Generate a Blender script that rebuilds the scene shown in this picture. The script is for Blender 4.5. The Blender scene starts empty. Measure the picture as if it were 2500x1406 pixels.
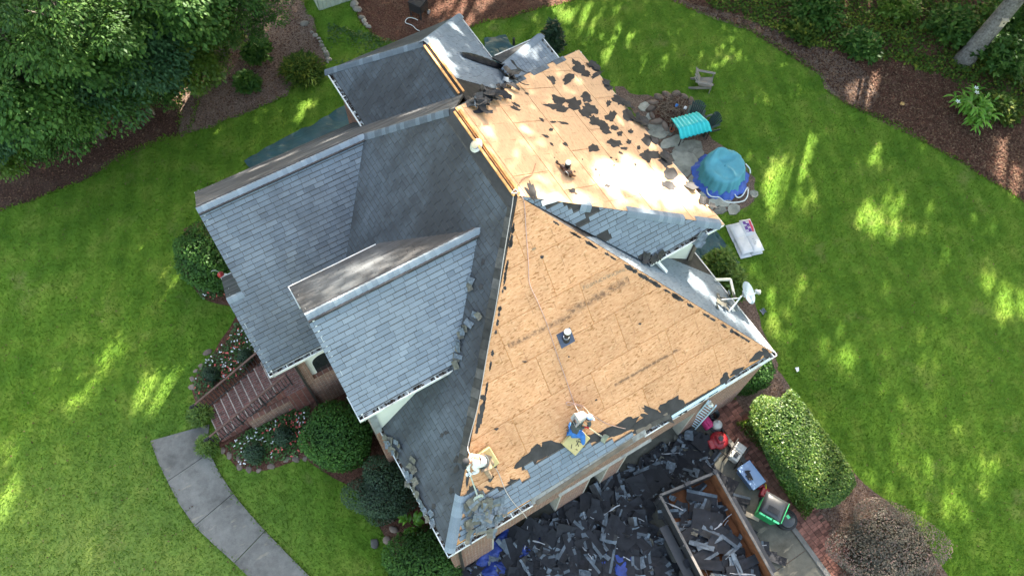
import bpy, math, random
import numpy as np
from mathutils import Vector, Matrix
from mathutils.geometry import tessellate_polygon

random.seed(7); RNG = np.random.default_rng(7)
SC = bpy.context.scene
COL = SC.collection
rad = math.radians

# ------------------------------------------------------------------ camera, sky, sun, exposure
CAM_R = np.array([[0.85578364, 0.45213841, -0.25140649],
                  [-0.51674516, 0.77026281, -0.37372403],
                  [0.02467408, 0.44974, 0.89281864]])
CAM_C = np.array([-0.53992, -3.08, 25.88535])
FPX = 1916.1
cam_d = bpy.data.cameras.new("camera"); cam = bpy.data.objects.new("camera", cam_d); COL.objects.link(cam)
_q, _r = np.linalg.qr(CAM_R); _q = _q * np.sign(np.diag(_r))
cam.matrix_world = Matrix([list(_q[i]) + [CAM_C[i]] for i in range(3)] + [[0, 0, 0, 1]])
cam_d.sensor_width = 36.0; cam_d.lens = FPX / 2500 * 36.0; cam_d.clip_end = 2000; cam_d.clip_start = 0.1
SC.camera = cam

SUN_AZ = Vector((0.785, 0.62, 0)).normalized(); SUN_EL = rad(31)
SUN = Vector((SUN_AZ.x * math.cos(SUN_EL), SUN_AZ.y * math.cos(SUN_EL), math.sin(SUN_EL)))
world = bpy.data.worlds.new("World"); SC.world = world; world.use_nodes = True
_nt = world.node_tree; _nt.nodes.clear()
_sky = _nt.nodes.new("ShaderNodeTexSky"); _sky.sky_type = 'NISHITA'; _sky.sun_disc = False
_sky.sun_elevation = SUN_EL; _sky.sun_rotation = math.atan2(SUN_AZ.x, SUN_AZ.y)
_sky.air_density = 1.0; _sky.dust_density = 2.5; _sky.ozone_density = 1.0
_bg = _nt.nodes.new("ShaderNodeBackground"); _bg.inputs[1].default_value = 0.15
_wo = _nt.nodes.new("ShaderNodeOutputWorld")
_wb = _nt.nodes.new("ShaderNodeMix"); _wb.data_type = 'RGBA'; _wb.blend_type = 'MULTIPLY'; _wb.inputs[0].default_value = 1.0
_wb.inputs[7].default_value = (1.12, 1.0, 0.80, 1)        # a hazy, milky summer sky
_nt.links.new(_sky.outputs[0], _wb.inputs[6]); _nt.links.new(_wb.outputs[2], _bg.inputs[0]); _nt.links.new(_bg.outputs[0], _wo.inputs[0])
sun_d = bpy.data.lights.new("sun", 'SUN'); sun_d.energy = 4.6; sun_d.angle = rad(0.53); sun_d.color = (1.0, 0.93, 0.80)
sun_o = bpy.data.objects.new("sun", sun_d); COL.objects.link(sun_o)
sun_o.rotation_euler = SUN.to_track_quat('Z', 'Y').to_euler()
vs = SC.view_settings
vs.view_transform = 'Standard'; vs.look = 'None'; vs.gamma = 1.0; vs.exposure = 3.0
vs.use_curve_mapping = False
SC.cycles.max_bounces = 6; SC.cycles.transparent_max_bounces = 4
SC.cycles.use_adaptive_sampling = True

# ------------------------------------------------------------------ helpers
ZE = 4.5                                         # height of the main eave above the ground
def E(u, v, z): return Vector((u, v, z + ZE))
def _ray(px, py): return _q @ np.array([(px - 1250) / FPX, -(py - 703) / FPX, -1.0])
def G(px, py, z=0.0):                            # a spot read off the photograph, as a place at height z
    r = _ray(px, py); t = (z - CAM_C[2]) / r[2]; p = CAM_C + t * r
    return Vector((float(p[0]), float(p[1]), float(p[2])))
def GL(pts, z=0.0): return [G(x, y, z) for x, y in pts]
def onplane(px, py, n, p0):
    r = _ray(px, py); n = np.array(n, float); t = (n @ np.array(p0, float) - n @ CAM_C) / (n @ r); p = CAM_C + t * r
    return Vector((float(p[0]), float(p[1]), float(p[2])))

def tag(o, label=None, cat=None, group=None, kind=None):
    if label: o['label'] = label
    if cat: o['category'] = cat
    if group: o['group'] = group
    if kind: o['kind'] = kind
    return o
def empty(name, loc=(0, 0, 0), label=None, cat=None, group=None, rotz=0.0, kind=None, parent=None):
    o = bpy.data.objects.new(name, None); COL.objects.link(o); o.location = loc; o.rotation_euler = (0, 0, rotz)
    o.empty_display_size = 0.2
    if parent: o.parent = parent
    return tag(o, label, cat, group, kind)
def link(name, me, parent=None, loc=None, rot=None, **k):
    o = bpy.data.objects.new(name, me); COL.objects.link(o)
    if parent is not None: o.parent = parent
    if loc is not None: o.location = loc
    if rot is not None: o.rotation_euler = rot
    return tag(o, **k)
def dup(root, loc, rot=None, scale=None, **k):
    c = root.copy(); COL.objects.link(c); c.location = loc
    if rot is not None: c.rotation_euler = rot
    if scale is not None: c.scale = scale
    for ch in root.children:
        d = ch.copy(); COL.objects.link(d); d.parent = c
        for g in ch.children:
            e = g.copy(); COL.objects.link(e); e.parent = d
    return tag(c, **k)

class MB:
    """collects polygons of one mesh, with a tint per face"""
    def __init__(s): s.v = []; s.f = []; s.t = []; s.m = []; s.uv = []
    def add(s, vs, fs, tint=0.5, m=0, uvs=None):
        b = len(s.v); s.v.extend([tuple(x) for x in vs])
        for i, f in enumerate(fs):
            s.f.append(tuple(b + j for j in f)); s.t.append(tint); s.m.append(m)
            if uvs is not None: s.uv.extend([uvs[j] for j in f])
            else: s.uv.extend([(vs[j][0], vs[j][1]) for j in f])
        return s
    def box(s, c, d, R=None, tint=0.5, m=0):
        c = Vector(c); h = [x / 2 for x in d]; vs = []
        for z in (-1, 1):
            for y in (-1, 1):
                for x in (-1, 1):
                    p = Vector((x * h[0], y * h[1], z * h[2]))
                    if R is not None: p = R @ p
                    vs.append(c + p)
        return s.add(vs, [(0, 2, 3, 1), (4, 5, 7, 6), (0, 1, 5, 4), (2, 6, 7, 3), (0, 4, 6, 2), (1, 3, 7, 5)], tint, m)
    def bar(s, a, b, w, h, up=(0, 0, 1), tint=0.5, m=0):
        a = Vector(a); b = Vector(b); d = (b - a); L = d.length
        if L < 1e-6: return s
        x = d / L; y = Vector(up).cross(x)
        if y.length < 1e-4: y = Vector((1, 0, 0)).cross(x)
        y.normalize(); z = x.cross(y)
        R = Matrix((x, y, z)).transposed()
        return s.box((a + b) / 2, (L, w, h), R, tint, m)
    def tube(s, path, r, n=8, tint=0.5, m=0, cap=True):
        path = [Vector(p) for p in path]; N = len(path)
        rs = r if isinstance(r, (list, tuple)) else [r] * N
        vs = []; prev = None
        for i, p in enumerate(path):
            d = (path[min(i + 1, N - 1)] - path[max(i - 1, 0)])
            d = d.normalized() if d.length > 1e-9 else Vector((0, 0, 1))
            if prev is None:
                a = Vector((0, 0, 1)).cross(d)
                if a.length < 1e-3: a = Vector((1, 0, 0)).cross(d)
            else: a = prev - d * prev.dot(d)
            if a.length < 1e-6: a = Vector((1, 0, 0))
            a.normalize(); prev = a; b = d.cross(a)
            for k in range(n):
                t = 2 * math.pi * k / n
                vs.append(p + (a * math.cos(t) + b * math.sin(t)) * rs[i])
        fs = []
        for i in range(N - 1):
            for k in range(n):
                k2 = (k + 1) % n
                fs.append((i * n + k, i * n + k2, (i + 1) * n + k2, (i + 1) * n + k))
        if cap: fs += [tuple(range(n - 1, -1, -1)), tuple((N - 1) * n + k for k in range(n))]
        return s.add(vs, fs, tint, m)
    def lathe(s, prof, c=(0, 0, 0), n=20, R=None, tint=0.5, m=0):
        c = Vector(c); vs = []; fs = []
        for (r, z) in prof:
            for k in range(n):
                t = 2 * math.pi * k / n; p = Vector((r * math.cos(t), r * math.sin(t), z))
                if R is not None: p = R @ p
                vs.append(c + p)
        for i in range(len(prof) - 1):
            for k in range(n):
                k2 = (k + 1) % n; fs.append((i * n + k, i * n + k2, (i + 1) * n + k2, (i + 1) * n + k))
        if prof[0][0] > 1e-5: fs.append(tuple(range(n - 1, -1, -1)))
        if prof[-1][0] > 1e-5: fs.append(tuple((len(prof) - 1) * n + k for k in range(n)))
        return s.add(vs, fs, tint, m)
    def slab(s, top, thick, n=None, tint=0.5, m=0):
        """a polygon (counter-clockwise from its top) with thickness down along n"""
        top = [Vector(p) for p in top]; n = Vector(n) if n is not None else Vector((0, 0, 1))
        k = len(top); low = [p - n * thick for p in top]
        tris = tessellate_polygon([top]) if k > 4 else None
        if tris:
            fs = []
            for t in tris:
                a, b, c = (top[i] for i in t)
                fs.append(tuple(t) if (b - a).cross(c - a).dot(n) > 0 else (t[0], t[2], t[1]))
        else: fs = [tuple(range(k))]
        fs2 = [tuple(k + j for j in reversed(f)) for f in fs]
        side = [(i, k + i, k + (i + 1) % k, (i + 1) % k) for i in range(k)]
        return s.add(top + low, fs + fs2 + side, tint, m)
    def build(s, name, mats, parent=None, smooth=False, loc=None, rot=None, bev=0.0, uv=False, **k):
        me = bpy.data.meshes.new(name); me.from_pydata(s.v, [], s.f)
        for x in (mats if isinstance(mats, (list, tuple)) else [mats]): me.materials.append(x)
        if any(s.m): me.polygons.foreach_set('material_index', s.m)
        at = me.attributes.new('tint', 'FLOAT', 'FACE'); at.data.foreach_set('value', s.t)
        if uv:
            l = me.uv_layers.new(name='UVMap'); l.data.foreach_set('uv', [x for q in s.uv for x in q])
        if smooth: me.polygons.foreach_set('use_smooth', [True] * len(me.polygons))
        me.update()
        o = link(name, me, parent, loc, rot, **k)
        if bev > 0:
            b = o.modifiers.new('bevel', 'BEVEL'); b.width = bev; b.segments = 2; b.limit_method = 'ANGLE'
        return o

def np_mesh(name, V, F, tint, mats, smooth=False):
    """V (n,3), F (m,3 or 4) numpy arrays, one tint per face"""
    me = bpy.data.meshes.new(name); k = F.shape[1]
    me.vertices.add(len(V)); me.vertices.foreach_set('co', V.astype(np.float32).ravel())
    me.loops.add(F.size); me.loops.foreach_set('vertex_index', F.astype(np.int32).ravel())
    me.polygons.add(len(F)); me.polygons.foreach_set('loop_start', np.arange(0, F.size, k, dtype=np.int32))
    me.polygons.foreach_set('loop_total', np.full(len(F), k, dtype=np.int32))
    at = me.attributes.new('tint', 'FLOAT', 'FACE'); at.data.foreach_set('value', np.asarray(tint, dtype=np.float32))
    for x in (mats if isinstance(mats, (list, tuple)) else [mats]): me.materials.append(x)
    me.update(calc_edges=True); me.validate()
    return me

def noise2(x, y, seed=0):                        # cheap smooth value noise for outlines
    def h(i, j):
        n = (i * 374761393 + j * 668265263 + seed * 1442695041) & 0xffffffff
        n = ((n ^ (n >> 13)) * 1274126177) & 0xffffffff
        return ((n ^ (n >> 16)) & 0xffff) / 65535.0
    i, j = math.floor(x), math.floor(y); fx, fy = x - i, y - j
    fx = fx * fx * (3 - 2 * fx); fy = fy * fy * (3 - 2 * fy)
    return (h(i, j) * (1 - fx) + h(i + 1, j) * fx) * (1 - fy) + (h(i, j + 1) * (1 - fx) + h(i + 1, j + 1) * fx) * fy

# ------------------------------------------------------------------ materials
class NT:
    def __init__(s, name):
        s.mat = bpy.data.materials.new(name); s.mat.use_nodes = True; s.nt = s.mat.node_tree
        s.bsdf = s.nt.nodes['Principled BSDF']; s.out = s.nt.nodes['Material Output']
    def n(s, t, **k):
        o = s.nt.nodes.new(t)
        for a, b in k.items():
            if a.startswith('i_'): o.inputs[a[2:].replace('_', ' ')].default_value = b
            else: setattr(o, a, b)
        return o
    def l(s, a, b): s.nt.links.new(a, b)
    def coord(s, kind='Object', scale=(1, 1, 1), rot=(0, 0, 0), off=None):
        t = s.n('ShaderNodeTexCoord'); m = s.n('ShaderNodeMapping'); m.inputs['Scale'].default_value = scale
        m.inputs['Rotation'].default_value = rot
        s.l(t.outputs[kind], m.inputs[0])
        if off is not None: s.l(off, m.inputs['Location'])
        return m.outputs[0]
    def noise(s, vec, scale, detail=4, rough=0.55):
        t = s.n('ShaderNodeTexNoise'); t.inputs['Scale'].default_value = scale; t.inputs['Detail'].default_value = detail
        t.inputs['Roughness'].default_value = rough; s.l(vec, t.inputs['Vector']); return t.outputs['Fac']
    def ramp(s, fac, stops, interp='LINEAR'):
        r = s.n('ShaderNodeValToRGB'); cr = r.color_ramp; cr.interpolation = interp
        while len(cr.elements) < len(stops): cr.elements.new(0.5)
        for e, (p, c) in zip(cr.elements, stops): e.position = p; e.color = (c[0], c[1], c[2], 1) if not isinstance(c, (int, float)) else (c, c, c, 1)
        if fac is not None: s.l(fac, r.inputs[0])
        return r.outputs[0]
    def mix(s, fac, a, b, mode='MIX'):
        m = s.n('ShaderNodeMix', data_type='RGBA', blend_type=mode)
        for v, i in ((fac, 0), (a, 6), (b, 7)):
            if hasattr(v, 'links') or hasattr(v, 'is_linked'): s.l(v, m.inputs[i])
            elif i == 0: m.inputs[0].default_value = v
            else: m.inputs[i].default_value = (v[0], v[1], v[2], 1)
        return m.outputs[2]
    def math(s, op, a, b=None, clamp=False):
        m = s.n('ShaderNodeMath', operation=op); m.use_clamp = clamp
        for i, v in enumerate((a, b)):
            if v is None: continue
            if isinstance(v, (int, float)): m.inputs[i].default_value = v
            else: s.l(v, m.inputs[i])
        return m.outputs[0]
    def attr(s, name): return s.n('ShaderNodeAttribute', attribute_name=name).outputs['Fac']
    def rnd(s): return s.n('ShaderNodeObjectInfo').outputs['Random']
    def bump(s, h, dist=0.01, strength=1.0):
        b = s.n('ShaderNodeBump'); b.inputs['Distance'].default_value = dist; b.inputs['Strength'].default_value = strength
        s.l(h, b.inputs['Height']); s.l(b.outputs[0], s.bsdf.inputs['Normal'])
    def done(s, col, rough=0.7, metal=0.0, spec=0.3, trans=None):
        if hasattr(col, 'is_linked'): s.l(col, s.bsdf.inputs['Base Color'])
        else: s.bsdf.inputs['Base Color'].default_value = (col[0], col[1], col[2], 1)
        if hasattr(rough, 'is_linked'): s.l(rough, s.bsdf.inputs['Roughness'])
        else: s.bsdf.inputs['Roughness'].default_value = rough
        s.bsdf.inputs['Metallic'].default_value = metal
        s.bsdf.inputs['Specular IOR Level'].default_value = spec
        return s.mat

def m_plain(name, col, rough=0.6, var=0.25, sc=6.0, metal=0.0, spec=0.3, bump=0.0, dirt=None, tint=0.0, rnd=0.0):
    """a paint, metal, cloth or stone with mottled wear"""
    t = NT(name); c = t.coord('Object'); n = t.noise(c, sc, 5, 0.6)
    lo = [x * (1 - var) for x in col]; hi = [min(1, x * (1 + var)) for x in col]
    k = t.ramp(n, [(0.3, lo), (0.7, hi)])
    if tint:
        a = t.attr('tint'); k = t.mix(1.0, k, t.ramp(a, [(0, 1 - tint), (1, 1 + tint)]), 'MULTIPLY')
    if rnd: k = t.mix(1.0, k, t.ramp(t.rnd(), [(0, 1 - rnd), (1, 1 + rnd * 0.6)]), 'MULTIPLY')
    if dirt:
        d = t.ramp(t.noise(c, sc * 0.4, 6, 0.7), [(0.52, 0), (0.68, 1)]); k = t.mix(d, k, dirt)
    if bump: t.bump(t.noise(c, sc * 5, 3), bump)
    return t.done(k, rough, metal, spec)

def m_shingle(name):
    t = NT(name); uv = t.coord('UV')
    a = t.attr('tint')
    w = t.attr('weather')
    base = t.ramp(a, [(0, (0.095, 0.115, 0.140)), (0.5, (0.155, 0.189, 0.226)), (1, (0.215, 0.254, 0.290))])
    gran = t.noise(uv, 60, 2, 0.7)
    base = t.mix(1.0, base, t.ramp(gran, [(0.3, 0.78), (0.7, 1.22)]), 'MULTIPLY')
    st = t.coord('UV', scale=(1.0, 0.30, 1))
    algae = t.noise(st, 1.1, 6, 0.62)
    dark = t.ramp(algae, [(0.34, (0.56, 0.52, 0.485)), (0.62, (0.21, 0.185, 0.17))])
    gate = t.ramp(w, [(0.1, 0.12), (0.5, 1.0)])
    base = t.mix(gate, base, t.mix(1.0, base, dark, 'MULTIPLY'))
    blot = t.noise(t.coord('UV', scale=(1.0, 0.6, 1)), 0.42, 5, 0.65)     # broad blackish bands of growth
    base = t.mix(t.math('MULTIPLY', gate, t.ramp(blot, [(0.42, 0.0), (0.60, 0.88)])), base, (0.020, 0.018, 0.018))
    st2 = t.coord('UV', scale=(0.22, 1.6, 1)); str2 = t.noise(st2, 2.2, 6, 0.65)
    brown = t.ramp(str2, [(0.32, (0.030, 0.028, 0.027)), (0.52, (0.066, 0.064, 0.064)), (0.75, (0.14, 0.142, 0.146))])
    base = t.mix(t.ramp(w, [(0.6, 0.0), (1.0, 0.85)]), base, brown)
    t.bump(gran, 0.004, 0.6)
    return t.done(base, 0.85, 0, 0.35)

def m_osb(name, stains=(), pale=0.0):
    t = NT(name); r = t.attr('tint')
    comb = t.n('ShaderNodeCombineXYZ'); t.l(t.math('MULTIPLY', r, 37.0), comb.inputs[0]); t.l(t.math('MULTIPLY', r, 91.0), comb.inputs[1])
    c0 = t.coord('Object', off=comb.outputs[0])
    warp = t.n('ShaderNodeTexNoise'); warp.inputs['Scale'].default_value = 3.0; t.l(c0, warp.inputs['Vector'])
    c1 = t.mix(0.05, c0, warp.outputs['Color'], 'LINEAR_LIGHT')
    def strand(sx, sy, rot, sc, ch):
        m = t.n('ShaderNodeMapping'); m.inputs['Scale'].default_value = (sx, sy, 1); m.inputs['Rotation'].default_value = (0, 0, rot)
        t.l(c1, m.inputs[0])
        v = t.n('ShaderNodeTexVoronoi'); v.inputs['Scale'].default_value = sc; t.l(m.outputs[0], v.inputs['Vector'])
        q = t.n('ShaderNodeSeparateColor'); t.l(v.outputs['Color'], q.inputs[0]); return q.outputs[ch]
    a, b, e = strand(1, 3.0, 0.30, 11.0, 0), strand(1, 3.4, -0.65, 10.0, 1), strand(1, 2.6, 1.35, 13.0, 2)
    m1 = t.math('ADD', t.math('ADD', t.math('MULTIPLY', a, 0.36), t.math('MULTIPLY', b, 0.34)), t.math('MULTIPLY', e, 0.30))
    k = t.ramp(m1, [(0.16, (0.40, 0.188, 0.086)), (0.38, (0.475, 0.242, 0.118)), (0.6, (0.515, 0.272, 0.138)), (0.85, (0.57, 0.325, 0.175))])
    fl = t.math('MULTIPLY', t.math('LESS_THAN', a, 0.10), t.math('LESS_THAN', e, 0.55)); k = t.mix(t.math('MULTIPLY', fl, 0.75), k, (0.24, 0.105, 0.035))
    fl = t.math('MULTIPLY', t.math('GREATER_THAN', b, 0.91), t.math('GREATER_THAN', e, 0.4)); k = t.mix(t.math('MULTIPLY', fl, 0.6), k, (0.30, 0.145, 0.05))
    big = t.noise(c0, 0.9, 5, 0.6); k = t.mix(1.0, k, t.ramp(big, [(0.3, 0.84), (0.7, 1.10)]), 'MULTIPLY')
    k = t.mix(1.0, k, t.ramp(r, [(0, 0.92), (1, 1.04)]), 'MULTIPLY')
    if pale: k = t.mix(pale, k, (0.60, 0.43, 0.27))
    # rows of nail dimples and torn fibre along each rafter
    x = t.n('ShaderNodeSeparateXYZ'); co = t.n('ShaderNodeTexCoord'); t.l(co.outputs['Object'], x.inputs[0])
    fr = t.math('FRACT', t.math('DIVIDE', x.outputs[0], 0.61)); ln = t.math('LESS_THAN', t.math('ABSOLUTE', t.math('SUBTRACT', fr, 0.5)), 0.022)
    br = t.math('GREATER_THAN', t.noise(co.outputs['Object'], 5.0, 3), 0.52)
    k = t.mix(t.math('MULTIPLY', t.math('MULTIPLY', ln, br), 0.45), k, (0.20, 0.10, 0.045))
    for (ax, ay, bx, by, wd) in stains:           # an old water mark along a line of the boards
        L = math.hypot(bx - ax, by - ay); dx, dy = (bx - ax) / L, (by - ay) / L
        along = t.math('ADD', t.math('MULTIPLY', t.math('SUBTRACT', x.outputs[0], ax), dx), t.math('MULTIPLY', t.math('SUBTRACT', x.outputs[1], ay), dy))
        across = t.math('ABSOLUTE', t.math('ADD', t.math('MULTIPLY', t.math('SUBTRACT', x.outputs[0], ax), -dy), t.math('MULTIPLY', t.math('SUBTRACT', x.outputs[1], ay), dx)))
        inl = t.math('MULTIPLY', t.math('GREATER_THAN', along, 0.0), t.math('LESS_THAN', along, L))
        f = t.math('MULTIPLY', inl, t.math('SUBTRACT', 1.0, t.math('DIVIDE', across, wd), True))
        f = t.math('MULTIPLY', f, t.ramp(t.noise(co.outputs['Object'], 7.0, 5, .7), [(.38, 0.0), (.6, 1.5)]), True)
        k = t.mix(t.math('MULTIPLY', f, .8), k, (0.10, 0.055, 0.035))
    t.bump(m1, 0.002, 0.35)
    return t.done(k, 0.72, 0, 0.25)

def m_leaf(name, cols, rough=0.5, transl=0.28, spec=0.35):
    """foliage: colour by the leaf's own tint, some light passing through"""
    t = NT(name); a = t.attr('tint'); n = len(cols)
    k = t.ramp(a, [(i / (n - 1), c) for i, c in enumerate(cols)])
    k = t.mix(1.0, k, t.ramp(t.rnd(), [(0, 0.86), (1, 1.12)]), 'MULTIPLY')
    t.done(k, rough, 0, spec)
    if transl > 0:
        tr = t.n('ShaderNodeBsdfTranslucent'); t.l(t.mix(1.0, k, (1.25, 1.35, 0.7), 'MULTIPLY'), tr.inputs[0])
        ms = t.n('ShaderNodeMixShader'); ms.inputs[0].default_value = transl
        t.l(t.bsdf.outputs[0], ms.inputs[1]); t.l(tr.outputs[0], ms.inputs[2]); t.l(ms.outputs[0], t.out.inputs[0])
    return t.mat

def m_brick(name, scale=1.0, axis='x', c1=(0.22, 0.10, 0.07), c2=(0.13, 0.065, 0.05), mortar=(0.26, 0.21, 0.17), rot=(0, 0, 0), coordk='Object', mort=0.012):
    t = NT(name); c = t.coord(coordk, rot=rot)
    b = t.n('ShaderNodeTexBrick'); t.l(c, b.inputs['Vector']); b.inputs['Scale'].default_value = scale
    b.inputs['Brick Width'].default_value = 0.21; b.inputs['Row Height'].default_value = 0.076; b.inputs['Mortar Size'].default_value = mort
    b.inputs['Color1'].default_value = (*c1, 1); b.inputs['Color2'].default_value = (*c2, 1); b.inputs['Mortar'].default_value = (*mortar, 1)
    b.inputs['Mortar Smooth'].default_value = 0.2
    n = t.noise(c, 9, 4); k = t.mix(1.0, b.outputs['Color'], t.ramp(n, [(0.3, 0.7), (0.7, 1.3)]), 'MULTIPLY')
    inv = t.math('SUBTRACT', 1.0, b.outputs['Fac']); t.bump(inv, 0.008, 0.8)
    return t.done(k, 0.85, 0, 0.2)

M = {}
M['shingle'] = m_shingle('asphalt_shingle')
M['osb'] = m_osb('sunlit_strand_board', pale=0.38)  # the strong sun on the east slope is lightened into the board colour
M['felt'] = m_plain('roofing_felt', (0.034, 0.031, 0.031), 0.75, 0.35, 3.0, spec=0.25, bump=0.004)
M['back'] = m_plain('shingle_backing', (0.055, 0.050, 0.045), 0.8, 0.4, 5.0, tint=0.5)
M['edge_brown'] = m_plain('starter_course', (0.115, 0.092, 0.072), 0.85, 0.3, 4.0)
M['white_metal'] = m_plain('white_aluminium', (0.62, 0.62, 0.60), 0.45, 0.12, 4.0, spec=0.5, dirt=(0.30, 0.28, 0.25))
M['white_trim'] = m_plain('white_trim_paint', (0.62, 0.61, 0.55), 0.6, 0.08, 2.0)
M['soffit'] = m_plain('wall_siding_paint', (0.55, 0.56, 0.50), 0.7, 0.08, 1.2)
M['grey_metal'] = m_plain('galvanised_metal', (0.42, 0.44, 0.46), 0.4, 0.2, 5.0, metal=0.6)
M['blue_metal'] = m_plain('pale_blue_metal', (0.40, 0.53, 0.60), 0.4, 0.12, 3.0, spec=0.5)
M['wood_raw'] = m_plain('raw_pine', (0.55, 0.26, 0.09), 0.7, 0.35, 7.0)
M['black'] = m_plain('black_rubber', (0.020, 0.020, 0.023), 0.5, 0.3, 4.0)
M['dark_metal'] = m_plain('dark_iron', (0.030, 0.026, 0.024), 0.5, 0.3, 6.0)
M['litter'] = m_plain('gutter_litter', (0.075, 0.05, 0.035), 0.9, 0.7, 18.0, bump=0.02)
M['brickwall'] = m_brick('house_brick', rot=(rad(90), 0, 0))
M['brickwall_y'] = m_brick('house_brick_west', rot=(rad(90), 0, rad(90)))
M['glass'] = m_plain('dark_window', (0.02, 0.022, 0.024), 0.15, 0.2, 2.0, spec=0.6)
# ------------------------------------------------------------------ the house
house = empty("house", (0, 0, 0), "brick house with steep hip and gable roofs, half stripped to bare wood", "house")
H = 5.6; UR = 5.299; VA = 5.567; VB = 8.635; U1 = 11.103
R2 = E(UR, VA, H); R1 = E(UR, VB, H)
W0 = E(0, 0, 0); E0 = E(U1, 0, 0)
J = E(3.394, 10.558, 3.587)
ULG = -1.527; ULP = -1.973; VLG = 10.558
C1 = E(10.805, 10.76, 2.837); C2 = E(10.805, 3.376, 2.837); C3 = E(8.274, 3.376, 2.837)

class Slope:
    def __init__(s, a, b, up, polys, mats, thick=0.05, cut=0.13, name="roof_slope"):
        """eave from a to b (the roof rises to the left of it), up: a point higher on the plane"""
        s.o = Vector(a); s.a = (Vector(b) - s.o).normalized(); w = Vector(up) - s.o
        s.n = s.a.cross(w).normalized(); s.s = s.n.cross(s.a)
        s.Rm = Matrix((s.a, s.s, s.n)).transposed()
        s.polys = [[s.loc(p)[:2] for p in q] for q in polys]
        for q in s.polys:
            ar = sum(q[i][0] * q[(i + 1) % len(q)][1] - q[(i + 1) % len(q)][0] * q[i][1] for i in range(len(q)))
            if ar < 0: q.reverse()
        mb = MB()
        for q in s.polys:
            qc = clip_half(q, (0, 1), cut) if cut else q
            mb.slab([(x, y, 0) for x, y in qc], thick)
        s.obj = mb.build(name, mats, house)
        s.obj.matrix_world = Matrix.Translation(s.o) @ s.Rm.to_4x4()
        s.id = Slope.k; Slope.k += 1
    k = 0
    def loc(s, p):
        d = Vector(p) - s.o; return (d.dot(s.a), d.dot(s.s), d.dot(s.n))
    def world(s, p): return s.o + s.a * p[0] + s.s * p[1] + s.n * (p[2] if len(p) > 2 else 0)
    def px(s, x, y):                              # a spot of the photograph, in this slope's own plane
        q = s.loc(onplane(x, y, s.n, s.o)); return (q[0], q[1])

def clip_half(poly, n, d):                        # keep n.p >= d
    out = []; k = len(poly)
    for i in range(k):
        p, q = poly[i], poly[(i + 1) % k]; a = p[0] * n[0] + p[1] * n[1] - d; b = q[0] * n[0] + q[1] * n[1] - d
        if a >= 0: out.append(p)
        if (a >= 0) != (b >= 0):
            t = a / (a - b); out.append((p[0] + (q[0] - p[0]) * t, p[1] + (q[1] - p[1]) * t))
    return out
def clip_poly(subject, conv):
    out = subject; k = len(conv)
    for i in range(k):
        if len(out) < 3: return []
        p, q = conv[i], conv[(i + 1) % k]; n = (-(q[1] - p[1]), q[0] - p[0])
        out = clip_half(out, n, n[0] * p[0] + n[1] * p[1])
    return out if len(out) >= 3 else []
def inside(p, poly):
    c = False; j = len(poly) - 1
    for i in range(len(poly)):
        a, b = poly[i], poly[j]
        if (a[1] > p[1]) != (b[1] > p[1]) and p[0] < (b[0] - a[0]) * (p[1] - a[1]) / (b[1] - a[1]) + a[0]: c = not c
        j = i
    return c
def parea(q): return abs(sum(q[i][0] * q[(i + 1) % len(q)][1] - q[(i + 1) % len(q)][0] * q[i][1] for i in range(len(q)))) / 2

TABS = []                                         # every shingle tab of the house: (slope, polygon, course bottom, tint, weather)
EXPO = 0.143
def shingle(sl, weather, keep=None, smin=0.17, smax=99, widths=(0.20, 0.42), lo=0.0, hi=1.0, seed=1):
    rng = random.Random(seed); A = [p[0] for q in sl.polys for p in q]; S = [p[1] for q in sl.polys for p in q]
    k = 0; s0 = smin
    while s0 < min(max(S), smax):
        a = min(A) - rng.random() * 0.4; rowt = rng.uniform(-0.05, 0.05)
        while a < max(A):
            w = rng.uniform(*widths); t = min(1, max(0, 0.5 + rng.gauss(0, 0.145) + rowt)); t = lo + (hi - lo) * t
            dip = rng.uniform(-0.006, 0.006)
            rect = [(a + 0.004, s0 + dip), (a + w - 0.004, s0 + dip), (a + w - 0.004, s0 + EXPO + 0.02), (a + 0.004, s0 + EXPO + 0.02)]
            for q in sl.polys:
                c = clip_poly(rect, q)
                if c and parea(c) > 0.0015:
                    ctr = (sum(p[0] for p in c) / len(c), sum(p[1] for p in c) / len(c))
                    if keep is None or keep(ctr): TABS.append((sl, c, s0, t, weather, seed))
            a += w
        s0 += EXPO; k += 1
def tab_geo(c, s0, lift=0.003, hb=0.016):
    top = [(p[0], p[1], lift + hb * max(0.0, 1 - (p[1] - s0) / (EXPO + 0.02))) for p in c]; k = len(c)
    low = [(p[0], p[1], 0.0) for p in c]
    return top + low, [tuple(range(k))] + [(i, k + i, k + (i + 1) % k, (i + 1) % k) for i in range(k)]

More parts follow.
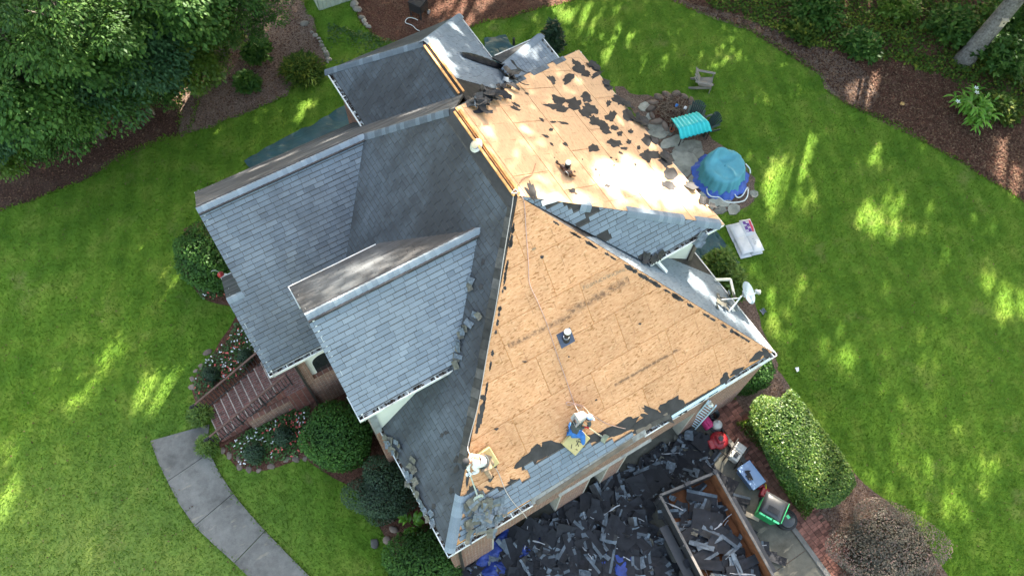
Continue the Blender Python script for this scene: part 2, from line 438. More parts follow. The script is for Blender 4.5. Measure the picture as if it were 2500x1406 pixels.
# ---- the slopes
WEST = Slope(E(0, 6.958, 0), W0, R2, [[W0, R2, R1, J, E(0, 6.958, 0)]], M['felt'])
FRONT = Slope(W0, E0, R2, [[W0, E0, R2]], M['wood_raw'], cut=0.2)
STRIP = Slope(E0, E(U1, 4.35, 0), R2, [[E0, E(U1, 4.35, 0), E(U1 - 2.95 * 5.804 / 5.6, 4.35, 2.95), R2]], M['felt'])
EAST = Slope(C2, C1, R1, [[C2, C1, R1, R2]], M['wood_raw'], cut=0.0)
SOUTHEAST = Slope(C3, C2, R2, [[C3, C2, R2]], M['felt'])
NORTHEAST = Slope(C1, E(7.69, 10.76, 2.837), R1, [[C1, E(7.69, 10.76, 2.837), E(6.258, 9.745, 4.157), R1]], M['felt'])
NORTH = Slope(E(4.15, 13.9, 0.1), E(ULG, 13.9, 0.1), J,
              [[E(ULG, 10.558, 3.587), J, E(4.15, 12.0, 2.08), E(4.15, 13.9, 0.1), E(ULG, 13.9, 0.1)], [J, R1, E(6.258, 10.01, 4.16), E(4.15, 12.0, 2.08)]], M['felt'])
GABLE = Slope(E(ULP, 6.938, 0), E(0.02, 6.938, 0), J,
              [[E(ULG, 6.938, 0), E(0, 6.938, 0), J, E(ULG, 10.558, 3.587)], [E(ULP, 6.938, 0), E(ULG, 6.938, 0), E(ULG, 8.767, 1.81), E(ULP, 8.767, 1.81)]], M['felt'])
PORCHN = Slope(E(ULG + 0.1, 10.80, -0.2), E(ULP, 10.80, -0.2), E(ULP, 8.767, 1.81),
               [[E(ULG + 0.1, 10.80, -0.2), E(ULP, 10.80, -0.2), E(ULP, 8.767, 1.81), E(ULG + 0.1, 8.767, 1.81)]], M['felt'])
G2L = -0.357
DORMER = Slope(E(G2L, 3.601, 2.405), E(2.276, 3.601, 2.405), E(G2L, 5.765, 4.568),
               [[E(G2L, 3.601, 2.405), E(2.276, 3.601, 2.405), E(4.322, 5.765, 4.568), E(G2L, 5.765, 4.568)]], M['felt'])
DORMERN = Slope(E(2.259, 7.965, 2.387), E(G2L, 7.965, 2.387), E(G2L, 5.765, 4.568),
                [[E(2.259, 7.965, 2.387), E(G2L, 7.965, 2.387), E(G2L, 5.765, 4.568), E(4.322, 5.765, 4.568)]], M['felt'])
BU0, BU1, BUR, BVN, BZE, BZR = 3.822, 8.769, 6.258, 14.82, 1.846, 4.157
BACKW = Slope(E(BU0, BVN, BZE), E(BU0, 12.22, BZE), E(BUR, 12.3, BZR), [[E(BU0, BVN, BZE), E(BU0, 12.22, BZE), E(BUR, 10.0, BZR), E(BUR, 12.299, BZR)]], M['felt'])
BACKE = Slope(E(BU1, 10.76, BZE), E(BU1, BVN, BZE), E(BUR, 12.3, BZR), [[E(BU1, 10.76, BZE), E(BU1, BVN, BZE), E(BUR, 12.299, BZR), E(BUR, 9.745, BZR), E(7.69, 10.76, 2.837)]], M['felt'])
BACKN = Slope(E(BU1, BVN, BZE), E(BU0, BVN, BZE), E(BUR, 12.299, BZR), [[E(BU1, BVN, BZE), E(BU0, BVN, BZE), E(BUR, 12.299, BZR)]], M['felt'])
_a = G(1233, 158, 2.55 + ZE); _b = G(1272, 192, 2.55 + ZE)
SMALLN = Slope(E(10.7, 12.73, 1.80), E(8.75, 12.73, 1.80), _a, [[E(10.7, 12.73, 1.80), E(8.75, 12.73, 1.80), _a]], M['felt'])
SMALLE = Slope(E(10.7, 10.4, 1.80), E(10.7, 12.73, 1.80), _a, [[E(10.7, 10.4, 1.80), E(10.7, 12.73, 1.80), _a, _b]], M['felt'])

# ---- shingles that are still on
def P(sl, pts): return [sl.px(x, y) for x, y in pts]
west_open = [P(WEST, [(1115, 262), (1264, 478), (1248, 492), (1100, 270)])]
wh = [WEST.px(x, y) for x, y in ((1264, 478), (1100, 1345))]
def off_line(p, a, b):
    d = (b[0] - a[0], b[1] - a[1]); L = math.hypot(*d); return abs((p[0] - a[0]) * d[1] - (p[1] - a[1]) * d[0]) / L
WTOP = WEST.loc(R2)[1]
shingle(WEST, 0.42, lambda c: c[1] < WTOP - 0.34 and (off_line(c, WEST.loc(R2)[:2], WEST.loc(W0)[:2]) > 0.05), seed=11, widths=(0.24, 0.46), lo=0.0, hi=0.55)
shingle(GABLE, 0.22, seed=12, lo=0.15, hi=1.0)
shingle(DORMER, 0.05, seed=13, lo=0.2, hi=1.0)
shingle(DORMERN, 0.82, seed=14); shingle(NORTH, 1.0, seed=15); shingle(PORCHN, 1.0, seed=16)
shingle(BACKW, 0.40, seed=17, lo=0.0, hi=0.55, keep=lambda c: c[1] < BACKW.loc(E(BUR, 11, BZR))[1] - 0.16)
shingle(BACKE, 0.08, seed=18, lo=0.45, hi=1.0, keep=lambda c: c[1] < BACKE.loc(E(BUR, 11, BZR))[1] - 0.16)
shingle(BACKN, 0.7, seed=19); shingle(SMALLN, 0.9, seed=20); shingle(SMALLE, 0.1, seed=21, lo=0.3)
shingle(NORTHEAST, 0.35, seed=22, lo=0.2, hi=0.9)
shingle(STRIP, 0.12, seed=23, lo=0.45, hi=1.0)
se_bare = [P(SOUTHEAST, q) for q in ([(1410, 535), (1440, 545), (1440, 558), (1410, 545)], [(1455, 560), (1485, 565), (1480, 590), (1460, 580)],
                                     [(1555, 615), (1600, 612), (1600, 650), (1570, 645)], [(1320, 480), (1460, 505), (1460, 518), (1330, 495)])]
shingle(SOUTHEAST, 0.1, seed=24, lo=0.1, hi=0.75, keep=lambda c: not any(inside(c, q) for q in se_bare))
front_left = [P(FRONT, [(1112, 1330), (1132, 1205), (1172, 1190), (1205, 1200), (1262, 1175), (1300, 1175), (1272, 1140), (1380, 1092), (1452, 1083),
                        (1478, 1078), (1540, 1052), (1566, 1068), (1440, 1150), (1322, 1240), (1210, 1312), (1105, 1352)])]
shingle(FRONT, 0.05, seed=25, smin=0.26, lo=0.2, hi=0.8, keep=lambda c: any(inside(c, q) for q in front_left), widths=(0.26, 0.36))

def dist_key(T):
    sl, c, s0, t, w, sd = T
    p = sl.world(c[0]); d = p - Vector(CAM_C); return parea(c) * abs(sl.n.dot(d)) / d.length ** 3
own = sorted(range(len(TABS)), key=lambda i: -dist_key(TABS[i]) * (1 if TABS[i][5] in (12, 13) else 0.6))[:300]
own_set = set(own)
SHADE_BAND = 0.030                                # dark granule band that paints in the shadow line under the course above
def tab_mesh(items, world):
    mb = MB(); wt = []
    for sl, c, s0, t, w, sd in items:
        zl = 0.026 if sl is FRONT else 0.0
        for part in (0, 1):
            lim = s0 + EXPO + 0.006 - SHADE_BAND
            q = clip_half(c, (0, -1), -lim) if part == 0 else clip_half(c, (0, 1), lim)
            if len(q) < 3 or parea(q) < 1e-5: continue
            vs, fs = tab_geo(q, s0); uv = [(x[0] + sd * 13.7, x[1]) for x in vs]
            vs = [(x[0], x[1], x[2] + zl) for x in vs]
            if world: vs = [sl.world(v) for v in vs]
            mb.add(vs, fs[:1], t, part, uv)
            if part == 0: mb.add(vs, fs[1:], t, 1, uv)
            wt += [w] * (len(fs) if part == 0 else 1)
    return mb, wt
def build_tabs(name, items, parent, world, **k):
    mb, wt = tab_mesh(items, world)
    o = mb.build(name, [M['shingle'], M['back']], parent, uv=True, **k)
    at = o.data.attributes.new('weather', 'FLOAT', 'FACE'); at.data.foreach_set('value', wt)
    return o
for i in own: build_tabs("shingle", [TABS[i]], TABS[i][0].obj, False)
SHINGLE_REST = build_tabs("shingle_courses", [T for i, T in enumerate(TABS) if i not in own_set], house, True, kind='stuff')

# ---- bare sheathing: boards of 2.44 x 1.22 m, joints open
def sheathing(sl, s6, row_off, smin, bounds, seed):
    rng = random.Random(seed); A = [p[0] for q in sl.polys for p in q]; S = max(p[1] for q in sl.polys for p in q)
    row = 0; s0 = s6
    while s0 < S:
        a = min(A) - 2.5 + (row_off[row % len(row_off)] - (min(A) - 2.5)) % 2.44 - 2.44
        while a < max(A):
            g = 0.009
            rect = [(a + g, max(smin, s0 + g)), (a + 2.44 - g, max(smin, s0 + g)), (a + 2.44 - g, s0 + 1.22 - g), (a + g, s0 + 1.22 - g)]
            if s0 + 1.22 > smin + 0.05:
                for q in bounds:
                    c = clip_poly(rect, q)
                    if c and parea(c) > 0.02:
                        lift = rng.uniform(0.0005, 0.002)
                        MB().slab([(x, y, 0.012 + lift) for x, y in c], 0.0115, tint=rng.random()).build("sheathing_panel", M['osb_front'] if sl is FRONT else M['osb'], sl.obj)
            a += 2.44
        s0 += 1.22; row += 1
_p, _q2, _p3, _q3 = FRONT.px(1385, 765), FRONT.px(1535, 682), FRONT.px(1240, 845), FRONT.px(1395, 768)
M['osb_front'] = m_osb('oriented_strand_board_stained', ((*_p, *_q2, 0.16), (*_p3, *_q3, 0.10), (*FRONT.px(1500, 940), *FRONT.px(1660, 850), 0.07)))
sheathing(FRONT, 0.235, [FRONT.px(1568, 947)[0], 3.01, FRONT.px(1308, 872)[0], 3.56, FRONT.px(1318, 615)[0], 4.9], 0.22, FRONT.polys, 5)
ET = EAST.loc(R1)[1]
eastb = [clip_half(EAST.polys[0], (0, -1), -(ET - 0.07))]
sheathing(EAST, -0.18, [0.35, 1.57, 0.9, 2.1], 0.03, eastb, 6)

# ridge openings: a ridge board and the rafters' edges left bare between the two slopes
def open_ridge(a, b, wdir, n=1):
    a, b = Vector(a), Vector(b); d = (b - a).normalized(); side = Vector((1, 0, 0))
    for k, o in enumerate((-0.075, 0.075)):
        MB().bar(a + side * o + Vector((0, 0, 0.006 - 0.03)), b + side * o + Vector((0, 0, 0.006 - 0.03)), 0.055, 0.05).build("ridge_board", M['wood_raw'], house)
    MB().bar(a + Vector((0, 0, -0.11)), b + Vector((0, 0, -0.11)), 0.14, 0.05).build("ridge_gap", M['black'], house)
open_ridge(R1 + Vector((0, -0.1, 0.03)), R2 + Vector((0, 0.05, 0.03)), 1)
open_ridge(E(BUR, 12.15, BZR + 0.02), E(BUR, 10.1, BZR + 0.02), 1)

# ---- ridge and hip caps: each bent shingle cap its own piece
def caps(a, b, n1, n2, lift=0.03, wing=0.17, vent=False, weather=0.0, skip=(), tints=(0.4, 1.0), seed=3, step=EXPO):
    a, b = Vector(a), Vector(b); d = (b - a).normalized(); L = (b - a).length; rng = random.Random(seed)
    w1 = d.cross(Vector(n1)).normalized(); w2 = d.cross(Vector(n2)).normalized()
    up = (Vector(n1) + Vector(n2)).normalized()
    if w1.z > 0: w1 = -w1
    if w2.z > 0: w2 = -w2
    prof = [w1 * wing + up * 0.0, w1 * wing * 0.45 + up * 0.018, up * 0.012, w2 * wing * 0.45 + up * 0.018, w2 * wing + up * 0.0]
    meshes = []
    for v in range(3):
        vs = []
        for t, h in ((0, 0.022), (step + 0.03, 0.006)):
            for p in prof: vs.append(p + d * t + up * (lift + h))
        for t in (0, step + 0.03):
            for p in prof: vs.append(p + d * t + up * (lift - 0.004))
        fs = [(i, i + 5, i + 6, i + 1) for i in range(4)] + [(10 + i, i, i + 1, 11 + i) for i in range(4)] + [(0, 10, 15, 5), (4, 9, 19, 14)]
        t = tints[0] + (tints[1] - tints[0]) * (v + 0.5) / 3
        mb = MB(); mb.add(vs, fs, t, 0, [(x[0] + x[1] + v * 3.1, x[2] * 1.3) for x in vs])
        c = mb.v; me = mb.build("ridge_cap", M['shingle'], house, uv=True); q = me.data
        fix_normals(q, up)
        at = q.attributes.new('weather', 'FLOAT', 'FACE'); at.data.foreach_set('value', [weather] * len(q.polygons))
        bpy.data.objects.remove(me); meshes.append(q)
    k = 0; s = 0.0
    while s < L - step * 0.6:
        if not any(x0 <= s <= x1 for x0, x1 in skip):
            link("ridge_cap", meshes[rng.randrange(3)], house, a + d * s)
        s += step
    if vent:
        mb = MB()
        for w in (w1, w2): mb.bar(a + w * (wing * 0.55) + up * (lift * 0.45), b + w * (wing * 0.55) + up * (lift * 0.45), wing * 0.8, lift * 0.8, up=up)
        mb.build("ridge_vent", M['black'], house)
def fix_normals(me, up):
    import bmesh
    bm = bmesh.new(); bm.from_mesh(me); bmesh.ops.recalc_face_normals(bm, faces=bm.faces[:]); bm.to_mesh(me); bm.free()
caps(E(ULG, VLG, 3.587), J, GABLE.n, NORTH.n, 0.05, 0.19, True, 0.0, tints=(0.55, 1.0), seed=1)
caps(E(G2L, 5.765, 4.568), E(4.322, 5.765, 4.568), DORMER.n, DORMERN.n, 0.05, 0.19, True, 0.0, tints=(0.5, 1.0), seed=2)
caps(J, R1 + (J - R1).normalized() * 0.15, WEST.n, NORTH.n, 0.012, 0.17, False, 0.35, tints=(0.25, 0.6), seed=3)
caps(E(BU0, BVN, BZE), E(BUR, 12.299, BZR), BACKW.n, BACKN.n, 0.012, 0.17, False, 0.3, tints=(0.3, 0.7), seed=4)
caps(E(BU1, BVN, BZE), E(BUR, 12.299, BZR), BACKE.n, BACKN.n, 0.012, 0.17, False, 0.1, tints=(0.5, 0.9), seed=5)
caps(W0 + (R2 - W0).normalized() * 0.15, W0 + (R2 - W0).normalized() * 1.75, WEST.n, FRONT.n, 0.02, 0.17, False, 0.05, tints=(0.3, 0.8), seed=6)
d_ = (R2 - C2).normalized()
caps(C2 + d_ * 0.15, C2 + d_ * 4.75, SOUTHEAST.n, EAST.n, 0.012, 0.17, False, 0.05, tints=(0.35, 0.8), skip=((0.75, 1.15), (3.1, 4.2)), seed=7)
caps(E(10.7, 12.73, 1.80), _a, SMALLN.n, SMALLE.n, 0.012, 0.16, False, 0.05, tints=(0.5, 0.8), seed=8)
caps(E(ULP, 8.767, 1.81), E(ULG + 0.05, 8.767, 1.81), GABLE.n, PORCHN.n, 0.012, 0.16, False, 0.05, tints=(0.5, 0.9), seed=9)
d_ = (C1 - R1).normalized()
caps(C1 - d_ * 0.6, C1 - d_ * 3.9, NORTHEAST.n, EAST.n, 0.012, 0.15, False, 0.3, tints=(0.2, 0.6), skip=((0, 0.3), (0.9, 1.3), (2.2, 2.6)), seed=10)
caps(_a, _b, SMALLE.n, Vector((-0.5, -0.5, 1)), 0.02, 0.2, False, 0.1, tints=(0.3, 0.6), seed=12)

# ---- gutters with strap hangers and leaf litter
def gutter(a, b, out, litter=0.6, hang=1.35, z0=-0.005, clean=None, seed=1):
    a, b, out = Vector(a), Vector(b), Vector(out); rng = random.Random(seed); d = (b - a).normalized(); L = (b - a).length
    dz = Vector((0, 0, 1)); mb = MB(); i = -out
    a0 = a + dz * z0; b0 = b + dz * z0
    mb.bar(a0 + i * 0.006 - dz * 0.05, b0 + i * 0.006 - dz * 0.05, 0.012, 0.10)
    mb.bar(a0 + i * 0.012 + dz * 0.002, b0 + i * 0.012 + dz * 0.002, 0.026, 0.010)
    mb.bar(a0 + i * 0.07 - dz * 0.097, b0 + i * 0.07 - dz * 0.097, 0.116, 0.008)
    mb.bar(a0 + i * 0.136 - dz * 0.06, b0 + i * 0.136 - dz * 0.06, 0.014, 0.20)
    for p, s in ((a0, 1), (b0, -1)): mb.bar(p + i * 0.013 - dz * 0.05 + d * s * 0.004, p + i * 0.128 - dz * 0.05 + d * s * 0.004, 0.006, 0.09)
    g = mb.build("gutter", M['white_metal'], house)
    s = 0.55
    while s < L - 0.2:
        p = a0 + d * s; MB().bar(p + i * 0.004 + dz * 0.012, p + i * 0.15 + dz * 0.016, 0.035, 0.006).build("hanger", M['white_trim'], g); s += hang + rng.uniform(-0.08, 0.08)
    if litter > 0:
        mb = MB(); s = 0
        while s < L:
            w = rng.uniform(0.05, 0.2)
            if rng.random() < litter:
                c = a0 + d * (s + w / 2) + i * 0.07 - dz * 0.07
                for q in range(5):
                    p = c + d * rng.uniform(-w / 2, w / 2) + i * rng.uniform(-0.045, 0.045) + dz * rng.uniform(0, 0.035)
                    mb.box(p, (rng.uniform(0.03, 0.09), rng.uniform(0.02, 0.05), 0.006), Matrix.Rotation(rng.uniform(0, 3.1), 3, 'Z') @ Matrix.Rotation(rng.uniform(-0.5, 0.5), 3, 'X'), tint=rng.random())
            s += w
        if mb.v: mb.build("leaf_litter", M['litter'], g, kind='stuff')
    return g
S_, N_, W_, E_ = Vector((0, -1, 0)), Vector((0, 1, 0)), Vector((-1, 0, 0)), Vector((1, 0, 0))
gutter(E(0, 3.93, 0), W0, W_, 0.8, seed=1); gutter(W0, E(2.6, 0, 0), S_, 0.9, seed=2); gutter(E(6.3, 0, 0), E0, S_, 0.9, 1.1, seed=3)
gutter(E0, E(U1, 4.3, 0), E_, 0.7, seed=4)
gutter(C2 + Vector((0.0, 0, 0)), C1, E_, 0.3, seed=5); gutter(C3, C2, S_, 0.9, seed=6); gutter(E(7.9, 10.76, 2.837), C1, N_, 0.3, seed=7)
gutter(E(4.1, 13.9, 0.1), E(ULG, 13.9, 0.1), N_, 0.5, seed=8); gutter(E(ULP, 6.938, 0), E(-0.1, 6.938, 0), S_, 0.7, 0.75, seed=9)
gutter(E(G2L, 3.601, 2.405), E(2.276, 3.601, 2.405), S_, 0.75, 0.8, seed=10); gutter(E(2.259, 7.965, 2.387), E(G2L, 7.965, 2.387), N_, 0.05, 0.8, seed=11)
gutter(E(BU0, BVN, BZE), E(BU0, 12.22, BZE), W_, 0.9, 0.7, seed=12); gutter(E(BU0, BVN, BZE), E(BU1, BVN, BZE), N_, 0.4, seed=13); gutter(E(BU1, 12.6, BZE), E(BU1, BVN, BZE), E_, 0.3, seed=14)
gutter(E(8.9, 12.73, 1.8), E(10.7, 12.73, 1.8), N_, 0.3, seed=15); gutter(E(10.7, 10.8, 1.8), E(10.7, 12.73, 1.8), E_, 0.3, seed=16)
gutter(E(ULP, 10.8, -0.2), E(ULG, 10.8, -0.2), N_, 0.2, seed=17)
# boxed returns at the gable corners
def cornice(c, size): return MB().box(c, size).build("cornice_return", M['white_trim'], house, bev=0.01)
for c, v0, v1, zz in ((G2L, 7.965, 7.25, 2.387), (G2L, 3.601, 4.35, 2.405), (ULG, 13.9, 13.2, 0.1), (ULP, 6.938, 7.65, 0.0), (ULP, 10.8, 10.2, -0.2)):
    gutter(E(c - 0.02, v0, zz), E(c - 0.02, v1, zz), W_, 0.3, 0.5, seed=int(abs(v0 * 10)))
# rake boards
def rake(a, b, w=0.05):
    a, b = Vector(a), Vector(b); MB().bar(a - Vector((0, 0, 0.09)), b - Vector((0, 0, 0.09)), w, 0.17).build("rake_board", M['white_trim'], house)
for a, b in (((G2L, 5.765, 4.568), (G2L, 3.75, 2.55)), ((G2L, 5.765, 4.568), (G2L, 7.82, 2.53)), ((ULG, VLG, 3.587), (ULG, 8.8, 1.83)), ((ULG, VLG, 3.587), (ULG, 13.75, 0.25)),
             ((ULP, 8.767, 1.81), (ULP, 7.08, 0.14)), ((ULP, 8.767, 1.81), (ULP, 10.66, -0.06))):
    rake(E(*a) + Vector((0.11, 0, -0.02)), E(*b) + Vector((0.11, 0, -0.02)))

# ---- walls
def wall(a, b, z0, z1, mat, t=0.2, name="wall"):
    a, b = Vector((a[0], a[1], 0)), Vector((b[0], b[1], 0)); m = MB()
    m.box(((a.x + b.x) / 2, (a.y + b.y) / 2, (z0 + z1) / 2), (max(t, abs(b.x - a.x)), max(t, abs(b.y - a.y)), z1 - z0)); return m.build(name, mat, house)
BX, BY = M['brickwall'], M['brickwall_y']
for u0, u1 in ((0.12, 1.4), (3.8, 4.78), (5.52, 6.12), (8.75, 11.0)): wall((u0, 0.22), (u1, 0.22), 0, 2.45, BX)
wall((0.12, 0.22), (11.0, 0.22), 2.45, 4.36, BX)
M['door'] = m_plain('darkened_doorway', (0.030, 0.024, 0.020), 0.6, 0.2, 3)  # near-black stands in for the dark inside the open garage
M['jamb'] = m_plain('beige_jamb', (0.30, 0.28, 0.24), 0.7, 0.15, 3)
def garage_door(u0, u1, name="garage_door"):
    d = MB().box(((u0 + u1) / 2, 0.94, 1.22), (u1 - u0, 0.05, 2.44)).build(name, M['door'], house)
    for k in range(4): MB().box(((u0 + u1) / 2, 0.905, 0.34 + 0.6 * k), (u1 - u0 - 0.12, 0.03, 0.5)).build("door_panel", M['door'], d, bev=0.015)
    for u in (u0 + 0.03, u1 - 0.03): MB().box((u, 0.27, 1.225), (0.06, 0.30, 2.45)).build("door_jamb", M['jamb'], house)
garage_door(1.4, 3.8); garage_door(6.12, 8.75); garage_door(4.78, 5.52, "side_door")
wall((0.22, 0.33), (0.22, 3.9), 0, 4.36, BY)
wall((10.9, 0.33), (10.9, 3.6), 0, 4.36, BY)
# dormer gable box, its south wall rising from the low roof
MB().slab([E(-0.05, 3.93, 2.33), E(2.2, 3.93, 2.33), E(0.02, 3.93, 0.05), E(-0.05, 3.93, -0.02)][::-1], 0.15, (0, -1, 0)).build("wall", M['soffit'], house)
MB().box((-0.03, 3.9, ZE + 1.2), (0.2, 0.06, 2.3)).build("corner_board", M['grey_metal'], house)
wall((0.02, 4.0), (0.02, 7.6), 0, 6.75, BY); wall((-0.05, 3.98), (0.0, 3.98), 0, 4.5, BX)
MB().slab([E(-0.36 + 0.3, 4.0, 2.5), E(-0.06, 7.6, 2.5), E(-0.06, 5.765, 4.35)], 0.1, (-1, 0, 0)).build("gable_end", M['soffit'], house)
# south wall below the big gable
wall((-1.2, 7.3), (-0.95, 7.3), 0, 4.4, BX); wall((-0.95, 7.3), (-0.05, 7.3), 0, 2.3, BX); wall((-0.1, 7.3), (-0.02, 7.3), 2.3, 4.4, BX)
wall((-0.95, 7.45), (-0.1, 7.45), 2.3, 4.4, M['white_trim'], name="porch_recess")
_arch = [(0.36 * math.cos(math.pi * k / 10), 0.75 + 0.36 * math.sin(math.pi * k / 10)) for k in range(11)] + [(-0.36, 0), (0.36, 0)]
MB().slab([(-0.42 + x, 7.33, 2.32 + z) for x, z in _arch], 0.04, (0, -1, 0)).build("arched_window", M['glass'], house)
wall((-1.2, 7.4), (-1.2, 10.2), 1.6, 4.4, BY); wall((-1.2, 10.2), (-1.2, 13.5), 0, 4.4, BY)
MB().slab([E(-1.21, 7.3, -0.1), E(-1.21, 13.5, -0.1), E(-1.21, 10.558, 3.3)][::-1], 0.1, (-1, 0, 0)).build("gable_end", M['soffit'], house)
wall((-1.1, 13.5), (4.1, 13.5), 0, 4.3, BX); wall((4.15, 12.2), (4.15, 14.4), 0, 6.2, BY); wall((4.2, 14.4), (8.4, 14.4), 0, 6.2, BX); wall((8.4, 10.4), (8.4, 14.3), 0, 6.2, BY)
wall((8.3, 10.4), (10.4, 10.4), 0, 7.2, M['soffit']); wall((10.4, 3.85), (10.4, 10.3), 0, 7.2, M['soffit'])
wall((8.5, 12.4), (10.3, 12.4), 0, 6.15, M['soffit']); wall((10.3, 10.5), (10.3, 12.3), 0, 6.15, M['soffit'])
MB().slab([E(8.15, 3.73, 2.7), E(8.3, 3.73, 2.6), E(10.42, 3.73, 0.55), E(10.45, 3.73, 2.7)], 0.12, (0, -1, 0)).build("wall", M['soffit'], house)
MB().box((10.40, 3.69, ZE + 1.75), (0.16, 0.06, 2.2)).build("corner_board", M['edge_brown'], house)
# soffits under the eaves
for c, s in (((5.5, 0.30, -0.14), (10.9, 0.16, 0.04)), ((0.18, 2.0, -0.12), (0.34, 3.6, 0.04)), ((10.95, 2.2, -0.12), (0.28, 3.9, 0.04)), ((1.0, 3.78, 2.26), (2.4, 0.3, 0.04)),
             ((9.5, 3.55, 2.7), (2.4, 0.3, 0.04)), ((10.62, 7.0, 2.7), (0.32, 7.0, 0.04)), ((-0.9, 7.1, -0.12), (2.0, 0.3, 0.04))):
    MB().box(E(*c), s).build("soffit", M['white_trim'], house)
MB().bar((-1.24, 7.15, 0.1), (-1.24, 7.15, 4.3), 0.09, 0.07).build("downspout", M['dark_metal'], house)
MB().bar((0.35, 0.08, 0.1), (0.35, 0.08, 4.3), 0.09, 0.07).build("downspout", M['dark_metal'], house)
MB().bar(E(2.15, 3.66, 2.28), E(2.35, 3.35, 2.0), 0.08, 0.06).build("downspout", M['grey_metal'], house)
MB().bar(E(8.55, 3.45, 2.70), E(8.75, 3.15, 2.35), 0.09, 0.07).build("downspout", M['white_metal'], house)
# the east eave's loose white downspout elbow
_dn = [STRIP.world((*STRIP.px(1740, 688), 0.10)), STRIP.world((*STRIP.px(1774, 690), 0.16)), Vector((11.27, 2.25, 4.42))]
mb = MB()
for a, b in zip(_dn, _dn[1:]): mb.bar(a, b, 0.075, 0.06)
mb.build("downspout", M['white_trim'], house)

# ---- felt: torn underlayment still stapled to the boards
def ragged(sl, px, py, rx, ry, ang, rng, rough=0.42, n=16):
    pts = []; ca, sa = math.cos(rad(ang)), math.sin(rad(ang))
    for k in range(n):
        t = 2 * math.pi * (k + rng.uniform(-0.3, 0.3)) / n; r = 1 + rng.uniform(-rough, rough * 0.55)
        x, y = rx * r * math.cos(t), ry * r * math.sin(t)
        pts.append(sl.px(px + x * ca - y * sa, py + x * sa + y * ca))
    return pts
def ccw(q):
    ar = sum(q[i][0] * q[(i + 1) % len(q)][1] - q[(i + 1) % len(q)][0] * q[i][1] for i in range(len(q)))
    return q if ar > 0 else q[::-1]
def flat_patch(sl, pts, z, name, mat, thick=0.003):
    return MB().slab([(x, y, z + thick) for x, y in ccw(pts)], thick, tint=random.random()).build(name, mat, sl.obj)
rng = random.Random(21)
z4 = [(915, 160, 75, 50, 20), (1060, 190, 80, 55, 10), (1165, 140, 60, 45, 30), (1190, 240, 85, 50, 20), (880, 215, 95, 30, 12), (960, 240, 70, 40, 15), (1150, 280, 70, 35, 30),
      (1240, 340, 70, 45, 35), (1310, 370, 60, 35, 30), (1375, 300, 50, 60, 50), (1355, 190, 25, 40, 15), (1330, 420, 60, 30, 20), (1450, 450, 30, 28, 0), (1400, 400, 40, 25, 20),
      (1545, 430, 30, 25, 40), (1220, 575, 65, 45, 0), (1410, 530, 75, 40, 15), (1490, 575, 45, 18, 0), (1530, 520, 28, 25, 30), (1610, 565, 20, 22, 0), (1640, 630, 25, 25, 0),
      (1690, 640, 50, 60, 0), (1690, 500, 62, 58, 0), (1530, 290, 45, 50, 20), (860, 415, 28, 14, 0), (880, 350, 30, 12, 0), (965, 358, 55, 13, 15), (780, 330, 32, 11, 40),
      (815, 470, 40, 14, 25), (865, 540, 25, 11, 35), (985, 540, 32, 17, 25), (910, 695, 20, 18, 40), (1400, 720, 12, 12, 0), (1245, 755, 14, 10, 0), (1345, 895, 30, 15, 15),
      (1040, 940, 36, 26, 10), (1075, 962, 16, 8, 20), (1460, 615, 25, 11, 30), (560, 200, 45, 13, 35), (550, 230, 60, 18, 25), (650, 105, 30, 11, 20), (700, 930, 30, 100, -28),
      (680, 970, 14, 80, -36), (1130, 670, 8, 6, 0), (890, 655, 7, 8, 0), (1375, 655, 12, 8, 30), (1585, 715, 14, 14, 40), (1060, 775, 12, 9, 0), (1275, 805, 9, 10, 0), (1420, 672, 9, 7, 0)]
z3 = [(1070, 490, 55, 40, 30), (985, 570, 32, 50, 50), (870, 575, 40, 20, 45), (1110, 530, 45, 24, 20), (1190, 540, 20, 60, 60), (1270, 620, 45, 24, 45), (1030, 450, 28, 16, 40),
      (1350, 720, 35, 60, -50), (1410, 830, 40, 50, -40), (1600, 1110, 60, 40, 20), (1690, 1150, 70, 50, 35), (1720, 1240, 50, 45, 30), (1700, 1330, 60, 30, 20)]
for (x, y, a, b, r) in z4: flat_patch(EAST, ragged(EAST, 1100 + x / 3.516, 200 + y / 3.516, a / 3.9, b / 3.9, r, rng), 0.0145 + rng.uniform(0, 0.006), "underlayment_scrap", M['felt'])
for (x, y, a, b, r) in z3: flat_patch(EAST, ragged(EAST, 1050 + x / 2.93, y / 2.93, a / 2.93, b / 2.93, r, rng), 0.0145 + rng.uniform(0, 0.006), "underlayment_scrap", M['felt'])
# along the front: dark lips of felt left at the hips and above the last courses
fr = [(1305, 1108, 34, 20, -28), (1345, 1095, 50, 18, -8), (1278, 1128, 24, 14, -30), (1640, 990, 34, 24, -28), (1600, 1010, 46, 10, 25), (1580, 1026, 40, 14, -28), (1470, 1062, 40, 15, -20), (1520, 1040, 44, 16, -30),
      (1250, 1176, 12, 10, 0), (1180, 970, 9, 8, 30), (1167, 1030, 6, 26, 10), (1176, 1000, 6, 20, 10), (1660, 1002, 20, 10, -10), (1768, 925, 10, 16, 10), (1800, 905, 24, 8, -28), (1560, 1048, 24, 9, -30),
      (1850, 868, 24, 9, -35), (1870, 862, 10, 16, -20), (1322, 627, 5, 4, 0), (1232, 703, 5, 5, 0), (1280, 882, 6, 2, 0), (1212, 1046, 7, 3, -20), (1455, 975, 4, 2, -30), (1562, 790, 4, 3, 0), (1388, 870, 3, 2, 0), (1590, 1025, 30, 9, 30),
      (1195, 1190, 14, 6, 20), (1222, 1192, 16, 6, 0), (1150, 1200, 10, 18, 10), (1435, 1068, 20, 10, 0), (1705, 975, 40, 8, -28), (1740, 955, 30, 7, -28), (1143, 1150, 5, 40, 8)]
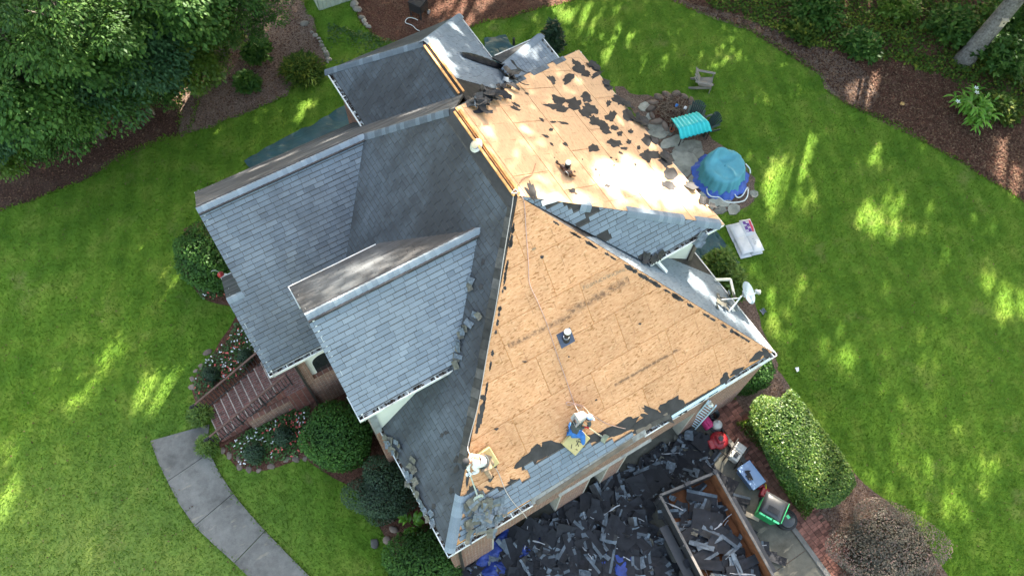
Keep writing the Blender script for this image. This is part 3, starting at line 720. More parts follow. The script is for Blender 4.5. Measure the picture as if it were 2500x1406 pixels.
for (x, y, a, b, r) in fr: flat_patch(FRONT, ragged(FRONT, x, y, a, b, r, rng), 0.0145 + rng.uniform(0, 0.006), "underlayment_scrap", M['felt'])
for k in range(34):                               # the ragged edge along both hips
    t = rng.uniform(0.12, 0.9); p = (1262 + (1165 - 1262) * t, 480 + (1100 - 480) * t)
    flat_patch(FRONT, ragged(FRONT, p[0] + 3 - 6 * t, p[1], rng.uniform(2, 5), rng.uniform(5, 14), 8, rng), 0.0145, "underlayment_scrap", M['felt'])
for k in range(34):
    t = rng.uniform(0.12, 0.97); p = (1262 + (1885 - 1262) * t, 480 + (862 - 480) * t)
    flat_patch(FRONT, ragged(FRONT, p[0] - 2, p[1] + 5, rng.uniform(5, 14), rng.uniform(2.5, 6), 30, rng), 0.0145, "underlayment_scrap", M['felt'])
for k in range(10):                               # holes and stains on the other slopes
    x, y = [(1090, 1055), (1080, 1062), (1115, 1120), (1103, 1197), (1060, 1236), (1115, 1145), (1180, 640), (1175, 700), (1140, 620), (1212, 690)][k]
    flat_patch(WEST, ragged(WEST, x, y, rng.uniform(3, 7), rng.uniform(5, 11), 15, rng), 0.022, "underlayment_scrap", M['felt'])
# hip edges of the stripped front: a bent strip of grey shingle left on the neighbouring slope
for sl, a, b, w, m, z in ((WEST, W0 + (R2 - W0) * 0.27, R2 - (R2 - W0) * 0.03, 0.24, 'edge_brown', 0.026),):
    d = (b - a).normalized(); q = sl.n.cross(d); q = q if q.dot(sl.world((3, 1)) - a) > 0 else -q
    k = 26
    for i in range(k):
        p0 = a + (b - a) * (i / k); p1 = a + (b - a) * ((i + 0.97) / k); ww = w * rng.uniform(0.9, 1.1)
        MB().slab([sl.loc(p)[:2] + (z + rng.uniform(0, 0.006),) for p in ([p0, p1, p1 + q * ww, p0 + q * ww] if (p1 - p0).cross(q).dot(sl.n) > 0 else [p0 + q * ww, p1 + q * ww, p1, p0])], 0.006, tint=rng.random()).build("hip_strip", M['back'], sl.obj)
# metal edge pieces along the front eave
def edge_piece(x0, y0, x1, y1, w, mat, name, z=0.03):
    a, b = FRONT.px(x0, y0), FRONT.px(x1, y1); d = Vector((b[0] - a[0], b[1] - a[1])).normalized(); n = Vector((-d.y, d.x)) * w
    MB().slab([(a[0], a[1], z), (b[0], b[1], z), (b[0] + n.x, b[1] + n.y, z), (a[0] + n.x, a[1] + n.y, z)], 0.006).build(name, mat, FRONT.obj)
M['eave'] = m_plain('weathered_grey_board', (0.20, 0.195, 0.185), 0.85, 0.35, 5, dirt=(.06, .055, .05))
M['pale_board'] = m_plain('pale_weathered_board', (0.19, 0.185, 0.175), 0.85, 0.25, 5, dirt=(.10, .095, .09))
edge_piece(1640, 1020, 1770, 941, 0.09, M['blue_metal'], "drip_edge")
edge_piece(1590, 1040, 1636, 1020, 0.14, M['back'], "starter_strip"); edge_piece(1555, 1062, 1632, 1020, 0.2, M['edge_brown'], "starter_strip", 0.02)
edge_piece(1310, 1232, 1545, 1078, 0.14, M['edge_brown'], "starter_strip", 0.034)
edge_piece(1365, 1212, 1590, 1075, 0.10, M['pale_board'], "fascia_cap", 0.026)
edge_piece(1700, 985, 1880, 875, 0.05, M['grey_metal'], "drip_edge", 0.02)
for k in range(8):                                # the bare eave where the gutter is off: weathered grey boards
    u = 2.6 + 0.47 * k; MB().slab([(u, 0.03 + rng.uniform(0, .02), .022), (u + .462, 0.03 + rng.uniform(0, .02), .022), (u + .462, .235, .026), (u, .235, .026)], .02).build("eave_board", M['eave'], FRONT.obj)
# vent pipe of the front slope
def vent(sl, px, py, tall, flash, r=0.055, cols=None):
    b = sl.px(px, py); c = Vector((b[0], b[1], 0.02)); upl = Vector((sl.a.z, sl.s.z, sl.n.z))
    v = MB().slab([(b[0] - flash, b[1] - flash * 0.9, 0.026), (b[0] + flash, b[1] - flash * 0.9, 0.026), (b[0] + flash, b[1] + flash * 1.1, 0.026), (b[0] - flash, b[1] + flash * 1.1, 0.026)], 0.008).build("vent_flashing", M['navy'], sl.obj)
    q = upl.to_track_quat('Z', 'Y').to_matrix()
    MB().lathe([(r * 1.7, -0.08), (r * 1.65, 0.06), (r * 1.25, 0.10)], c, 16, q).build("vent_collar", M['black'], sl.obj, smooth=True)
    MB().lathe([(r * 1.3, 0.09), (r * 1.3, 0.12)], c, 16, q).build("vent_clamp", M['grey_metal'], sl.obj)
    MB().lathe([(r, 0.0), (r, tall), (r * 1.5, tall), (r * 1.55, tall + 0.14)], c, 16, q).build("vent_pipe", M['black'], sl.obj, smooth=False)
    MB().lathe([(r * 1.55, tall + 0.14), (r * 1.45, tall + 0.17), (r * 0.6, tall + 0.185)], c, 16, q).build("vent_cap", M['white_trim'], sl.obj, smooth=True)
M['navy'] = m_plain('navy_flashing', (0.030, 0.042, 0.085), 0.45, 0.3, 5.0, spec=0.5)
vent(FRONT, 1381, 826, 0.30, 0.21, 0.062)
vent(EAST, 1384, 416, 0.16, 0.05, 0.05)
MB().lathe([(0.04, 0), (0.04, 0.3)], SMALLN.world((*SMALLN.px(1254, 110), 0)), 10).build("vent_pipe", M['black'], house)
# stamped lettering printed on the boards (worn, unreadable) as flat dark print and a brown stain
def stamp(x0, y0, x1, y1, n, hgt):
    a, b = Vector(FRONT.px(x0, y0)), Vector(FRONT.px(x1, y1)); d = (b - a) / n; up = Vector((-d.y, d.x)).normalized() * hgt; mb = MB()
    for i in range(n):
        o = a + d * i
        for seg in rng.sample([((0, 0), (0, 1)), ((0.6, 0), (0.6, 1)), ((0, 1), (0.6, 1)), ((0, 0.5), (0.6, 0.5)), ((0, 0), (0.6, 0))], 3):
            p, q = (o + d * s[0] + up * s[1] for s in seg); e = (q - p).normalized() * 0.008; e = Vector((-e.y, e.x))
            mb.add([(*(p - e), 0.0152), (*(q - e), 0.0152), (*(q + e), 0.0152), (*(p + e), 0.0152)], [(0, 1, 2, 3)])
    mb.build("stamped_print", M['print'], FRONT.obj, kind='stuff')
M['print'] = m_plain('faded_ink', (0.22, 0.16, 0.10), 0.8, 0.3, 20)
stamp(1425, 706, 1536, 656, 16, 0.09); stamp(1300, 612, 1310, 607, 3, 0.05)
# ------------------------------------------------------------------ the ground
def m_lawn(name):
    t = NT(name); c = t.coord('Object')
    n1 = t.noise(c, 0.16, 4, 0.6); n2 = t.noise(c, 0.9, 5, 0.65); n3 = t.noise(c, 9, 3, 0.7)
    k = t.ramp(n2, [(0.28, (0.046, 0.104, 0.010)), (0.5, (0.084, 0.154, 0.015)), (0.74, (0.150, 0.198, 0.030))])
    k = t.mix(1.0, k, t.ramp(n1, [(0.30, (0.72, 0.80, 0.8)), (0.70, (1.25, 1.15, 1.2))]), 'MULTIPLY')
    k = t.mix(1.0, k, t.ramp(n3, [(0.3, 0.82), (0.7, 1.18)]), 'MULTIPLY')
    cm = t.coord('Object', rot=(0, 0, rad(24))); w = t.n('ShaderNodeTexWave'); w.inputs['Scale'].default_value = 0.42; w.inputs['Distortion'].default_value = 2.0; w.inputs['Detail'].default_value = 2
    t.l(cm, w.inputs['Vector']); k = t.mix(1.0, k, t.ramp(w.outputs['Fac'], [(0.2, 0.93), (0.8, 1.07)]), 'MULTIPLY')
    x = t.n('ShaderNodeSeparateXYZ'); t.l(c, x.inputs[0])
    pal = t.math('MULTIPLY', t.math('MULTIPLY', t.math('SUBTRACT', t.math('MULTIPLY', x.outputs[0], -0.125), 0.25, True), t.math('SUBTRACT', 1.5, t.math('MULTIPLY', x.outputs[1], 0.125), True)), 0.55)
    k = t.mix(pal, k, (0.19, 0.235, 0.08))
    dry = t.ramp(t.noise(c, 0.5, 6, 0.7), [(0.58, 0.0), (0.74, 0.55)]); k = t.mix(dry, k, (0.20, 0.17, 0.065))
    t.bump(n3, 0.03, 0.7)
    return t.done(k, 0.95, 0, 0.1)
def m_mulch(name, c0, c1, c2, straw=0.3):
    t = NT(name); c = t.coord('Object'); n1 = t.noise(c, 1.1, 6, 0.7); n2 = t.noise(c, 14, 4, 0.75); n3 = t.noise(c, 45, 2, 0.6)
    k = t.ramp(n2, [(0.30, c0), (0.5, c1), (0.72, c2)])
    k = t.mix(1.0, k, t.ramp(n3, [(0.3, 0.6), (0.7, 1.4)]), 'MULTIPLY')
    k = t.mix(t.ramp(n1, [(0.50, 0), (0.72, straw)]), k, (0.20, 0.15, 0.11))
    t.bump(n2, 0.05, 0.9)
    return t.done(k, 0.95, 0, 0.1)
def m_concrete(name, col=(0.14, 0.132, 0.12)):
    t = NT(name); c = t.coord('Object'); n1 = t.noise(c, 0.7, 6, 0.65); n2 = t.noise(c, 6, 4, 0.7); n3 = t.noise(c, 60, 2)
    k = t.ramp(n1, [(0.3, [x * 0.5 for x in col]), (0.5, col), (0.72, [x * 1.25 for x in col])]); n4 = t.noise(c, 2.2, 7, 0.75)
    k = t.mix(t.ramp(n4, [(0.55, 0.0), (0.72, 0.6)]), k, (0.055, 0.052, 0.045))
    k = t.mix(t.ramp(t.noise(t.coord('Object', scale=(1, 3.5, 1), rot=(0, 0, 0.6)), 1.3, 4), [(0.63, 0.0), (0.72, 0.5)]), k, (0.27, 0.23, 0.17))
    k = t.mix(1.0, k, t.ramp(n2, [(0.3, 0.85), (0.7, 1.12)]), 'MULTIPLY'); k = t.mix(1.0, k, t.ramp(n3, [(0.3, 0.88), (0.7, 1.12)]), 'MULTIPLY')
    k = t.mix(1.0, k, t.ramp(t.rnd(), [(0, 0.85), (1, 1.1)]), 'MULTIPLY')
    t.bump(n3, 0.003, 0.6); return t.done(k, 0.9, 0, 0.2)
M['lawn'] = m_lawn('lawn_turf')
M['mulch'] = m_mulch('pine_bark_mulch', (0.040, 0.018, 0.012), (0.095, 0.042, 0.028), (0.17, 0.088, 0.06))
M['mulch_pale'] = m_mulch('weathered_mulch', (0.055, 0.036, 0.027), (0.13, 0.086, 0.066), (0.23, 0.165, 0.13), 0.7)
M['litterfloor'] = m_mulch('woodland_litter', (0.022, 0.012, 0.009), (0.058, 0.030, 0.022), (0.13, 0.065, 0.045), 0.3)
M['concrete'] = m_concrete('weathered_concrete'); M['concrete_dark'] = m_concrete('driveway_concrete', (0.105, 0.098, 0.078))
M['stone'] = m_plain('field_stone', (0.27, 0.24, 0.20), 0.9, 0.35, 3.5, rnd=0.35, bump=0.03)
M['flag'] = m_plain('flagstone', (0.25, 0.24, 0.20), 0.9, 0.35, 2.5, rnd=0.4, bump=0.02)
M['brickstep'] = m_brick('brick_paving', c1=(0.16, 0.062, 0.05), c2=(0.11, 0.05, 0.042), mortar=(0.15, 0.11, 0.095))
M['brickpath'] = m_brick('brick_path_paving', c1=(0.13, 0.055, 0.042), c2=(0.085, 0.042, 0.034), mortar=(0.17, 0.14, 0.12), rot=(0, 0, rad(90)), mort=0.008)

gv = MB(); S = 900
gv.add([(-S, -S, 0), (S, -S, 0), (S, S, 0), (-S, S, 0)], [(0, 1, 2, 3)])
gv.build("lawn_ground", M['lawn'], kind='structure')

def wavy(pts, step=0.35, amp=0.10, seed=1):       # a bed's outline with small bays
    out = []; n = len(pts)
    for i in range(n):
        a, b = pts[i], pts[(i + 1) % n]; L = (b - a).length; k = max(1, int(L / step)); k = min(k, 60); d = (b - a).normalized() if L > 0 else Vector((1, 0, 0)); q = Vector((-d.y, d.x, 0))
        for j in range(k):
            p = a + (b - a) * (j / k); w = (noise2(p.x * 1.7, p.y * 1.7, seed) - 0.5) * 2 * amp + (noise2(p.x * 6, p.y * 6, seed + 5) - 0.5) * amp
            out.append(p + q * w)
    return out
BEDS = []
def bed(name, px, mat, z, seed=1, amp=0.10, world=None, thick=0.02, excl=True):
    pts = world if world else GL(px, 0); pts = wavy([Vector((p[0], p[1], 0)) for p in pts], amp=amp, seed=seed)
    ar = sum(pts[i].x * pts[(i + 1) % len(pts)].y - pts[(i + 1) % len(pts)].x * pts[i].y for i in range(len(pts)))
    if ar < 0: pts.reverse()
    if excl: BEDS.append([(p.x, p.y) for p in pts])
    top = [Vector((p.x, p.y, z)) for p in pts]
    tris = tessellate_polygon([top]); fs = []
    for t in tris:
        a, b, c = (top[i] for i in t); fs.append(tuple(t) if (b - a).cross(c - a).z > 0 else (t[0], t[2], t[1]))
    MB().add(top, fs).build(name, mat, kind='structure')
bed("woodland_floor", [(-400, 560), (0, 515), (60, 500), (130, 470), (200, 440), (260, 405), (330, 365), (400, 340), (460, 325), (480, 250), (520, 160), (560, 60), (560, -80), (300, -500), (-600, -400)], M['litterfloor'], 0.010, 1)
bed("mulch_bed", [(440, 335), (460, 325), (520, 310), (580, 285), (640, 262), (700, 235), (720, 205), (760, 190), (795, 160), (800, 140), (785, 100), (770, 60), (750, 20), (720, -100), (540, -100), (480, 100), (440, 250)], M['mulch_pale'], 0.014, 2)
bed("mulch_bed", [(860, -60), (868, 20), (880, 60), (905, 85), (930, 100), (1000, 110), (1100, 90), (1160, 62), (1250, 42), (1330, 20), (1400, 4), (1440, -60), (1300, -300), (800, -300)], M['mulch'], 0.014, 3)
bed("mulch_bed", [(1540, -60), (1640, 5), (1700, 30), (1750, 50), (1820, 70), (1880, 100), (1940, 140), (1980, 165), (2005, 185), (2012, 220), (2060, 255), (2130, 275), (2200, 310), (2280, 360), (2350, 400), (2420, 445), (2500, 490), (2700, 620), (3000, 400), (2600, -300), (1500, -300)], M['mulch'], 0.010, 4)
bed("mulch_bed", [(1600, -20), (1650, 4), (1705, 31), (1820, 72), (1880, 102), (1942, 142), (2006, 188), (2014, 216), (2062, 250), (2130, 270), (2150, 235), (2120, 180), (2060, 140), (1960, 100), (1860, 60), (1760, 30)], M['mulch_pale'], 0.016, 5, excl=False)
bed("mulch_bed", [(1860, 880), (1890, 890), (1925, 940), (1960, 1000), (2010, 1070), (2080, 1150), (2110, 1180), (2170, 1220), (2250, 1310), (2310, 1406), (2400, 1550), (2080, 1560), (2055, 1406), (2000, 1300), (1900, 1180), (1800, 1000), (1780, 950)], M['mulch_pale'], 0.010, 6)
bed("mulch_bed", [(585, 745), (560, 800), (520, 860), (485, 910), (468, 945), (478, 985), (520, 1030), (540, 1095), (575, 1138), (622, 1152), (680, 1140), (740, 1122), (790, 1150), (870, 1200), (930, 1290), (958, 1340), (965, 1406), (975, 1600), (1250, 1600), (1250, 1250), (1000, 1000), (760, 700)], M['mulch'], 0.010, 7, amp=0.05)
bed("mulch_bed", [(450, 560), (438, 620), (455, 690), (505, 735), (590, 750), (640, 700), (600, 560), (520, 520)], M['mulch'], 0.012, 8)
bed("patio_ground", [(1500, 215), (1560, 228), (1600, 236), (1690, 240), (1720, 290), (1740, 340), (1830, 400), (1840, 490), (1790, 520), (1720, 520), (1640, 420)], M['mulch_pale'], 0.010, 9, amp=0.2)
bed("mulch_bed", [(1690, 540), (1740, 560), (1790, 620), (1830, 700), (1860, 800), (1900, 890), (1870, 960), (1780, 900), (1650, 640)], M['mulch_pale'], 0.012, 10)

# ---- driveway: slabs with open joints, kerb strip, brick path
drive = empty("driveway", (0, 0, 0), kind='structure')
MB().box((4.7, -5.0, -0.03), (10.7, 12.2, 0.09)).build("sand_bed", M['mulch_pale'], drive)
us = [-0.6, 3.0, 6.6, 9.98]; vs_ = [0.98, -2.2, -5.0, -7.8, -11]
for i in range(3):
    for j in range(4):
        MB().box(((us[i] + us[i + 1]) / 2, (vs_[j] + vs_[j + 1]) / 2, -0.02), (us[i + 1] - us[i] - 0.02, vs_[j] - vs_[j + 1] - 0.02, 0.10)).build("concrete_slab", M['concrete_dark'], drive)
BEDS.append([(-0.6, 0.4), (-0.6, -11), (11.3, -11), (11.3, 0.4)])
MB().box((10.07, -5.9, 0.03), (0.16, 10.4, 0.14)).build("kerb", M['concrete'], drive, bev=0.01)
path = empty("brick_path", (0, 0, 0), kind='structure')
rng = random.Random(4); mb = MB(); v = 0.6
while v > -9.0:                                   # a brick path: courses across, each brick with its own height
    u = 10.17 + rng.uniform(-0.02, 0); right = 10.98 + 0.25 * max(0, (v + 0.2)) + rng.uniform(-0.04, 0.04)
    while u < right:
        mb.box((u + 0.10, v, 0.035 + rng.uniform(-0.006, 0.006)), (0.192, 0.090, 0.05), Matrix.Rotation(rng.uniform(-0.03, 0.03), 3, 'Z'), tint=rng.random()); u += 0.204
    v -= 0.101
M['brickpiece'] = m_plain('worn_red_brick', (0.165, 0.072, 0.052), 0.9, 0.3, 7, tint=0.5)
mb.build("brick", M['brickpiece'], path, kind='stuff')
MB().box((10.6, -4.2, 0.0), (0.9, 9.8, 0.03)).build("mortar_bed", M['mulch_pale'], path)

# ---- the curving front walk
walk = empty("front_walkway", (0, 0, 0), kind='structure')
Lp = [(368, 1076), (388, 1130), (410, 1175), (440, 1232), (476, 1284), (524, 1330), (573, 1374), (640, 1440), (720, 1520)]
Rp = [(512, 1036), (508, 1075), (512, 1106), (540, 1160), (570, 1205), (607, 1250), (648, 1296), (712, 1362), (800, 1450)]
Lw, Rw = GL(Lp), GL(Rp)
joints = [0, 2, 4, 6, 8]
for a, b in zip(joints, joints[1:]):
    L_ = Lw[a:b + 1]; R_ = Rw[a:b + 1]
    for side in (L_, R_):
        side[0] = side[0].lerp(side[1], 0.012); side[-1] = side[-1].lerp(side[-2], 0.012)
    poly = L_ + R_[::-1]
    MB().slab([(p.x, p.y, 0.05) for p in poly], 0.10).build("concrete_slab", M['concrete'], walk)
BEDS.append([(p.x, p.y) for p in Lw + Rw[::-1]])
rng = random.Random(8)
for x, y in ((428, 1085),):                       # sand washed across the walk
    pass

# ---- front steps of brick, climbing east to the porch, with iron railings
steps = empty("front_steps", (0, 0, 0), "red brick front steps climbing from the walk to the porch", "steps")
N = 9; top_z = 1.58; x0, x1 = -4.55, -1.95; va, vb = 7.72, 8.95
for k in range(N):
    xa = x0 + (x1 - x0) * k / N; z = top_z * (k + 1) / N
    MB().box(((xa + x1) / 2 + 0.02, (va + vb) / 2, z - top_z / N / 2), (x1 - xa + 0.02, vb - va, top_z / N - 0.004)).build("step", M['brickstep'], steps, bev=0.012)
    MB().box((xa + 0.012, (va + vb) / 2, z + 0.004), (0.035, vb - va - 0.02, 0.008)).build("step_nosing", M['nosing'] if 'nosing' in M else M.setdefault('nosing', m_plain('pale_mortar', (0.30, 0.24, 0.20), 0.9, 0.4, 9)), steps)
MB().box((-1.55, (va + vb) / 2 + 0.4, top_z / 2), (0.85, vb - va + 1.4, top_z - 0.01)).build("porch_floor", M['brickstep'], steps)
MB().box(((x0 + x1) / 2 + 0.6, va - 0.1, 0.45), (x1 - x0 - 1.0, 0.16, 0.9)).build("side_wall", M['brickwall'], steps)
def railing(v, lab, flip):
    r = empty("stair_railing", (x0, v, 0), lab, "railing", "iron railings of the front steps")
    A = Vector((-0.15, 0, 0.95)); B = Vector((x1 - x0 + 0.3, 0, top_z + 0.95)); D = Vector((0, 0, 0.78))
    MB().bar(A, B, 0.06, 0.035).build("handrail", M['rail'], r); MB().bar(A - D, B - D, 0.03, 0.025).build("bottom_rail", M['iron'], r)
    n = 26
    for k in range(n + 1):
        p = A.lerp(B, k / n); post = k in (0, 9, 17, n)
        MB().bar(p - Vector((0, 0, 0.95 if post else 0.78)), p, 0.045 if post else 0.02, 0.045 if post else 0.02, up=(0, 1, 0)).build("post" if post else "baluster", M['iron'], r)
    mb = MB(); mb.tube([A + Vector((0.0, 0, 0)), A + Vector((-0.14, 0, 0.0)), A + Vector((-0.2, 0, -0.1)), A + Vector((-0.1, 0, -0.16)), A + Vector((-0.05, 0, -0.08))], 0.03, 8); mb.build("scroll_end", M['iron'], r)
M['iron'] = m_plain('black_iron', (0.022, 0.020, 0.020), 0.55, 0.3, 6); M['rail'] = m_plain('rusty_handrail', (0.085, 0.04, 0.03), 0.6, 0.4, 6)
railing(vb + 0.02, "black iron railing on the flower bed side nearest the open lawn", False); railing(va - 0.02, "black iron railing of the steps on the side of the big round holly", True)
BEDS.append([(-4.7, 7.5), (-1, 7.5), (-1, 9.3), (-4.7, 9.3)]); BEDS.append([(-1.0, 0.2), (10.9, 0.2), (10.9, 14.5), (-1.0, 14.5)])

# ---- stones
def stone(c, sx, sy, sz, rng, name="border_stone", mat=None, parent=None, **k):
    mb = MB(); n = 9; vs = []
    rr = [rng.uniform(0.78, 1.1) for _ in range(n)]
    for lv, (s, z) in enumerate(((1.0, 0), (0.98, 0.55), (0.72, 0.93), (0.25, 1.0))):
        for i in range(n):
            t = 2 * math.pi * i / n; vs.append((sx * s * rr[i] * math.cos(t), sy * s * rr[i] * math.sin(t), sz * z * rng.uniform(0.93, 1.05)))
    fs = [(l * n + i, l * n + (i + 1) % n, (l + 1) * n + (i + 1) % n, (l + 1) * n + i) for l in range(3) for i in range(n)] + [tuple(3 * n + i for i in range(n))]
    mb.add(vs, fs, rng.random()); o = mb.build(name, mat or M['stone'], parent, loc=c, rot=(0, 0, rng.uniform(0, 3.1)), smooth=True, **k); return o
M['edgestone'] = m_plain('brown_edge_stone', (0.17, 0.125, 0.10), 0.9, 0.3, 4, rnd=.3)
rng = random.Random(31)
for (x, y, s) in ((865, 12, .26), (872, 24, .22), (884, 44, .16), (889, 52, .15), (893, 60, .13), (900, 66, .14), (744, 60, .22)):
    stone(G(x, y, 0), s, s * .75, s * .6, rng, label="pale field stone edging the bark bed by the pale fence", cat="stone", group="edging stones by the fence")
for (x, y) in ((762, 80), (770, 88), (779, 95), (783, 103), (786, 112), (791, 121), (796, 128), (799, 136), (803, 146), (800, 152)):
    s = rng.uniform(.08, .15); stone(G(x, y, 0), s, s * .8, s * .6, rng, label="small stone in the line bordering the worn grass strip", cat="stone", group="stones in a line beside the worn grass")
for (x, y) in ((492, 893), (507, 860), (478, 905), (470, 925), (471, 945), (545, 1100), (560, 1112), (585, 1140), (608, 1146), (632, 1148), (662, 1138), (582, 1120), (700, 1121), (722, 1119), (745, 1120)):
    s = rng.uniform(.10, .18); stone(G(x, y, 0), s, s * .7, .045, rng, label="flat brownish stone edging the flower bed by the front steps", cat="stone", group="edging stones of the front flower bed", mat=M['edgestone'])
# patio: flagstones set in grass
patio = empty("patio", (0, 0, 0), kind='structure')
for (x, y, a, b, r) in ((1598, 310, .35, .28, 0), (1612, 328, .4, .3, 20), (1632, 322, .3, .24, 50), (1590, 330, .3, .25, 0), (1650, 345, .42, .3, 10), (1628, 352, .36, .26, 40), (1668, 366, .5, .34, 0), (1690, 358, .5, .36, 0), (1655, 395, .42, .5, 10),
                        (1680, 392, .46, .5, 20), (1700, 375, .4, .35, 20), (1712, 480, .42, .22, 0), (1735, 500, .5, .25, 0), (1768, 494, .35, .22, 10), (1790, 512, .3, .25, 0), (1758, 514, .3, .2, 0), (1840, 475, .2, .2, 0), (1670, 420, .3, .3, 0), (1700, 440, .4, .3, 0), (1572, 262, .3, .25, 0), (1590, 285, .3, .2, 0)):
    n = 7; p = G(x, y, 0); pts = []
    for i in range(n):
        t = 2 * math.pi * i / n + rad(r); q = rng.uniform(.8, 1.1); pts.append((p.x + a * q * math.cos(t), p.y + b * q * math.sin(t), 0.045 + rng.uniform(-.008, .01)))
    MB().slab(pts, 0.05).build("flagstone", M['flag'], patio)
# ------------------------------------------------------------------ foliage
LEAFMAT = {
    'holly': m_leaf('holly_leaves', [(0.013, 0.036, 0.008), (0.030, 0.080, 0.013), (0.065, 0.14, 0.022)], 0.55, 0.12, 0.14),
    'dark': m_leaf('dark_evergreen', [(0.010, 0.022, 0.012), (0.017, 0.042, 0.017), (0.03, 0.064, 0.022)], 0.6, 0.1),
    'oak': m_leaf('oak_leaves', [(0.020, 0.055, 0.012), (0.048, 0.112, 0.018), (0.10, 0.175, 0.030)], 0.6, 0.3, 0.2),
    'blue': m_leaf('blue_green_leaves', [(0.016, 0.046, 0.018), (0.034, 0.085, 0.030), (0.06, 0.125, 0.04)], 0.6, 0.22, 0.2),
    'lime': m_leaf('bright_leaves', [(0.040, 0.085, 0.012), (0.085, 0.155, 0.018), (0.15, 0.21, 0.03)], 0.5, 0.35),
    'hedge': m_leaf('hedge_leaves', [(0.022, 0.055, 0.010), (0.065, 0.130, 0.020), (0.20, 0.25, 0.055)], 0.45, 0.38, 0.25),
    'ivy': m_leaf('ivy_leaves', [(0.020, 0.045, 0.008), (0.048, 0.088, 0.013), (0.13, 0.145, 0.018)], 0.7, 0.2, 0.12),
    'barberry': m_leaf('barberry_leaves', [(0.050, 0.045, 0.032), (0.095, 0.085, 0.060), (0.21, 0.115, 0.105)], 0.6, 0.15),
    'thuja': m_leaf('conifer_sprays', [(0.035, 0.075, 0.012), (0.08, 0.14, 0.018), (0.15, 0.20, 0.03)], 0.6, 0.2),
    'fern': m_leaf('lily_leaves', [(0.06, 0.15, 0.014), (0.11, 0.25, 0.024), (0.18, 0.32, 0.04)], 0.4, 0.3),
    'grass': m_leaf('grass_blades', [(0.060, 0.128, 0.011), (0.090, 0.165, 0.016), (0.160, 0.218, 0.046)], 0.7, 0.3, 0.1),
    'bed': m_leaf('bedding_leaves', [(0.03, 0.07, 0.02), (0.05, 0.11, 0.025), (0.08, 0.15, 0.04)], 0.5, 0.25),
}
M['bark'] = m_plain('tree_bark', (0.10, 0.085, 0.07), 0.95, 0.45, 9.0, bump=0.05)
M['twig'] = m_plain('dry_twigs', (0.16, 0.115, 0.08), 0.9, 0.4, 9.0, tint=0.5)
def unit(a): return a / np.maximum(1e-9, np.linalg.norm(a, axis=1, keepdims=True))
def leaf_geo(P, Nn, size, asp, rng, droop=0.0, D=None, jit=0.6, fold=0.18):
    n = len(P); Nn = unit(Nn + rng.normal(0, jit * 0.5, (n, 3)))
    D = rng.normal(0, 1, (n, 3)) if D is None else D + rng.normal(0, 0.35, (n, 3))
    D[:, 2] -= droop
    D = unit(D - Nn * (D * Nn).sum(1, keepdims=True)); Wd = np.cross(Nn, D)
    s = (size * rng.uniform(0.65, 1.3, (n, 1))); w = s * asp
    a = P; b = P + D * s * 0.5 + Wd * w * 0.5 + Nn * w * fold; c = P + D * s; d = P + D * s * 0.5 - Wd * w * 0.5 + Nn * w * fold
    V = np.stack([a, b, c, d], 1).reshape(-1, 3); F = np.arange(4 * n).reshape(n, 4)
    return V, F
def shell_pts(n, ax, rng, zmin=-0.6, depth=0.18, lump=0.14, seed=0, box=0.0):
    d = unit(rng.normal(0, 1, (n * 2, 3))); d = d[d[:, 2] > zmin][:n]
    if box > 0:
        m = np.abs(d).max(1, keepdims=True); d = d * (1 - box) + d / m * box * 0.8
    ph = rng.uniform(0, 6.28, (5, 3)); k = rng.uniform(2.0, 5.5, (5, 3)); q = np.zeros(len(d))
    for i in range(5): q += np.sin((d * k[i] + ph[i]).sum(1))
    r = 1 + lump * q / 2.5 - depth * rng.random(len(d)) ** 2
    return d * r[:, None] * np.array(ax), d, q
def shrub_mesh(name, ax, n, leaf, mat, rng, zmin=-0.75, lump=0.12, asp=0.55, depth=0.2, droop=0.2, box=0.0, jit=0.8):
    P, d, q = shell_pts(n, ax, rng, zmin, depth, lump, box=box); nn = d / np.array(ax); nn[:, 2] += 0.4 * np.abs(nn).max()
    V, F = leaf_geo(P, unit(nn), leaf, asp, rng, droop, jit=jit)
    t = np.clip(0.5 + 0.14 * q / 2.5 + rng.normal(0, 0.2, len(P)), 0, 1)
    return np_mesh(name, V, F, t, mat)
def stems(base, ax, rng, n=14, parent=None, name="stem", r=0.015, mat=None):
    mb = MB()
    for i in range(n):
        t = rng.uniform(0, 6.28); e = rng.uniform(0.2, 0.85)
        p = Vector((ax[0] * e * math.cos(t), ax[1] * e * math.sin(t), ax[2] * rng.uniform(0.1, 0.8)))
        mb.tube([(0.05 * math.cos(t), 0.05 * math.sin(t), -ax[2]), (p.x * 0.5, p.y * 0.5, -ax[2] * 0.2), tuple(p)], [r * 1.6, r, r * 0.5], 4)
    return mb.build(name, mat or M['twig'], parent)
def shrub(name, px, py, z, ax, n, leaf, mat, label, cat="shrub", seed=1, group=None, core=0.72, **k):
    """z: the height of its middle; ax: half sizes"""
    rng = np.random.default_rng(seed); c = G(px, py, z); c.z = ax[2] * 0.85
    o = empty(name, (c.x, c.y, c.z), label, cat, group)
    link("foliage", shrub_mesh("foliage", ax, n, leaf, LEAFMAT[mat], rng, **k), o)
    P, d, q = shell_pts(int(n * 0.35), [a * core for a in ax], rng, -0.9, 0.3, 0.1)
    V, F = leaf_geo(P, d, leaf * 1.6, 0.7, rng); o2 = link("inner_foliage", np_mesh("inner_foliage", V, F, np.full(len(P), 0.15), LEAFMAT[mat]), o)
    stems(None, ax, random.Random(seed), 10, o); return o

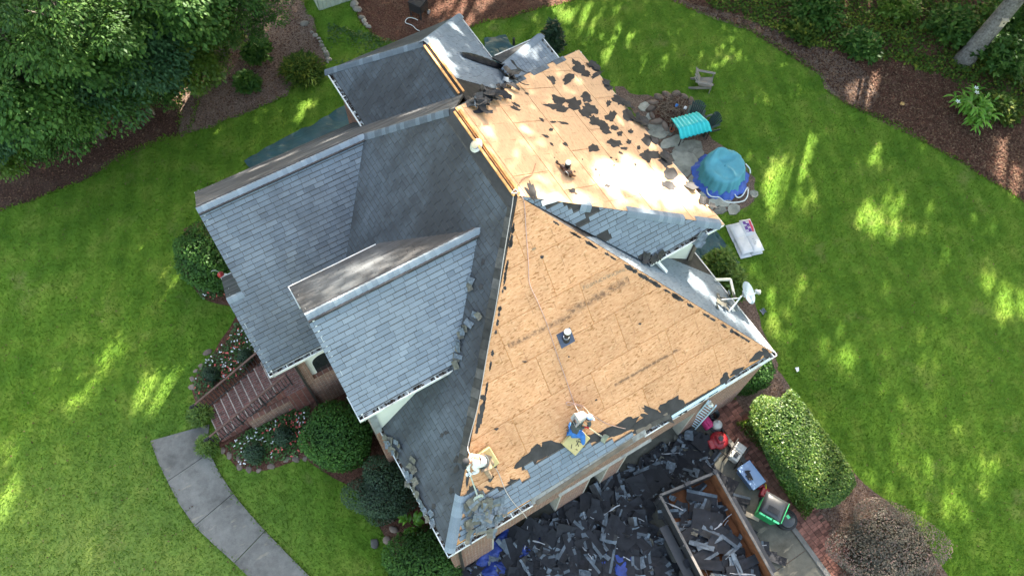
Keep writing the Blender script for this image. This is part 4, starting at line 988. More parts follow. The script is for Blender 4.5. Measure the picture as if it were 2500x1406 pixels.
# clipped and loose shrubs round the house
shrub("holly_shrub", 500, 628, 1.2, (1.0, 1.25, 1.25), 9000, 0.095, 'holly', "big glossy round holly beside the large gable's left end", seed=1)
shrub("holly_shrub", 825, 1068, 0.9, (1.13, 1.13, 1.08), 11000, 0.085, 'holly', "large glossy round holly right of the front steps and flower bed", seed=2)
shrub("dark_shrub", 938, 1198, 0.9, (1.08, 1.0, 0.98), 10500, 0.065, 'dark', "dense dark clipped evergreen between the two glossy hollies", seed=3, lump=0.2)
shrub("holly_shrub", 1040, 1372, 0.7, (1.25, 1.05, 0.95), 11000, 0.09, 'holly', "glossy holly under the roof's lowest corner at the bottom edge", seed=4, lump=0.18)
shrub("round_shrub", 514, 914, 0.3, (0.29, 0.29, 0.32), 1600, 0.05, 'dark', "small dark ball shrub against the left railing among flowers", group="dark ball shrubs of the flower beds", seed=5)
shrub("round_shrub", 599, 870, 0.3, (0.27, 0.27, 0.30), 1500, 0.05, 'dark', "small dark ball shrub near the top of the left railing", group="dark ball shrubs of the flower beds", seed=6)
shrub("round_shrub", 692, 1064, 0.3, (0.34, 0.34, 0.36), 1900, 0.05, 'dark', "small dark ball shrub nearest the big round holly", group="dark ball shrubs of the flower beds", seed=7)
shrub("round_shrub", 620, 1105, 0.3, (0.34, 0.34, 0.36), 1900, 0.05, 'dark', "small dark ball shrub nearest the stone edging below the steps", group="dark ball shrubs of the flower beds", seed=8)
def spray_shrub(name, px, py, z, R, hgt, n, mat, label, seed, leaf=0.16, cat="shrub", group=None, asp=0.22, up=0.6):
    rng = np.random.default_rng(seed); c = G(px, py, z); o = empty(name, (c.x, c.y, 0), label, cat, group); rr = random.Random(seed); allV = []; allF = []; T = []; b = 0
    for i in range(n):
        t = rr.uniform(0, 6.28); e = rr.random() ** 0.6; top = Vector((R * e * math.cos(t), R * e * math.sin(t), hgt * (1.05 - 0.55 * e * e) * rr.uniform(0.8, 1.1)))
        base = top * 0.35; base.z = hgt * 0.25; m = 16
        s = np.linspace(0.2, 1, m)[:, None]; P = np.array(base) * (1 - s) + np.array(top) * s; P[:, 2] -= 0.12 * hgt * (s[:, 0] ** 2) * (0.4 + e)
        D = np.tile(np.array((top - base).normalized()), (m, 1)) + rng.normal(0, 0.6, (m, 3)); N = np.tile([0, 0, 1.0], (m, 1)) + rng.normal(0, 0.3, (m, 3))
        V, F = leaf_geo(P, N, leaf, asp, rng, 0.1, D, jit=0.5); allV.append(V); allF.append(F + b); b += len(V); T += list(np.clip(rr.gauss(0.5, 0.15) + rng.normal(0, 0.18, m), 0, 1))
    link("foliage", np_mesh("foliage", np.concatenate(allV), np.concatenate(allF), T, LEAFMAT[mat]), o)
    mb = MB()
    for i in range(8):
        t = rr.uniform(0, 6.28); mb.tube([(0, 0, 0), (R * 0.4 * math.cos(t), R * 0.4 * math.sin(t), hgt * 0.6)], [0.02, 0.008], 4)
    mb.build("stem", M['twig'], o); return o
spray_shrub("feathery_shrub", 486, 1012, 0.35, 0.42, 0.75, 110, 'thuja', "feathery yellow-green shrub by the foot of the left railing", 11, 0.13, group="feathery shrubs flanking the steps")
spray_shrub("feathery_shrub", 505, 1086, 0.35, 0.40, 0.75, 100, 'thuja', "feathery yellow-green shrub under the foot of the right railing", 12, 0.13, group="feathery shrubs flanking the steps")
spray_shrub("arching_shrub", 738, 170, 0.3, 0.95, 0.75, 220, 'ivy', "wide low arching shrub at the lawn's edge under the trees", 13, 0.24)
spray_shrub("leafy_bush", 626, 122, 0.5, 0.62, 0.95, 110, 'oak', "upright leafy green bush in the bark bed nearer the top", 14, 0.24, asp=0.45)
spray_shrub("leafy_bush", 601, 196, 0.5, 0.48, 0.85, 90, 'oak', "smaller leafy green bush in the bark bed nearer the lawn", 15, 0.24, asp=0.45)
spray_shrub("conifer_bush", 1757, 650, 1.0, 0.62, 1.9, 260, 'thuja', "bright green conifer under the eave nearest the green tarp", 16, 0.22, asp=0.35)
spray_shrub("conifer_bush", 1792, 690, 1.0, 0.55, 1.7, 240, 'thuja', "bright green conifer beside the satellite dish", 17, 0.22, asp=0.35)
spray_shrub("yard_conifer", 1348, 100, 0.8, 0.5, 1.8, 170, 'dark', "dark conifer beside the small back roof on the lawn", 18, 0.25, asp=0.35)
shrub("dark_shrub", 1838, 912, 0.7, (0.75, 0.6, 0.75), 3800, 0.09, 'holly', "dark glossy shrub under the house's right front corner", seed=19)
shrub("small_bush", 1600, 1010, 0.3, (0.1, 0.1, 0.1), 10, 0.05, 'dark', "tiny sprig", seed=20) if False else None

# hedge along the brick path, and the dark barberry beyond
def hedge(name, P0, P1, half_w, hgt, n, leaf, mat, label, seed, cat="hedge", lump=0.1, group=None):
    rng = np.random.default_rng(seed); P0, P1 = Vector(P0), Vector(P1); ctr = (P0 + P1) / 2; L = (P1 - P0).length / 2; ang = math.atan2(P1.y - P0.y, P1.x - P0.x)
    o = empty(name, (ctr.x, ctr.y, hgt * 0.5), label, cat, group, rotz=ang); ax = (L, half_w, hgt * 0.52)
    P, d, q = shell_pts(n, ax, rng, -0.8, 0.12, lump, box=0.75); nn = d / np.array(ax); nn[:, 2] += 0.3 * np.abs(nn).max()
    V, F = leaf_geo(P, unit(nn), leaf, 0.55, rng, 0.1, jit=0.9)
    k = np.sin(P[:, 0] * 2.3 + P[:, 1]) * 0.08; t = np.clip(0.5 + k + rng.normal(0, 0.22, len(P)), 0, 1)
    link("foliage", np_mesh("foliage", V, F, t, LEAFMAT[mat]), o)
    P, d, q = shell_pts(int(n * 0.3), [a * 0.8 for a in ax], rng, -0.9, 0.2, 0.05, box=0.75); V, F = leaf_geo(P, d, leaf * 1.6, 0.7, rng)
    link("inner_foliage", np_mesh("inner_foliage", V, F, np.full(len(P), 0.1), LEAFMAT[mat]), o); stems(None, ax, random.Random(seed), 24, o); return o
hA = (G(1858, 975, 0.7)); hB = (G(2030, 1215, 0.7))
hedge("hedge", (hA.x - 0.1, hA.y + 0.2, 0), (hB.x - 0.0, hB.y - 0.45, 0), 1.12, 1.6, 36000, 0.082, 'hedge', "long clipped leafy hedge beside the brick path", 41)
hC = G(2170, 1355, 0.5)
shrub("barberry_shrub", 2165, 1355, 0.4, (1.75, 1.55, 0.6), 15000, 0.055, 'barberry', "wide dull brown-purple barberry mound below the hedge", seed=42, lump=0.2)

# ---- trees of the left-hand woods
def crown_mesh(R, hz, nb, nl, leaf, seed, mat, asp=0.6, flat=0.5):
    rng = np.random.default_rng(seed); d = unit(rng.normal(0, 1, (nb * 3, 3))); d = d[d[:, 2] > -0.35][:nb]
    C = d * np.array([R, R, hz]) * rng.uniform(0.55, 1.0, (len(d), 1)); V = []; F = []; T = []; b = 0
    for c, dd in zip(C, d):
        rb = R * rng.uniform(0.22, 0.36); n = int(nl * rng.uniform(0.7, 1.3)); q = unit(rng.normal(0, 1, (n, 3))); q[:, 2] = np.abs(q[:, 2]) * 0.9 - 0.1
        out = np.array([dd[0], dd[1], 0]); P = c + q * rb * np.array([1, 1, flat]) * rng.uniform(0.35, 1.0, (n, 1)) - np.outer(np.maximum(0, (q @ out)), [0, 0, rb * 0.35])
        N = q * 0.6 + np.array([0, 0, 0.9]); D = q + out * 0.6
        v, f = leaf_geo(P, N, leaf, asp, rng, 0.35, D, jit=0.7); V.append(v); F.append(f + b); b += len(v)
        T += list(np.clip(rng.normal(0.5, 0.13) + rng.normal(0, 0.16, n), 0, 1))
    return np_mesh("crown", np.concatenate(V), np.concatenate(F), T, LEAFMAT[mat]), C
CROWNS = [crown_mesh(2.6, 2.2, 74, 215, 0.155, 51, 'oak'), crown_mesh(2.6, 2.3, 68, 220, 0.15, 52, 'blue', 0.5), crown_mesh(2.6, 2.0, 58, 180, 0.17, 53, 'lime', 0.6), crown_mesh(2.6, 2.4, 80, 210, 0.14, 54, 'oak', 0.45)]
def tree(px, py, hc, R, kind, label, seed, name="broadleaf_tree", group="trees of the wood at the left"):
    rr = random.Random(seed); c = G(px, py, hc); me, C = CROWNS[kind]; s = R / 2.6
    o = empty(name, (c.x, c.y, 0), label, "tree", group); a = rr.uniform(0, 6.28)
    k = link("crown", me, o, (0, 0, hc), (0, 0, a)); k.scale = (s, s, s * rr.uniform(0.9, 1.15))
    mb = MB(); bend = Vector((rr.uniform(-0.3, 0.3), rr.uniform(-0.3, 0.3), 0)); r0 = 0.06 + 0.05 * R
    lean = Vector((c.x - CAM_C[0], c.y - CAM_C[1], 0)).normalized() * min(1.5, .5 + hc * .3); mb.tube([lean, lean * .4 + bend * 0.5 + Vector((0, 0, hc * 0.45)), bend + Vector((0, 0, hc)), bend * 1.2 + Vector((0, 0, hc + R * 0.6))], [r0, r0 * 0.75, r0 * 0.5, r0 * 0.15], 9)
    ca, sa = math.cos(a), math.sin(a)
    for q in C[::4]:
        p = Vector((q[0] * ca - q[1] * sa, q[0] * sa + q[1] * ca, q[2])) * s; st = bend + Vector((0, 0, hc + min(0, p.z) - R * 0.35))
        mb.tube([st, st.lerp(Vector((p.x, p.y, p.z + hc)), 0.55) + Vector((0, 0, -0.1)), Vector((p.x, p.y, p.z + hc - 0.05))], [r0 * 0.32, r0 * 0.2, 0.015], 5)
    mb.build("trunk", M['bark'], o); return o
tl = ["dense green tree at the wood's bottom left corner", "tree with bright tips overhanging the bark at lower left", "bluish green tree at the far left edge, halfway up the wood", "blue-green tree nearest the lawn, its boughs over the dark bark",
      "tree with coarse pale leaves in the middle of the wood", "yellow-green tree facing the lawn beside the sunlit bark", "deep green tree in the top left of the wood", "green tree along the top edge above the middle of the wood",
      "bright light-green tree near the top of the wood", "loose sunlit tree at the wood's right end by the top", "tall crown cut off by the top left corner", "tall crown cut off by the top edge", "pale crown at the top edge toward the bark bed", "small low tree over the sunny bark patch", "thin tree at the top by the bark bed"]
td = [(0, 318, 2.0, 1.8, 2), (118, 295, 2.0, 1.65, 0), (-15, 240, 4.2, 2.3, 1), (240, 222, 1.9, 1.55, 1), (165, 205, 4.4, 2.5, 3), (385, 180, 1.7, 1.45, 0), (60, 130, 6.0, 2.9, 0), (265, 110, 4.6, 2.7, 1), (400, 110, 3.0, 2.1, 2), (490, 95, 2.2, 1.5, 2),
      (100, -30, 8, 3.0, 3), (330, -30, 6, 2.9, 0), (480, -40, 5, 2.4, 0), (480, 172, 1.4, 1.0, 2), (575, 15, 3.6, 1.7, 3)]
for i, (x, y, h, R, k) in enumerate(td): tree(x, y, h, R, k, tl[i], 60 + i)
# the big leaning trunk at the upper right, its crown beyond the picture, with a nest box
M['greybark'] = m_plain('grey_bark', (0.19, 0.17, 0.15), 0.95, 0.5, 11, bump=.06, dirt=(.09, .08, .07))
bt = G(2352, 150, 0); tip = G(2500, -25, 3.4)
tr = empty("leaning_tree", bt, "tall grey tree trunk standing in ivy at the upper right", "tree")
d_ = (tip - bt); p9 = d_ * 4.2; p9.z = 25; p9.x *= .5; p9.y *= .5
MB().tube([(0, 0, -0.1), d_ * 0.1, d_ * 0.5, d_, d_ * 2.2 + Vector((0, 0, 3)), p9], [0.52, 0.40, 0.36, 0.34, 0.26, 0.1], 14).build("trunk", M['greybark'], tr, smooth=True)
for k in range(5):
    q = link("crown", CROWNS[[0, 3][k % 2]][0], tr, p9 + Vector((random.uniform(1, 5), random.uniform(2, 6), random.uniform(6, 10)))); q.scale = (1.2,) * 3
nb = bt + d_ * 0.64; side = Vector((-0.55, -0.83, 0))
bh = empty("nest_box", nb + side * 0.33 + Vector((0, 0, 0)), "pale wooden nest box with a dark hole on the grey trunk", "birdhouse", rotz=math.atan2(side.y, side.x))
M['box'] = m_plain('bare_board', (0.42, 0.34, 0.25), 0.8, 0.2, 6); MB().box((0, 0, 0), (0.16, 0.2, 0.34)).build("box_body", M['box'], bh); MB().box((0.02, 0, 0.19), (0.24, 0.26, 0.03)).build("roof_board", M['box'], bh)
MB().lathe([(0.035, 0), (0.035, 0.01)], (0.082, 0, 0.03), 12, Matrix.Rotation(rad(90), 3, 'Y')).build("entrance_hole", M['black'], bh)
ts = G(2145, 10, 0); sm = empty("slender_tree", ts, "thin grey sapling trunk in the ivy at the top right", "tree"); MB().tube([(0, 0, 0), (0.15, 0.2, 2.0), (0.5, 0.4, 5)], [0.09, 0.07, 0.05], 8).build("trunk", M['bark'], sm)
# bushes in the ivy
for i, (x, y, R, h, m, l) in enumerate(((1960, 75, 0.8, 0.6, 'ivy', "bushy blue-green shrub at the left end of the ivy"), (2105, 105, 0.95, 0.8, 'oak', "dark leafy shrub in the ivy bordering the pale bark"), (2330, 60, 1.2, 1.6, 'oak', "blue-green shrub left of the leaning trunk"),
        (2200, 15, 0.9, 1.1, 'lime', "yellow-green shrub by the thin sapling"), (2450, 130, 1.4, 1.6, 'oak', "green shrub right of the leaning trunk"), (2000, 10, 1.3, 1.2, 'oak', "leafy shrub at the top edge left of the sapling"), (2440, 260, 0.9, 0.6, 'ivy', "low shrub at the ivy's edge above the white-flowered plant"), (2480, 40, 1.5, 2.4, 'oak', "tall shrub at the top right corner"))):
    spray_shrub("understory_shrub", x, y, h * 0.5, R, h, 130, m, l, 80 + i, 0.24, asp=0.5, group="shrubs in the ivy")
def scatter_cover(name, poly, n, leaf, mat, hmax, seed, tint=0.5, label=None, dens=None):
    rng = np.random.default_rng(seed); q = np.array([(p.x, p.y) for p in poly]); lo, hi = q.min(0), q.max(0); P = rng.uniform(lo, hi, (n * 3, 2)); x, y = P[:, 0], P[:, 1]; ins = np.zeros(len(P), bool); j = len(q) - 1
    for i in range(len(q)):
        a, b = q[i], q[j]; c = ((a[1] > y) != (b[1] > y)) & (x < (b[0] - a[0]) * (y - a[1]) / (b[1] - a[1] + 1e-12) + a[0]); ins ^= c; j = i
    P = P[ins][:n]
    hump = (np.sin(P[:, 0] * 1.9 + 1.3 * np.sin(P[:, 1] * 1.1)) + np.sin(P[:, 1] * 2.3 + P[:, 0])) * 0.25 + 0.5
    if dens is not None: keep = rng.random(len(P)) < np.clip(hump + dens, 0, 1); P = P[keep]; hump = hump[keep]
    z = hmax * hump * rng.uniform(0.4, 1.0, len(P)) + 0.02; P3 = np.column_stack([P, z]); N = np.tile([0, 0, 1.0], (len(P), 1))
    V, F = leaf_geo(P3, N, leaf, 0.75, rng, 0.2, jit=0.9); t = np.clip(tint + (hump - 0.5) * 0.25 + rng.normal(0, 0.22, len(P)), 0, 1)
    return link(name, np_mesh(name, V, F, t, LEAFMAT[mat]), kind='stuff')
ivy = GL([(1660, -30), (1760, 32), (1900, 77), (1990, 112), (2090, 137), (2190, 157), (2290, 182), (2350, 222), (2420, 262), (2500, 302), (2760, 460), (2850, 100), (2600, -160), (1900, -200)], 0)
scatter_cover("ivy_ground_cover", wavy(ivy, amp=0.2, seed=3), 60000, 0.13, 'ivy', 0.22, 90, dens=0.35)
# woodland undergrowth at the left, under the trees
scatter_cover("undergrowth", GL([(-300, 430), (60, 430), (300, 300), (430, 250), (520, 120), (640, 20), (700, -60), (300, -250), (-300, -200)], 0), 14000, 0.16, 'oak', 0.5, 91, 0.4, dens=0.1)
scatter_cover("grass_fringe", GL([(800, 60), (905, 85), (1000, 112), (980, 140), (860, 170), (800, 150)], 0), 3000, 0.09, 'bed', 0.05, 92, 0.5, dens=-0.1)

# ---- flower beds: bedding plants are past counting
def flowers(name, px, n, seed):
    poly = GL(px, 0); rng = np.random.default_rng(seed); o = scatter_cover(name, poly, int(n * 1.7), 0.085, 'bed', 0.16, seed, dens=0.05)
    return o
M['petal_w'] = m_plain('white_petals', (0.62, 0.62, 0.60), 0.6, 0.1, 20); M['petal_r'] = m_plain('coral_petals', (0.55, 0.10, 0.085), 0.6, 0.3, 20)
def blossoms(name, px, n, seed, mat):
    poly = GL(px, 0); rng = np.random.default_rng(seed); q = np.array([(p.x, p.y) for p in poly]); lo, hi = q.min(0), q.max(0); pp = []
    cl = []
    while len(cl) < 14:
        p = rng.uniform(lo, hi)
        if inside(p, [tuple(a) for a in q]): cl.append(p)
    while len(pp) < n:
        p = cl[rng.integers(len(cl))] + rng.normal(0, 0.26, 2)
        if inside(p, [tuple(a) for a in q]): pp.append((p[0], p[1], rng.uniform(0.12, 0.24)))
    P = np.array(pp); V = []; F = []; b = 0
    for k in range(2):
        v, f = leaf_geo(P - np.array([0.0, 0.0, 0]), np.tile([0, 0, 1.0], (n, 1)), 0.058, 0.85, rng, 0, jit=0.6, fold=0.0); V.append(v); F.append(f + b); b += len(v)
    return link(name, np_mesh(name, np.concatenate(V), np.concatenate(F), rng.random(2 * n), mat), kind='stuff')
fb1 = [(575, 790), (560, 830), (505, 880), (475, 930), (480, 980), (590, 915), (640, 850), (610, 790)]
fb2 = [(720, 1000), (600, 1060), (550, 1090), (580, 1135), (640, 1140), (740, 1110), (760, 1000), (745, 975)]
fb3 = [(470, 690), (500, 735), (555, 725), (550, 690)]
for i, (f, n) in enumerate(((fb1, 1500), (fb2, 1700), (fb3, 250))):
    flowers("bedding_plants", f, n, 100 + i); blossoms("white_flowers", f, int(n * 0.035), 110 + i, M['petal_w']); blossoms("coral_flowers", f, int(n * 0.045), 120 + i, M['petal_r'])

# ---- big-leaved plants: each long leaf its own piece
def strap_plant(name, px, py, nst, R, hgt, label, seed, flowers=(), lf=0.42):
    rr = random.Random(seed); c = G(px, py, 0); o = empty(name, (c.x, c.y, 0), label, "plant")
    me = []
    for v in range(3):
        mb = MB(); n = 6; vs = []
        for i in range(n + 1):
            s = i / n; w = 0.055 * math.sin(math.pi * min(1, s * 0.92 + 0.08)) ** 0.8; x = lf * s; z = 0.10 * math.sin(s * 2.4) - (0.10 + 0.05 * v) * s * s
            vs += [(x, -w, z + 0.02), (x, 0, z), (x, w, z + 0.02)]
        fs = [q for i in range(n) for q in ((3 * i, 3 * i + 3, 3 * i + 4, 3 * i + 1), (3 * i + 1, 3 * i + 4, 3 * i + 5, 3 * i + 2))]
        mb.add(vs, fs, 0.3 + 0.25 * v); t = mb.build("leaf", LEAFMAT['fern'], o, smooth=True); me.append(t.data); bpy.data.objects.remove(t)
    mb = MB()
    for k in range(nst):
        a = rr.uniform(0, 6.28) if nst > 4 else k * 2.1; e = rr.uniform(0.15, 1.0); tipp = Vector((R * e * math.cos(a), R * e * math.sin(a), hgt * (1.1 - 0.5 * e))); mb.tube([(0, 0, 0), tipp * 0.5 + Vector((0, 0, hgt * 0.18)), tipp], 0.012, 5)
        for j in range(8):
            s = 0.35 + 0.65 * j / 7; p = Vector((0, 0, 0)).lerp(tipp, s) + Vector((0, 0, hgt * 0.30 * math.sin(math.pi * s) * 0.6)); az = a + (1 if j % 2 else -1) * rr.uniform(0.75, 1.2) * (0.4 if j == 7 else 1)
            q = link("leaf", me[rr.randrange(3)], o, p, (rr.uniform(-0.4, 0.4), rr.uniform(-0.3, 0.2), az)); f = rr.uniform(0.75, 1.15); q.scale = (f, f, f)
    mb.build("stem", LEAFMAT['fern'], o)
    for (dx, dy, dz) in flowers:
        mb = MB()
        for i in range(5):
            t = i * 1.257; mb.add([(0, 0, 0), (0.07 * math.cos(t - 0.4), 0.07 * math.sin(t - 0.4), 0.02), (0.12 * math.cos(t), 0.12 * math.sin(t), 0.03), (0.07 * math.cos(t + 0.4), 0.07 * math.sin(t + 0.4), 0.02)], [(0, 1, 2, 3)])
        mb.build("blossom", M['petal_w'], o, loc=(dx, dy, dz))
    return o
strap_plant("ginger_lily", 2362, 282, 27, 1.15, 0.8, "bright green arching plant with three white blooms in the dark bark", 131, ((0.35, 0.55, 0.95), (0.15, 0.35, 0.98), (-0.75, 0.45, 0.85)))
strap_plant("palm_like_plant", 1008, 1283, 4, 0.45, 0.8, "green palm-like plant between the dark shrub and the bottom holly", 132, lf=0.26)

# ---- short turf, more than anyone could count
def turf(n, seed):
    rng = np.random.default_rng(seed); P = np.empty((0, 2))
    qx = rng.uniform(-60, 2560, n * 2); qy = rng.uniform(-60, 1466, n * 2)
    d = _q @ np.stack([(qx - 1250) / FPX, -(qy - 703) / FPX, -np.ones_like(qx)]); t = -CAM_C[2] / d[2]; P = (CAM_C[:, None] + d * t).T[:, :2]
    ok = np.ones(len(P), bool)
    for b in BEDS:
        q = np.array(b); x, y = P[:, 0], P[:, 1]; ins = np.zeros(len(P), bool); j = len(q) - 1
        for i in range(len(q)):
            a, c = q[i], q[j]; m = ((a[1] > y) != (c[1] > y)) & (x < (c[0] - a[0]) * (y - a[1]) / (c[1] - a[1] + 1e-12) + a[0]); ins ^= m; j = i
        ok &= ~ins
    P = P[ok]; pat = np.sin(P[:, 0] * 0.43 + 2 * np.sin(P[:, 1] * 0.31)) * 0.13 + np.sin(P[:, 0] * 1.3 + 1.7 * np.sin(P[:, 1] * 0.9)) * 0.08 + np.sin(P[:, 0] * 2.9 - P[:, 1] * 2.3) * 0.045 + np.clip((P[:, 0] - 8) * .012, -.12, .16)
    P3 = np.column_stack([P, np.full(len(P), 0.0)]); N = rng.normal(0, 1, (len(P), 3)); N[:, 2] *= 0.25
    D = np.tile([0, 0, 1.0], (len(P), 1)) + rng.normal(0, 0.45, (len(P), 3)); V, F = leaf_geo(P3, unit(N), 0.060, 0.42, rng, -0.5, D, jit=0.2, fold=0.0)
    pat = pat + .34 * np.clip((-P[:, 0] - 2) / 8, 0, 1) * np.clip((12 - P[:, 1]) / 8, 0, 1)
    tt = np.clip(0.40 + pat + rng.normal(0, 0.2, len(P)), 0, 1)
    link("turf_grass", np_mesh("turf_grass", V, F, tt, LEAFMAT['grass']), kind='stuff')
turf(240000, 140)
def fringe(lines, n, seed):                       # longer blades leaning over the edges of the walk and the beds
    rng = np.random.default_rng(seed); P = []
    for L in lines:
        for a, b in zip(L, L[1:]):
            k = int((b - a).length * n); s = rng.random((k, 1)); P.append(np.array(a) * (1 - s) + np.array(b) * s + np.column_stack([rng.normal(0, .05, (k, 2)), np.zeros(k)]))
    P = np.concatenate(P); N = rng.normal(0, 1, (len(P), 3)); N[:, 2] *= .3; D = np.tile([0, 0, .7], (len(P), 1)) + rng.normal(0, .6, (len(P), 3)); V, F = leaf_geo(P, unit(N), .12, .28, rng, -.4, D, jit=.2, fold=0)
    link("edge_grass", np_mesh("edge_grass", V, F, np.clip(rng.normal(.45, .22, len(P)), 0, 1), LEAFMAT['grass']), kind='stuff')
fringe([Lw, Rw] + [[Vector((*p, 0)) for p in b] for b in BEDS[:4]], 60, 141)

# ---- the tall wood to the east, beyond the picture: it shades the yard, its gaps cut to place the sunlight
def east_wood():
    rng = np.random.default_rng(150); az = np.array([SUN_AZ.x, SUN_AZ.y]); pe = np.array([-az[1], az[0]]); S3 = np.array(SUN)
    spots = [(1520, 470, 'e', .62), (1500, 505, 'e', .55), (1555, 440, 'e', .4), (1600, 440, 'e', .3), (1420, 205, 'e', .3), (1375, 232, 'e', .25), (1500, 330, 'e', .2), (1510, 300, 'e', .2), (1575, 350, 'e', .22), (1650, 500, 'e', .3), (1590, 350, 'e', .22), (1560, 560, 'e', .22),
             (1380, 28, 0, .75), (1505, 105, 0, .6), (1620, 140, 0, .25), (1720, 155, 0, .35), (1810, 130, 0, .35), (1950, 385, 0, .55), (1940, 430, 0, .6), (1925, 470, 0, .6), (1975, 355, 0, .3), (1895, 470, 0, .45), (1880, 500, 0, .35), (2200, 500, 0, .6), (2150, 545, 0, .6), (2120, 550, 0, .4), (2145, 390, 0, .4),
             (2440, 705, 0, .5), (2490, 745, 0, .55), (2440, 740, 0, .4), (2390, 540, 0, .35), (2340, 640, 0, .35), (2400, 1140, 0, .45), (2330, 1250, 0, .4), (420, 925, 0, .7), (380, 945, 0, .5), (490, 865, 0, .35), (430, 545, 0, .35), (410, 700, 0, .35), (745, 255, 0, .3), (725, 290, 0, .25), (390, 1040, 0, .3),
             (1840, 640, 0, .35), (1905, 800, 0, .4), (1880, 720, 0, .3), (1960, 690, 0, .4), (2050, 860, 0, .4), (1610, 630, 's', .6), (1560, 600, 's', .6), (1500, 560, 's', .55), (1450, 530, 's', .5), (1585, 615, 's', .5), (1530, 580, 's', .5), (1400, 545, 's', .2), (1700, 690, 's', .4), (1735, 725, 's', .3), (1660, 670, 's', .3), (1830, 790, 's', .4), (1855, 830, 's', .4), (1875, 850, 's', .3), (1780, 770, 's', .3),
             (1880, 945, 1.5, .8), (1925, 1020, 1.5, .8), (1960, 1095, 1.5, .6), (1900, 985, 1.5, .75), (1860, 960, 1.4, .6), (1990, 1150, 1.5, .35), (1072, 140, 'b', .5), (1058, 105, 'b', .3), (1100, 165, 'b', .35), (1110, 70, 'b', .25), (1265, 125, 6.5, .35), (1290, 150, 6.5, .3), (2095, 225, .02, .4), (2125, 200, .02, .45), (2110, 250, .02, .35), (2390, 205, .02, .4), (2440, 310, .02, .4), (2435, 350, .02, .4), (2445, 400, .02, .5), (2470, 440, .02, .5),
             (425, 275, 0, .35), (455, 230, 0, .35), (470, 180, 0, .4), (110, 440, 0, .3), (500, 10, 2, .5), (1100, 20, 0, .7), (1160, 20, 0, .5), (600, 430, 5.2, .3), (700, 385, 5.6, .35), (820, 335, 6.2, .3), (640, 420, 5.4, .3), (900, 660, 8, .3), (860, 690, 7.5, .25), (1150, 1110, 6.5, .4), (1418, 1015, 6.0, .42), (1422, 1060, 5.6, .3), (1192, 1105, 6.2, .3), (1690, 1390, 1.2, .4),
             (60, 340, 5.5, .9), (180, 330, 5.5, .8), (440, 100, 6, .7), (500, 50, 5, .8), (390, 180, 5, .7), (240, 230, 7, .7), (160, 60, 9, .9), (470, 170, 3, .5)]
    pl = {'e': EAST, 's': STRIP, 'b': BACKE}; A = []; Rr = []
    for (x, y, z, r) in spots:
        p = onplane(x, y, pl[z].n, pl[z].o) if isinstance(z, str) else G(x, y, z)
        if z == 'e': A.append(tuple(p)); Rr.append(r * .40)
        elif z == 0 and r > .3:                   # a sunny spot on the grass is many small openings
            for k in range(9): A.append((p.x + rng.normal(0, r * .8), p.y + rng.normal(0, r * .8), 0)); Rr.append(r * rng.uniform(.22, .5))
        else: A.append(tuple(p)); Rr.append(r)
    A = np.array(A); Rr = np.array(Rr)
    cx = np.array([(2500, 0), (2500, 703), (2500, 1406), (1250, 0), (0, 0)]); edge = np.array([tuple(G(x, y, 0))[:2] for x, y in ((-500, -40), (0, -40), (500, -40), (1250, -40), (2000, -40), (2680, -40), (2680, 400), (2680, 800), (2680, 1200), (2680, 1600))])
    V = []; b = 0; trunks = MB(); cnt = 0
    seg = np.diff(edge, axis=0); ln = np.hypot(seg[:, 0], seg[:, 1]); cum = np.concatenate([[0], np.cumsum(ln)]); Pall = []
    for row, off in enumerate((5.0, 10.0, 15.0, 20.5, 26.0)):
        s = rng.uniform(0, 4)
        while s < cum[-1]:
            i = np.searchsorted(cum, s, 'right') - 1; p = edge[i] + seg[i] * (s - cum[i]) / ln[i]; p = p + az * off + rng.uniform(-1, 1, 2); h = rng.uniform(25, 31) + row * 3; R = rng.uniform(3.4, 4.6)
            zc = h * 0.56; n = 3600; q = unit(rng.normal(0, 1, (n, 3))) * (rng.random((n, 1)) ** 0.4); Pall.append(np.array([p[0], p[1], zc]) + q * np.array([R, R, h * 0.46])); cnt += 1
            trunks.tube([(p[0], p[1], 0), (p[0], p[1], zc), (p[0] + 0.3, p[1], h * 0.9)], [0.22, 0.12, 0.03], 6, m=1); s += rng.uniform(4.6, 6.2)
    P = np.concatenate(Pall)
    d = (P - CAM_C) @ _q; X = 1250 + FPX * d[:, 0] / -d[:, 2]; Y = 703 - FPX * d[:, 1] / -d[:, 2]; vis = (d[:, 2] < 0) & (X > -40) & (X < 2540) & (Y > -40) & (Y < 1446)
    P = P[~vis]; keep = np.ones(len(P), bool)
    for a, r in zip(A, Rr):                       # leaves cleared along sun rays to place each sunny spot
        w = P - a; t = w @ S3; dist = np.linalg.norm(w - t[:, None] * S3, axis=1); keep &= ~((dist < r * (1.0 + 0.75 * rng.random(len(P)) ** 2)) & (t > 0))
    # leaves dropped here to let more sun onto the upper right-hand slope
    en = np.array(EAST.n); eo = np.array(EAST.o); t = ((P - eo) @ en) / (S3 @ en); Q = P - t[:, None] * S3 - eo; qa, qs = Q @ np.array(EAST.a), Q @ np.array(EAST.s)
    over = (qa > 0.2) & (qa < 7.2) & (qs > 0.2) & (qs < 6.2); keep &= ~(over & (rng.random(len(P)) < 0.13))
    g = P - S3 * (P[:, 2] / S3[2])[:, None]       # leaves dropped too, to brighten the lawn to the south-east and the west
    d = (g - CAM_C) @ _q; gx = 1250 + FPX * d[:, 0] / -d[:, 2]; gy = 703 - FPX * d[:, 1] / -d[:, 2]
    thin = np.clip((gy - 250) / 900, 0, 1) * np.clip((gx - 1500) / 500, 0, 1) + 0.45 * np.clip((gy - 650) / 500, 0, 1) * np.clip((900 - gx) / 500, 0, 1)
